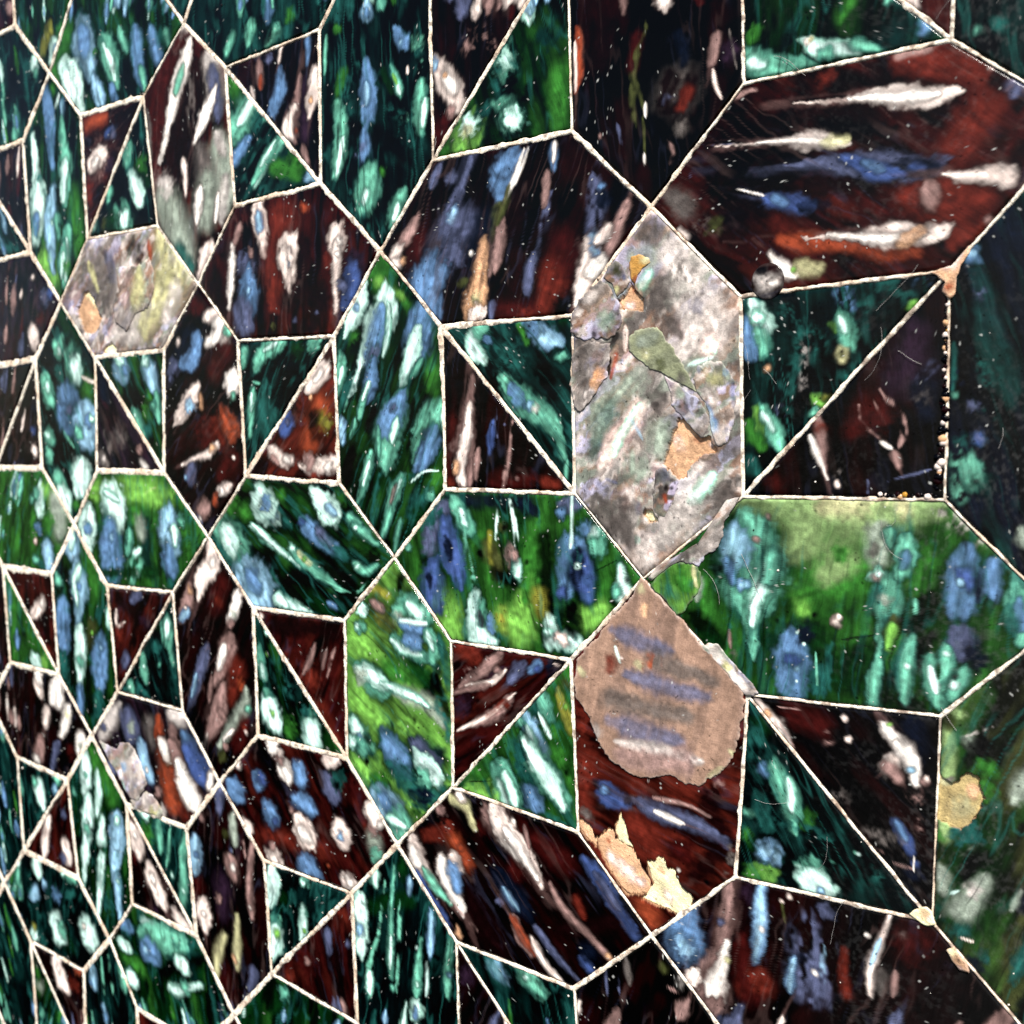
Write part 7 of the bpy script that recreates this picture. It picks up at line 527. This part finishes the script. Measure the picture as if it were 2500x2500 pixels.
    pv, ex = (.55, 1.22) if gl else (.55, 1.4) if base in 'eEzqh' else (.55, 1.1)     # fired glaze is denser than the raw mix
    C = pv*(np.clip(C, 1e-5, 1.2)/pv)**ex
    C = C*.88+C.mean(1)[:, None]*.12
    # dust lying on the nearer tiles
    du = (sstep(250, 335, X)*(.012+.05*sstep(.5, .75, fbm(X/.7, Z/.7, 301, 2))*sstep(.35, .7, fbm(X/11, Z/11, 302))))[:, None]
    C = C*(1-du)+np.array([.42, .41, .40])*du
    # pinholes and salt specks in the fired surface
    sp = _hash(np.floor(X/.34), np.floor(Z/.34), seed+77); cl = sstep(.45, .7, fbm(X/6, Z/6, seed+78))
    m = (sp > 1-.007*cl-.0006); C[m] = C[m]*.5+np.array([.62, .62, .58])*(.15+.5*_hash(np.floor(X/.34), np.floor(Z/.34), 3)[m])[:, None]
    m = (sp < .012*cl); C[m] *= .25
    FL = np.stack([A, B, np.full(n, seed % 97)], 1)
    return np.clip(C, .0005, .95), np.clip(Rg, .06, 1), Hh, FL

# ---------------------------------------------------------------- materials
def attr_material(name, bump_scale, bump, spec, fine, fibre=0.0):
    m = bpy.data.materials.new(name); m.use_nodes = True
    nt = m.node_tree; N = nt.nodes; L = nt.links; b = N['Principled BSDF']
    c = N.new('ShaderNodeAttribute'); c.attribute_name = 'Col'
    r = N.new('ShaderNodeAttribute'); r.attribute_name = 'Rgh'
    tc = N.new('ShaderNodeTexCoord')
    n1 = N.new('ShaderNodeTexNoise'); n1.inputs['Scale'].default_value = 3200; n1.inputs['Detail'].default_value = 3; n1.inputs['Roughness'].default_value = .7
    L.new(tc.outputs['Object'], n1.inputs['Vector'])
    mr = N.new('ShaderNodeMapRange'); mr.inputs['From Min'].default_value = .25; mr.inputs['From Max'].default_value = .75
    mr.inputs['To Min'].default_value = -1; mr.inputs['To Max'].default_value = 1
    L.new(n1.outputs['Fac'], mr.inputs['Value'])
    fl = N.new('ShaderNodeAttribute'); fl.attribute_name = 'Flow'
    fm = N.new('ShaderNodeVectorMath'); fm.operation = 'MULTIPLY'; fm.inputs[1].default_value = (.22, 2.3, 3.7)
    L.new(fl.outputs['Vector'], fm.inputs[0])
    nf = N.new('ShaderNodeTexNoise'); nf.inputs['Scale'].default_value = 1; nf.inputs['Detail'].default_value = 2; nf.inputs['Roughness'].default_value = .6
    L.new(fm.outputs[0], nf.inputs['Vector'])
    mf = N.new('ShaderNodeMapRange'); mf.inputs['From Min'].default_value = .3; mf.inputs['From Max'].default_value = .7
    mf.inputs['To Min'].default_value = -fibre; mf.inputs['To Max'].default_value = fibre
    L.new(nf.outputs['Fac'], mf.inputs['Value'])
    def math_(op, a, b_):
        q = N.new('ShaderNodeMath'); q.operation = op
        for k, v in enumerate((a, b_)):
            if hasattr(v, 'is_linked'): L.new(v, q.inputs[k])
            else: q.inputs[k].default_value = v
        return q.outputs[0]
    # glossy glaze shows its fibres, worn body its grain
    ga = math_('ADD', fine, math_('MULTIPLY', r.outputs['Fac'], .14))
    fa = math_('SUBTRACT', 1.0, r.outputs['Fac'])
    tot = math_('ADD', math_('MULTIPLY', mr.outputs[0], ga), math_('MULTIPLY', mf.outputs[0], fa))
    fac = math_('MAXIMUM', math_('ADD', tot, 1.0), .05)
    mx = N.new('ShaderNodeVectorMath'); mx.operation = 'SCALE'
    L.new(c.outputs['Color'], mx.inputs[0]); L.new(fac, mx.inputs['Scale'])
    L.new(mx.outputs[0], b.inputs['Base Color'])
    n2 = N.new('ShaderNodeTexNoise'); n2.inputs['Scale'].default_value = 450; n2.inputs['Detail'].default_value = 4
    L.new(tc.outputs['Object'], n2.inputs['Vector'])
    ra = N.new('ShaderNodeMath'); ra.operation = 'MULTIPLY_ADD'; ra.inputs[1].default_value = .16
    sub = N.new('ShaderNodeMath'); sub.operation = 'SUBTRACT'; sub.inputs[1].default_value = .08
    L.new(r.outputs['Fac'], sub.inputs[0]); L.new(n2.outputs['Fac'], ra.inputs[0]); L.new(sub.outputs[0], ra.inputs[2])
    L.new(ra.outputs[0], b.inputs['Roughness'])
    bm = N.new('ShaderNodeBump'); bm.inputs['Strength'].default_value = bump; bm.inputs['Distance'].default_value = .0003
    n3 = N.new('ShaderNodeTexNoise'); n3.inputs['Scale'].default_value = bump_scale; n3.inputs['Detail'].default_value = 5; n3.inputs['Roughness'].default_value = .65
    L.new(tc.outputs['Object'], n3.inputs['Vector']); L.new(n3.outputs['Fac'], bm.inputs['Height'])
    # the duller the surface, the rougher its relief
    mul = N.new('ShaderNodeMath'); mul.operation = 'MULTIPLY'; mul.inputs[1].default_value = bump
    L.new(r.outputs['Fac'], mul.inputs[0]); L.new(mul.outputs[0], bm.inputs['Strength'])
    L.new(bm.outputs[0], b.inputs['Normal'])
    b.inputs['Specular IOR Level'].default_value = spec
    return m
MAT_GLAZE = attr_material('glaze', 1500, .9, .09, .17, .2)
MAT_GROUT = attr_material('grout', 1700, 1.0, .15, .22)

def mat_simple(name, rgb, rough, spec=.5):
    m = bpy.data.materials.new(name); m.use_nodes = True; nt = m.node_tree; b = nt.nodes['Principled BSDF']
    tc = nt.nodes.new('ShaderNodeTexCoord'); n = nt.nodes.new('ShaderNodeTexNoise'); n.inputs['Scale'].default_value = 900
    nt.links.new(tc.outputs['Object'], n.inputs['Vector'])
    rp = nt.nodes.new('ShaderNodeValToRGB')
    rp.color_ramp.elements[0].color = tuple(q*.55 for q in rgb)+(1,); rp.color_ramp.elements[1].color = tuple(min(1, q*1.3) for q in rgb)+(1,)
    rp.color_ramp.elements[0].position = .3; rp.color_ramp.elements[1].position = .7
    nt.links.new(n.outputs['Fac'], rp.inputs['Fac']); nt.links.new(rp.outputs[0], b.inputs['Base Color'])
    b.inputs['Roughness'].default_value = rough; b.inputs['Specular IOR Level'].default_value = spec
    return m
MAT_MORTAR = mat_simple('mortar', (.42, .36, .30), .95, .1)
MAT_THREAD = mat_simple('cobweb', (.42, .39, .37), .8, .1)

# ---------------------------------------------------------------- mesh helpers
def make_mesh(name, co, tris, mat, colr=None, rgh=None, smooth=True, flow=None):
    me = bpy.data.meshes.new(name)
    co = np.asarray(co, np.float32); tris = np.asarray(tris, np.int32)
    me.vertices.add(len(co)); me.vertices.foreach_set('co', (co*MM).ravel())
    me.loops.add(tris.size); me.loops.foreach_set('vertex_index', tris.ravel())
    me.polygons.add(len(tris)); me.polygons.foreach_set('loop_start', np.arange(0, tris.size, 3, dtype=np.int32))
    me.polygons.foreach_set('loop_total', np.full(len(tris), 3, np.int32))
    me.polygons.foreach_set('use_smooth', np.full(len(tris), smooth))
    if colr is not None:
        at = me.attributes.new('Col', 'FLOAT_COLOR', 'POINT')
        at.data.foreach_set('color', np.hstack([colr, np.ones((len(co), 1))]).astype(np.float32).ravel())
    if rgh is not None:
        at = me.attributes.new('Rgh', 'FLOAT', 'POINT'); at.data.foreach_set('value', np.asarray(rgh, np.float32))
    if flow is not None:
        at = me.attributes.new('Flow', 'FLOAT_VECTOR', 'POINT'); at.data.foreach_set('vector', np.asarray(flow, np.float32).ravel())
    me.materials.append(mat); me.update(); me.validate()
    return me
def add_obj(name, me, parent):
    o = bpy.data.objects.new(name, me); col.objects.link(o); o.parent = parent; return o

def resample(poly, step, mult=4):
    P = np.vstack([poly, poly[:1]]); L = np.hypot(*np.diff(P, axis=0).T); s = np.concatenate([[0], np.cumsum(L)])
    n = max(12, int(math.ceil(s[-1]/step/mult))*mult)
    t = np.arange(n)/n*s[-1]
    return np.stack([np.interp(t, s, P[:, 0]), np.interp(t, s, P[:, 1])], 1)

def disc(boundary, cen, step):
    """closed boundary loop -> concentric rings; angular count halves towards the middle"""
    r = np.hypot(*(boundary-cen).T); nR = max(3, int(math.ceil(.5*(r.min()+r.mean())/step)))
    n = len(boundary); pts = []; rings = []; tris = []; off = 0; cur = boundary
    scs = np.linspace(1, 0, nR+1)[:-1]
    lev = 0
    for k, sc in enumerate(scs):
        if lev < 2 and sc < (.5, .25)[lev] and len(cur) % 2 == 0 and len(cur) > 12:
            cur = cur[::2]; lev += 1
        p = cen+(cur-cen)*sc
        pts.append(p); rings.append((off, len(p))); off += len(p)
    pts.append(cen[None]); ci = off
    for (a, na), (b, nb) in zip(rings[:-1], rings[1:]):
        i = np.arange(nb)
        if na == nb:
            j = (i+1) % na
            tris.append(np.stack([a+i, a+j, b+i], 1)); tris.append(np.stack([a+j, b+j, b+i], 1))
        else:
            j = (i+1) % nb
            tris += [np.stack([a+2*i, a+2*i+1, b+i], 1), np.stack([a+2*i+1, b+j, b+i], 1), np.stack([a+2*i+1, a+(2*i+2) % na, b+j], 1)]
    a, na = rings[-1]; i = np.arange(na)
    tris.append(np.stack([a+i, a+(i+1) % na, np.full(na, ci)], 1))
    return np.vstack(pts), np.vstack(tris), n

def inset(poly, g):
    n = len(poly); out = []
    area = sum(poly[i][0]*poly[(i+1) % n][1]-poly[(i+1) % n][0]*poly[i][1] for i in range(n))
    if area < 0: poly = poly[::-1]
    lines = []
    for i in range(n):
        p, q = poly[i], poly[(i+1) % n]; d = (q-p)/np.hypot(*(q-p)); nn = np.array([-d[1], d[0]])
        lines.append((p+nn*g, d, nn))
    for i in range(n):
        p, d, _ = lines[i-1]; q, e, _ = lines[i]
        t = np.linalg.solve(np.stack([d, -e], 1), q-p)[0]
        out.append(p+d*t)
    return np.array(out), lines

def inside(poly, X, Z):
    c = np.zeros(len(X), bool); n = len(poly)
    for i in range(n):
        x0, z0 = poly[i]; x1, z1 = poly[(i+1) % n]
        m = ((z0 > Z) != (z1 > Z)) & (X < (x1-x0)*(Z-z0)/(z1-z0+1e-12)+x0)
        c ^= m
    return c

V = np.array([[float(q) for q in v.split(',')] for v in VERTS.split()])
CAMP = np.array(cam.matrix_world.translation)/MM
FPX = 1024*cam_data.lens/36
def pxmm(x, z):                       # picture size of a millimetre there; sets how finely a piece is meshed
    return FPX/np.linalg.norm(np.array([x, 0, z])-CAMP)

# ---------------------------------------------------------------- the wall
wall = bpy.data.objects.new('mosaic_wall', None); col.objects.link(wall)
wall['label'] = 'weathered wall of green, teal and brown glazed mosaic tiles with thin cream grout'
wall['category'] = 'wall'; wall['kind'] = 'thing'
wall.empty_display_size = .02

def tile_mesh(name, poly, hw, base, rough, strokes, infr, chips, seed, lift=0):
    inner, lines = inset(poly, hw)
    cen = inner.mean(0)
    step = (1.4 if infr else 4.0)/pxmm(*cen)
    B = resample(inner, step)
    # worn, slightly nibbled arrises
    nx = fbm(B[:, 0]/1.6, B[:, 1]/1.6, seed+31)-.5
    nz = fbm(B[:, 0]/7, B[:, 1]/7, seed+32)-.5
    rd = (cen-B); rd /= np.hypot(*rd.T)[:, None]
    nib = np.clip(fbm(B[:, 0]/2.3, B[:, 1]/2.3, seed+33)-.62, 0, 1)
    B = B+rd*((nx*.35+nz*.3+nib*2.2)*min(1.4, hw*1.2))[:, None]
    pts, tris, n = disc(B, cen, step)
    X, Z = pts[:, 0], pts[:, 1]
    C, Rg, Hh, FL = paint(X, Z, base, rough, strokes, seed, step)
    d = np.min([(X-p[0])*nn[0]+(Z-p[1])*nn[1] for p, _, nn in lines], axis=0)
    rw = .8; t = np.clip(1-d/rw, 0, 1)
    y = -(1-np.sqrt(np.clip(1-t*t, 0, 1)))*.45
    y += (fbm(X/7, Z/7, seed+41)-.5)*.22+(fbm(X/2.0, Z/2.0, seed+42, 2)-.5)*.035+Hh
    y += (np.clip(Rg-.3, 0, 1))*(fbm(X/.9, Z/.9, seed+43)-.5)*.25
    y += lift*sstep(0, 1.2, d+.3)
    for nm, cp in chips:
        if nm == 'plaster_chip':
            ins = inside(cp, X+(fbm(X/1.2, Z/1.2, 5)-.5)*1.2, Z+(fbm(X/1.2, Z/1.2, 6)-.5)*1.2)
            y = np.where(ins, -.75, y)
            C[ins] = LIN['a']*.7; Rg[ins] = 1
    co = np.stack([X, -y, Z], 1)
    # side walls down into the bed
    sk = co[:n].copy(); sk[:, 1] = 4.5
    i = np.arange(n); j = (i+1) % n; o = len(co)
    tris = np.vstack([tris, np.stack([i, o+i, j], 1), np.stack([j, o+i, o+j], 1)])
    co = np.vstack([co, sk]); C = np.vstack([C, np.tile(LIN['a']*.6, (n, 1))]); Rg = np.concatenate([Rg, np.ones(n)])
    return make_mesh(name, co, tris, MAT_GLAZE, C, Rg, flow=np.vstack([FL, FL[:n]]))

def flake_mesh(name, poly, base, rough, strokes, y0, thick, seed):
    poly = np.array(poly)
    if np.sum(poly[:, 0]*np.roll(poly[:, 1], -1)-np.roll(poly[:, 0], -1)*poly[:, 1]) < 0: poly = poly[::-1]
    cen = poly.mean(0); step = 1.4/pxmm(*cen)
    B = resample(poly, step)
    rd = (B-cen); r = np.hypot(*rd.T)[:, None]; rd /= r
    am = min(1.2, .12*r.mean()+.25)
    B = B+rd*((fbm(B[:, 0]/1.4, B[:, 1]/1.4, seed+1)-.5)*1.1*am+(fbm(B[:, 0]/.5, B[:, 1]/.5, seed+2)-.5)*.5*am)[:, None]
    pts, tris, n = disc(B, cen, step)
    X, Z = pts[:, 0], pts[:, 1]
    C, Rg, Hh, FL = paint(X, Z, base, rough, strokes, seed, step)
    y = y0+(fbm(X/3, Z/3, seed+3)-.5)*.2+(fbm(X/.8, Z/.8, seed+4)-.5)*.12
    y[:n] -= .06
    if thick > 0:
        # paler broken edge of the layer
        edge = np.zeros(len(X)); edge[:n] = 1; edge[n:2*n] = .5
        e = (edge*.35*noise(X/1.5, Z/1.5, seed+9))[:, None]
        C = C*(1-e)+LIN['p' if base in 'xaf' else 'e']*e*.9
    co = np.stack([X, -y, Z], 1); sk = co[:n].copy(); sk[:, 1] += .35
    i = np.arange(n); j = (i+1) % n; o = len(co)
    tris = np.vstack([tris, np.stack([i, o+i, j], 1), np.stack([j, o+i, o+j], 1)])
    return make_mesh(name, np.vstack([co, sk]), tris, MAT_GLAZE, np.vstack([C, C[:n]*.6]), np.concatenate([Rg, np.ones(n)]), flow=np.vstack([FL, FL[:n]]))

# ---------------------------------------------------------------- read the table
items = []
for ln in DATA.split('\n'):
    f = ln.split('|', 6) if ln[0] == 'T' else ln.split('|', 4) if ln[0] == 'C' else ln.split('|', 1)
    if f[0] == 'T':
        items.append(dict(name=f[1], base=f[2], rough=float(f[3]), infr=f[4] == '1', ids=[int(q) for q in f[5].split()], label=f[6], st=[], chips=[]))
        tgt = items[-1]
    elif f[0] == 'C':
        tgt = dict(name=f[1], base=f[2], rough=float(f[3]), poly=np.array([[float(q) for q in p.split(',')] for p in f[4].split()])*.1, st=[])
        items[-1]['chips'].append(tgt)
    else: tgt['st'] += parse_strokes(f[1])

# ---------------------------------------------------------------- mortar bed and grout joints
x0, z0 = V[:, :2].min(0)-4; x1, z1 = V[:, :2].max(0)+4
bed = [(x0, 1.0, z0), (x1, 1.0, z0), (x1, 1.0, z1), (x0, 1.0, z1), (x0, 14, z0), (x1, 14, z0), (x1, 14, z1), (x0, 14, z1)]
add_obj('mortar_bed', make_mesh('mortar_bed', bed, [(0, 1, 2), (0, 2, 3), (5, 4, 7), (5, 7, 6), (4, 0, 3), (4, 3, 7), (1, 5, 6), (1, 6, 2), (3, 2, 6), (3, 6, 7), (4, 5, 1), (4, 1, 0)], MAT_MORTAR, smooth=False), wall)

edges = {}
for it in items:
    n = len(it['ids'])
    for i in range(n):
        e = tuple(sorted((it['ids'][i], it['ids'][(i+1) % n]))); edges[e] = edges.get(e, False) or it['infr']
gco, gtri, off = [], [], 0
NC = 7
for (a, b), infr in edges.items():
    p, q = V[a], V[b]; L = np.hypot(*(q-p)[:2]); st = (1.6 if infr else 5)/pxmm(*((p+q)/2)[:2])
    n = max(4, int(L/st)); t = np.linspace(0, 1, n+1)
    u = (q-p)[:2]/L; nn = np.array([-u[1], u[0]])
    c = p[:2]+np.outer(t, (q-p)[:2]); hw = p[2]+(q[2]-p[2])*t
    wob = (fbm(c[:, 0]/9, c[:, 1]/9, 71)-.5)*.5*hw
    prof = []; gscale = .6+.75*_hash(np.array([a]), np.array([b]), 5)[0]
    for k in range(NC):
        s = (k/(NC-1))*2-1
        wn_ = (.82+.95*(fbm(c[:, 0]/1.7+k//4*50, c[:, 1]/1.7, 72)-.45)+.9*(fbm(c[:, 0]/12+k//4*31, c[:, 1]/12, 79)-.5)+3.6*np.clip(fbm(c[:, 0]/3+k//4*31, c[:, 1]/3, 73)-.58, 0, 1))*gscale*(.6+.8*fbm(c[:, 0]/15, c[:, 1]/15, 75))
        x = c[:, 0]+nn[0]*(s*hw*wn_+wob); z = c[:, 1]+nn[1]*(s*hw*wn_+wob)
        y = .02*(1-s*s)-.26*s**4+(fbm(x/.9, z/.9, 74)-.5)*.2*(1-abs(s)**3)+(fbm(x/6, z/6, 76)-.5)*.25
        prof.append(np.stack([x, -y, z], 1))
    G = np.stack(prof, 1)
    idx = off+np.arange((n+1)*NC).reshape(n+1, NC)
    A, B_, C_, D = idx[:-1, :-1].ravel(), idx[1:, :-1].ravel(), idx[1:, 1:].ravel(), idx[:-1, 1:].ravel()
    gco.append(G.reshape(-1, 3)); gtri += [np.stack([A, B_, C_], 1), np.stack([A, C_, D], 1)]; off += (n+1)*NC
gco = np.vstack(gco); gtri = np.vstack(gtri)
X, Z = gco[:, 0], gco[:, 2]
cream = (np.array((246, 234, 214))/255)**2.2*.95; tan = (np.array((206, 176, 148))/255)**2.2; dirt = (np.array((112, 92, 80))/255)**2.2
m1 = sstep(.45, .75, fbm(X/6, Z/6, 81))[:, None]*.7; m2 = sstep(.52, .76, fbm(X/1.1, Z/1.1, 82)+.06*sstep(200, 320, X))[:, None]*.8
GC = cream*(1-m1)+tan*m1; GC = GC*(1-m2)+dirt*m2
gob = add_obj('grout', make_mesh('grout', gco, gtri, MAT_GROUT, GC, np.full(len(gco), .95)), wall)

# ---------------------------------------------------------------- tiles, with their flakes and chips
built = {}
for ti, it in enumerate(items):
    poly = V[it['ids']][:, :2]; worn = it['rough'] > .45; hw = V[it['ids']][:, 2].mean()*(.3 if worn else .72)
    me = tile_mesh(it['name'], poly, hw, it['base'], it['rough'], it['st'], it['infr'], [(c['name'], c['poly']) for c in it['chips']], 100+ti*53, .22 if worn else 0)
    o = add_obj(it['name'], me, wall)
    if it['label']: o['label'] = it['label']; built[it['label']] = o
    for k, c in enumerate(it['chips']):
        chip = c['name'] == 'plaster_chip'
        fm = flake_mesh(c['name'], c['poly'], c['base'], c['rough'], c['st'], -.42 if chip else .26+.04*(k % 4)+(.08 if worn else 0), 0 if chip else 1, 9000+ti*31+k*7)
        add_obj(c['name'], fm, o)

# ---------------------------------------------------------------- small things on the glaze
def blob(co, tri, cen, r, ry, rnd, lat=5, lon=8):
    o = len(co)
    co.append((cen[0], cen[1]-ry, cen[2]))
    for a in range(1, lat):
        th = a/(lat-1)*math.pi/2
        for b in range(lon):
            ph = b/lon*2*math.pi; k = 1+rnd.uniform(-.18, .18)
            co.append((cen[0]+r*k*math.sin(th)*math.cos(ph), cen[1]-ry*math.cos(th), cen[2]+r*k*math.sin(th)*math.sin(ph)))
    for b in range(lon): tri.append((o, o+1+b, o+1+(b+1) % lon))
    for a in range(lat-2):
        for b in range(lon):
            p, q = o+1+a*lon+b, o+1+a*lon+(b+1) % lon
            tri.append((p, p+lon, q)); tri.append((q, p+lon, q+lon))

def tile_with(txt): return built[txt]
BLACK_TRI = next(o for l, o in built.items() if l.startswith('near black triangular'))
RED_HEX = next(o for l, o in built.items() if l.startswith('large red brown'))

# ridge of glassy beads where the glaze has crept back from the edge of the black triangle
rnd = random.Random(7)
co, tri, cl = [], [], []
def bead_run(a, b, n, r0, r1, jit):
    a, b = np.array(a), np.array(b)
    for k in range(n):
        t = (k+rnd.uniform(-.3, .3))/n; p = a+(b-a)*t; r = rnd.uniform(r0, r1)
        c0 = len(co)
        blob(co, tri, (p[0]+rnd.uniform(-jit, jit), .15, p[1]+rnd.uniform(-jit, jit)), r, r*.75, rnd, 5, 10)
        cc = LIN[rnd.choice('kkKkapMkKk')]*.8; cl.extend([cc]*(len(co)-c0))  # near-white beads stand in for highlights, painted into the bead colour
bead_run((299.4,96.1), (299.4,79.6), 30, .25, .6, .25)
bead_run((299.4,79.6), (298.4,62.1), 30, .4, .85, .45)
bead_run((298.4,61.4), (287.3,61.0), 20, .25, .65, .3)
add_obj('glaze_bead_ridge', make_mesh('glaze_bead_ridge', co, tri, MAT_GLAZE, np.array(cl), np.full(len(co), .12)), BLACK_TRI)

# the burst bubble in the big red-brown tile
bc = np.array((266.3,102.4)); rb = 3.5
co, tri = [], []
NL, NA = 18, 40
for a in range(NL+1):
    t = a/NL
    h = .1+.42*math.sqrt(max(0, 1-t*t))
    for b in range(NA):
        ph = 2*math.pi*b/NA; co.append((bc[0]+rb*t*math.cos(ph)*.97, -h, bc[1]+rb*t*math.sin(ph)))
for a in range(NL):
    for b in range(NA):
        p, q = a*NA+b, a*NA+(b+1) % NA; tri += [(p, q, p+NA), (q, q+NA, p+NA)]
co = np.array(co)
bx, bz = bc
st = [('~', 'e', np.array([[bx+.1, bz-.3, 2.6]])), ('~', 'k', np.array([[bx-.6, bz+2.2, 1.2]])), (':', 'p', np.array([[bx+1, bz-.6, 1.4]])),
      ('', 'w', np.array([[bx+1.2, bz-.9, .7], [bx+2.4, bz-.7, .6]]))]  # highlight and shaded upper edge of the bubble are painted into its colour
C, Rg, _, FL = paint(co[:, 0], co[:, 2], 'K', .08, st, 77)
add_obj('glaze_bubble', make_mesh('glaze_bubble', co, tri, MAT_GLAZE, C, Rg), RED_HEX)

# pale grit: along the joints and scattered over the glaze
rnd = random.Random(11)
co, tri, cl = [], [], []
fr = [e for e, f in edges.items() if f]
zs = (V[:, 1].min(), V[:, 1].max())
for k in range(760):
    if k < 540:
        a, b = rnd.choice(fr); t = rnd.random(); p = V[a][:2]*(1-t)+V[b][:2]*t
        g = V[a][2]+rnd.expovariate(1/1.0); an = rnd.uniform(0, 6.28); p = p+np.array([math.cos(an), math.sin(an)])*g
    else:
        p = np.array([90+270*rnd.random()**.7, rnd.uniform(*zs)])
    s = rnd.uniform(.5, 1.0)
    r = min(.55, (.09+.16*rnd.random()**3)*s*6/max(2.2, pxmm(*p)))
    c0 = len(co)
    blob(co, tri, (p[0], -.02, p[1]), r, r*.7, rnd, 4, 6)
    cc = np.array([.85, .78, .68])*rnd.uniform(.35, 1) if rnd.random() < .8 else LIN['k']
    cl.extend([cc]*(len(co)-c0))
g = add_obj('grit', make_mesh('grit', co, tri, MAT_GROUT, np.array(cl), np.full(len(co), .6)), wall); g['kind'] = 'stuff'

# fine cobweb threads and fibres caught on the near tiles
co, tri = [], []
rnd = random.Random(5)
for k in range(100):
    p = np.array([rnd.uniform(255, 350), rnd.uniform(*zs)]) if k % 3 else np.array([rnd.uniform(290, 350), rnd.uniform(1440, 1500)-1300])
    an = rnd.gauss(1.2, .6) if k % 3 == 0 else rnd.uniform(0, 6.28); n = 10; L = rnd.uniform(2, 13); w = rnd.uniform(.018, .04); bend = rnd.uniform(-.12, .12)
    o = len(co)
    for i in range(n):
        d = np.array([math.cos(an), math.sin(an)]); nn = np.array([-d[1], d[0]])
        yy = -.2-.12*math.sin(i/n*3.1)
        co += [(p[0]+nn[0]*w, yy, p[1]+nn[1]*w), (p[0]-nn[0]*w, yy, p[1]-nn[1]*w), (p[0], yy-w*1.5, p[1])]
        if i:
            b = o+i*3
            for q in range(3):
                r = (q+1) % 3; tri += [(b-3+q, b-3+r, b+q), (b-3+r, b+r, b+q)]
        p = p+d*L/n; an += bend+rnd.uniform(-.15, .15)
g = add_obj('cobweb', make_mesh('cobweb', co, tri, MAT_THREAD), wall); g['kind'] = 'stuff'
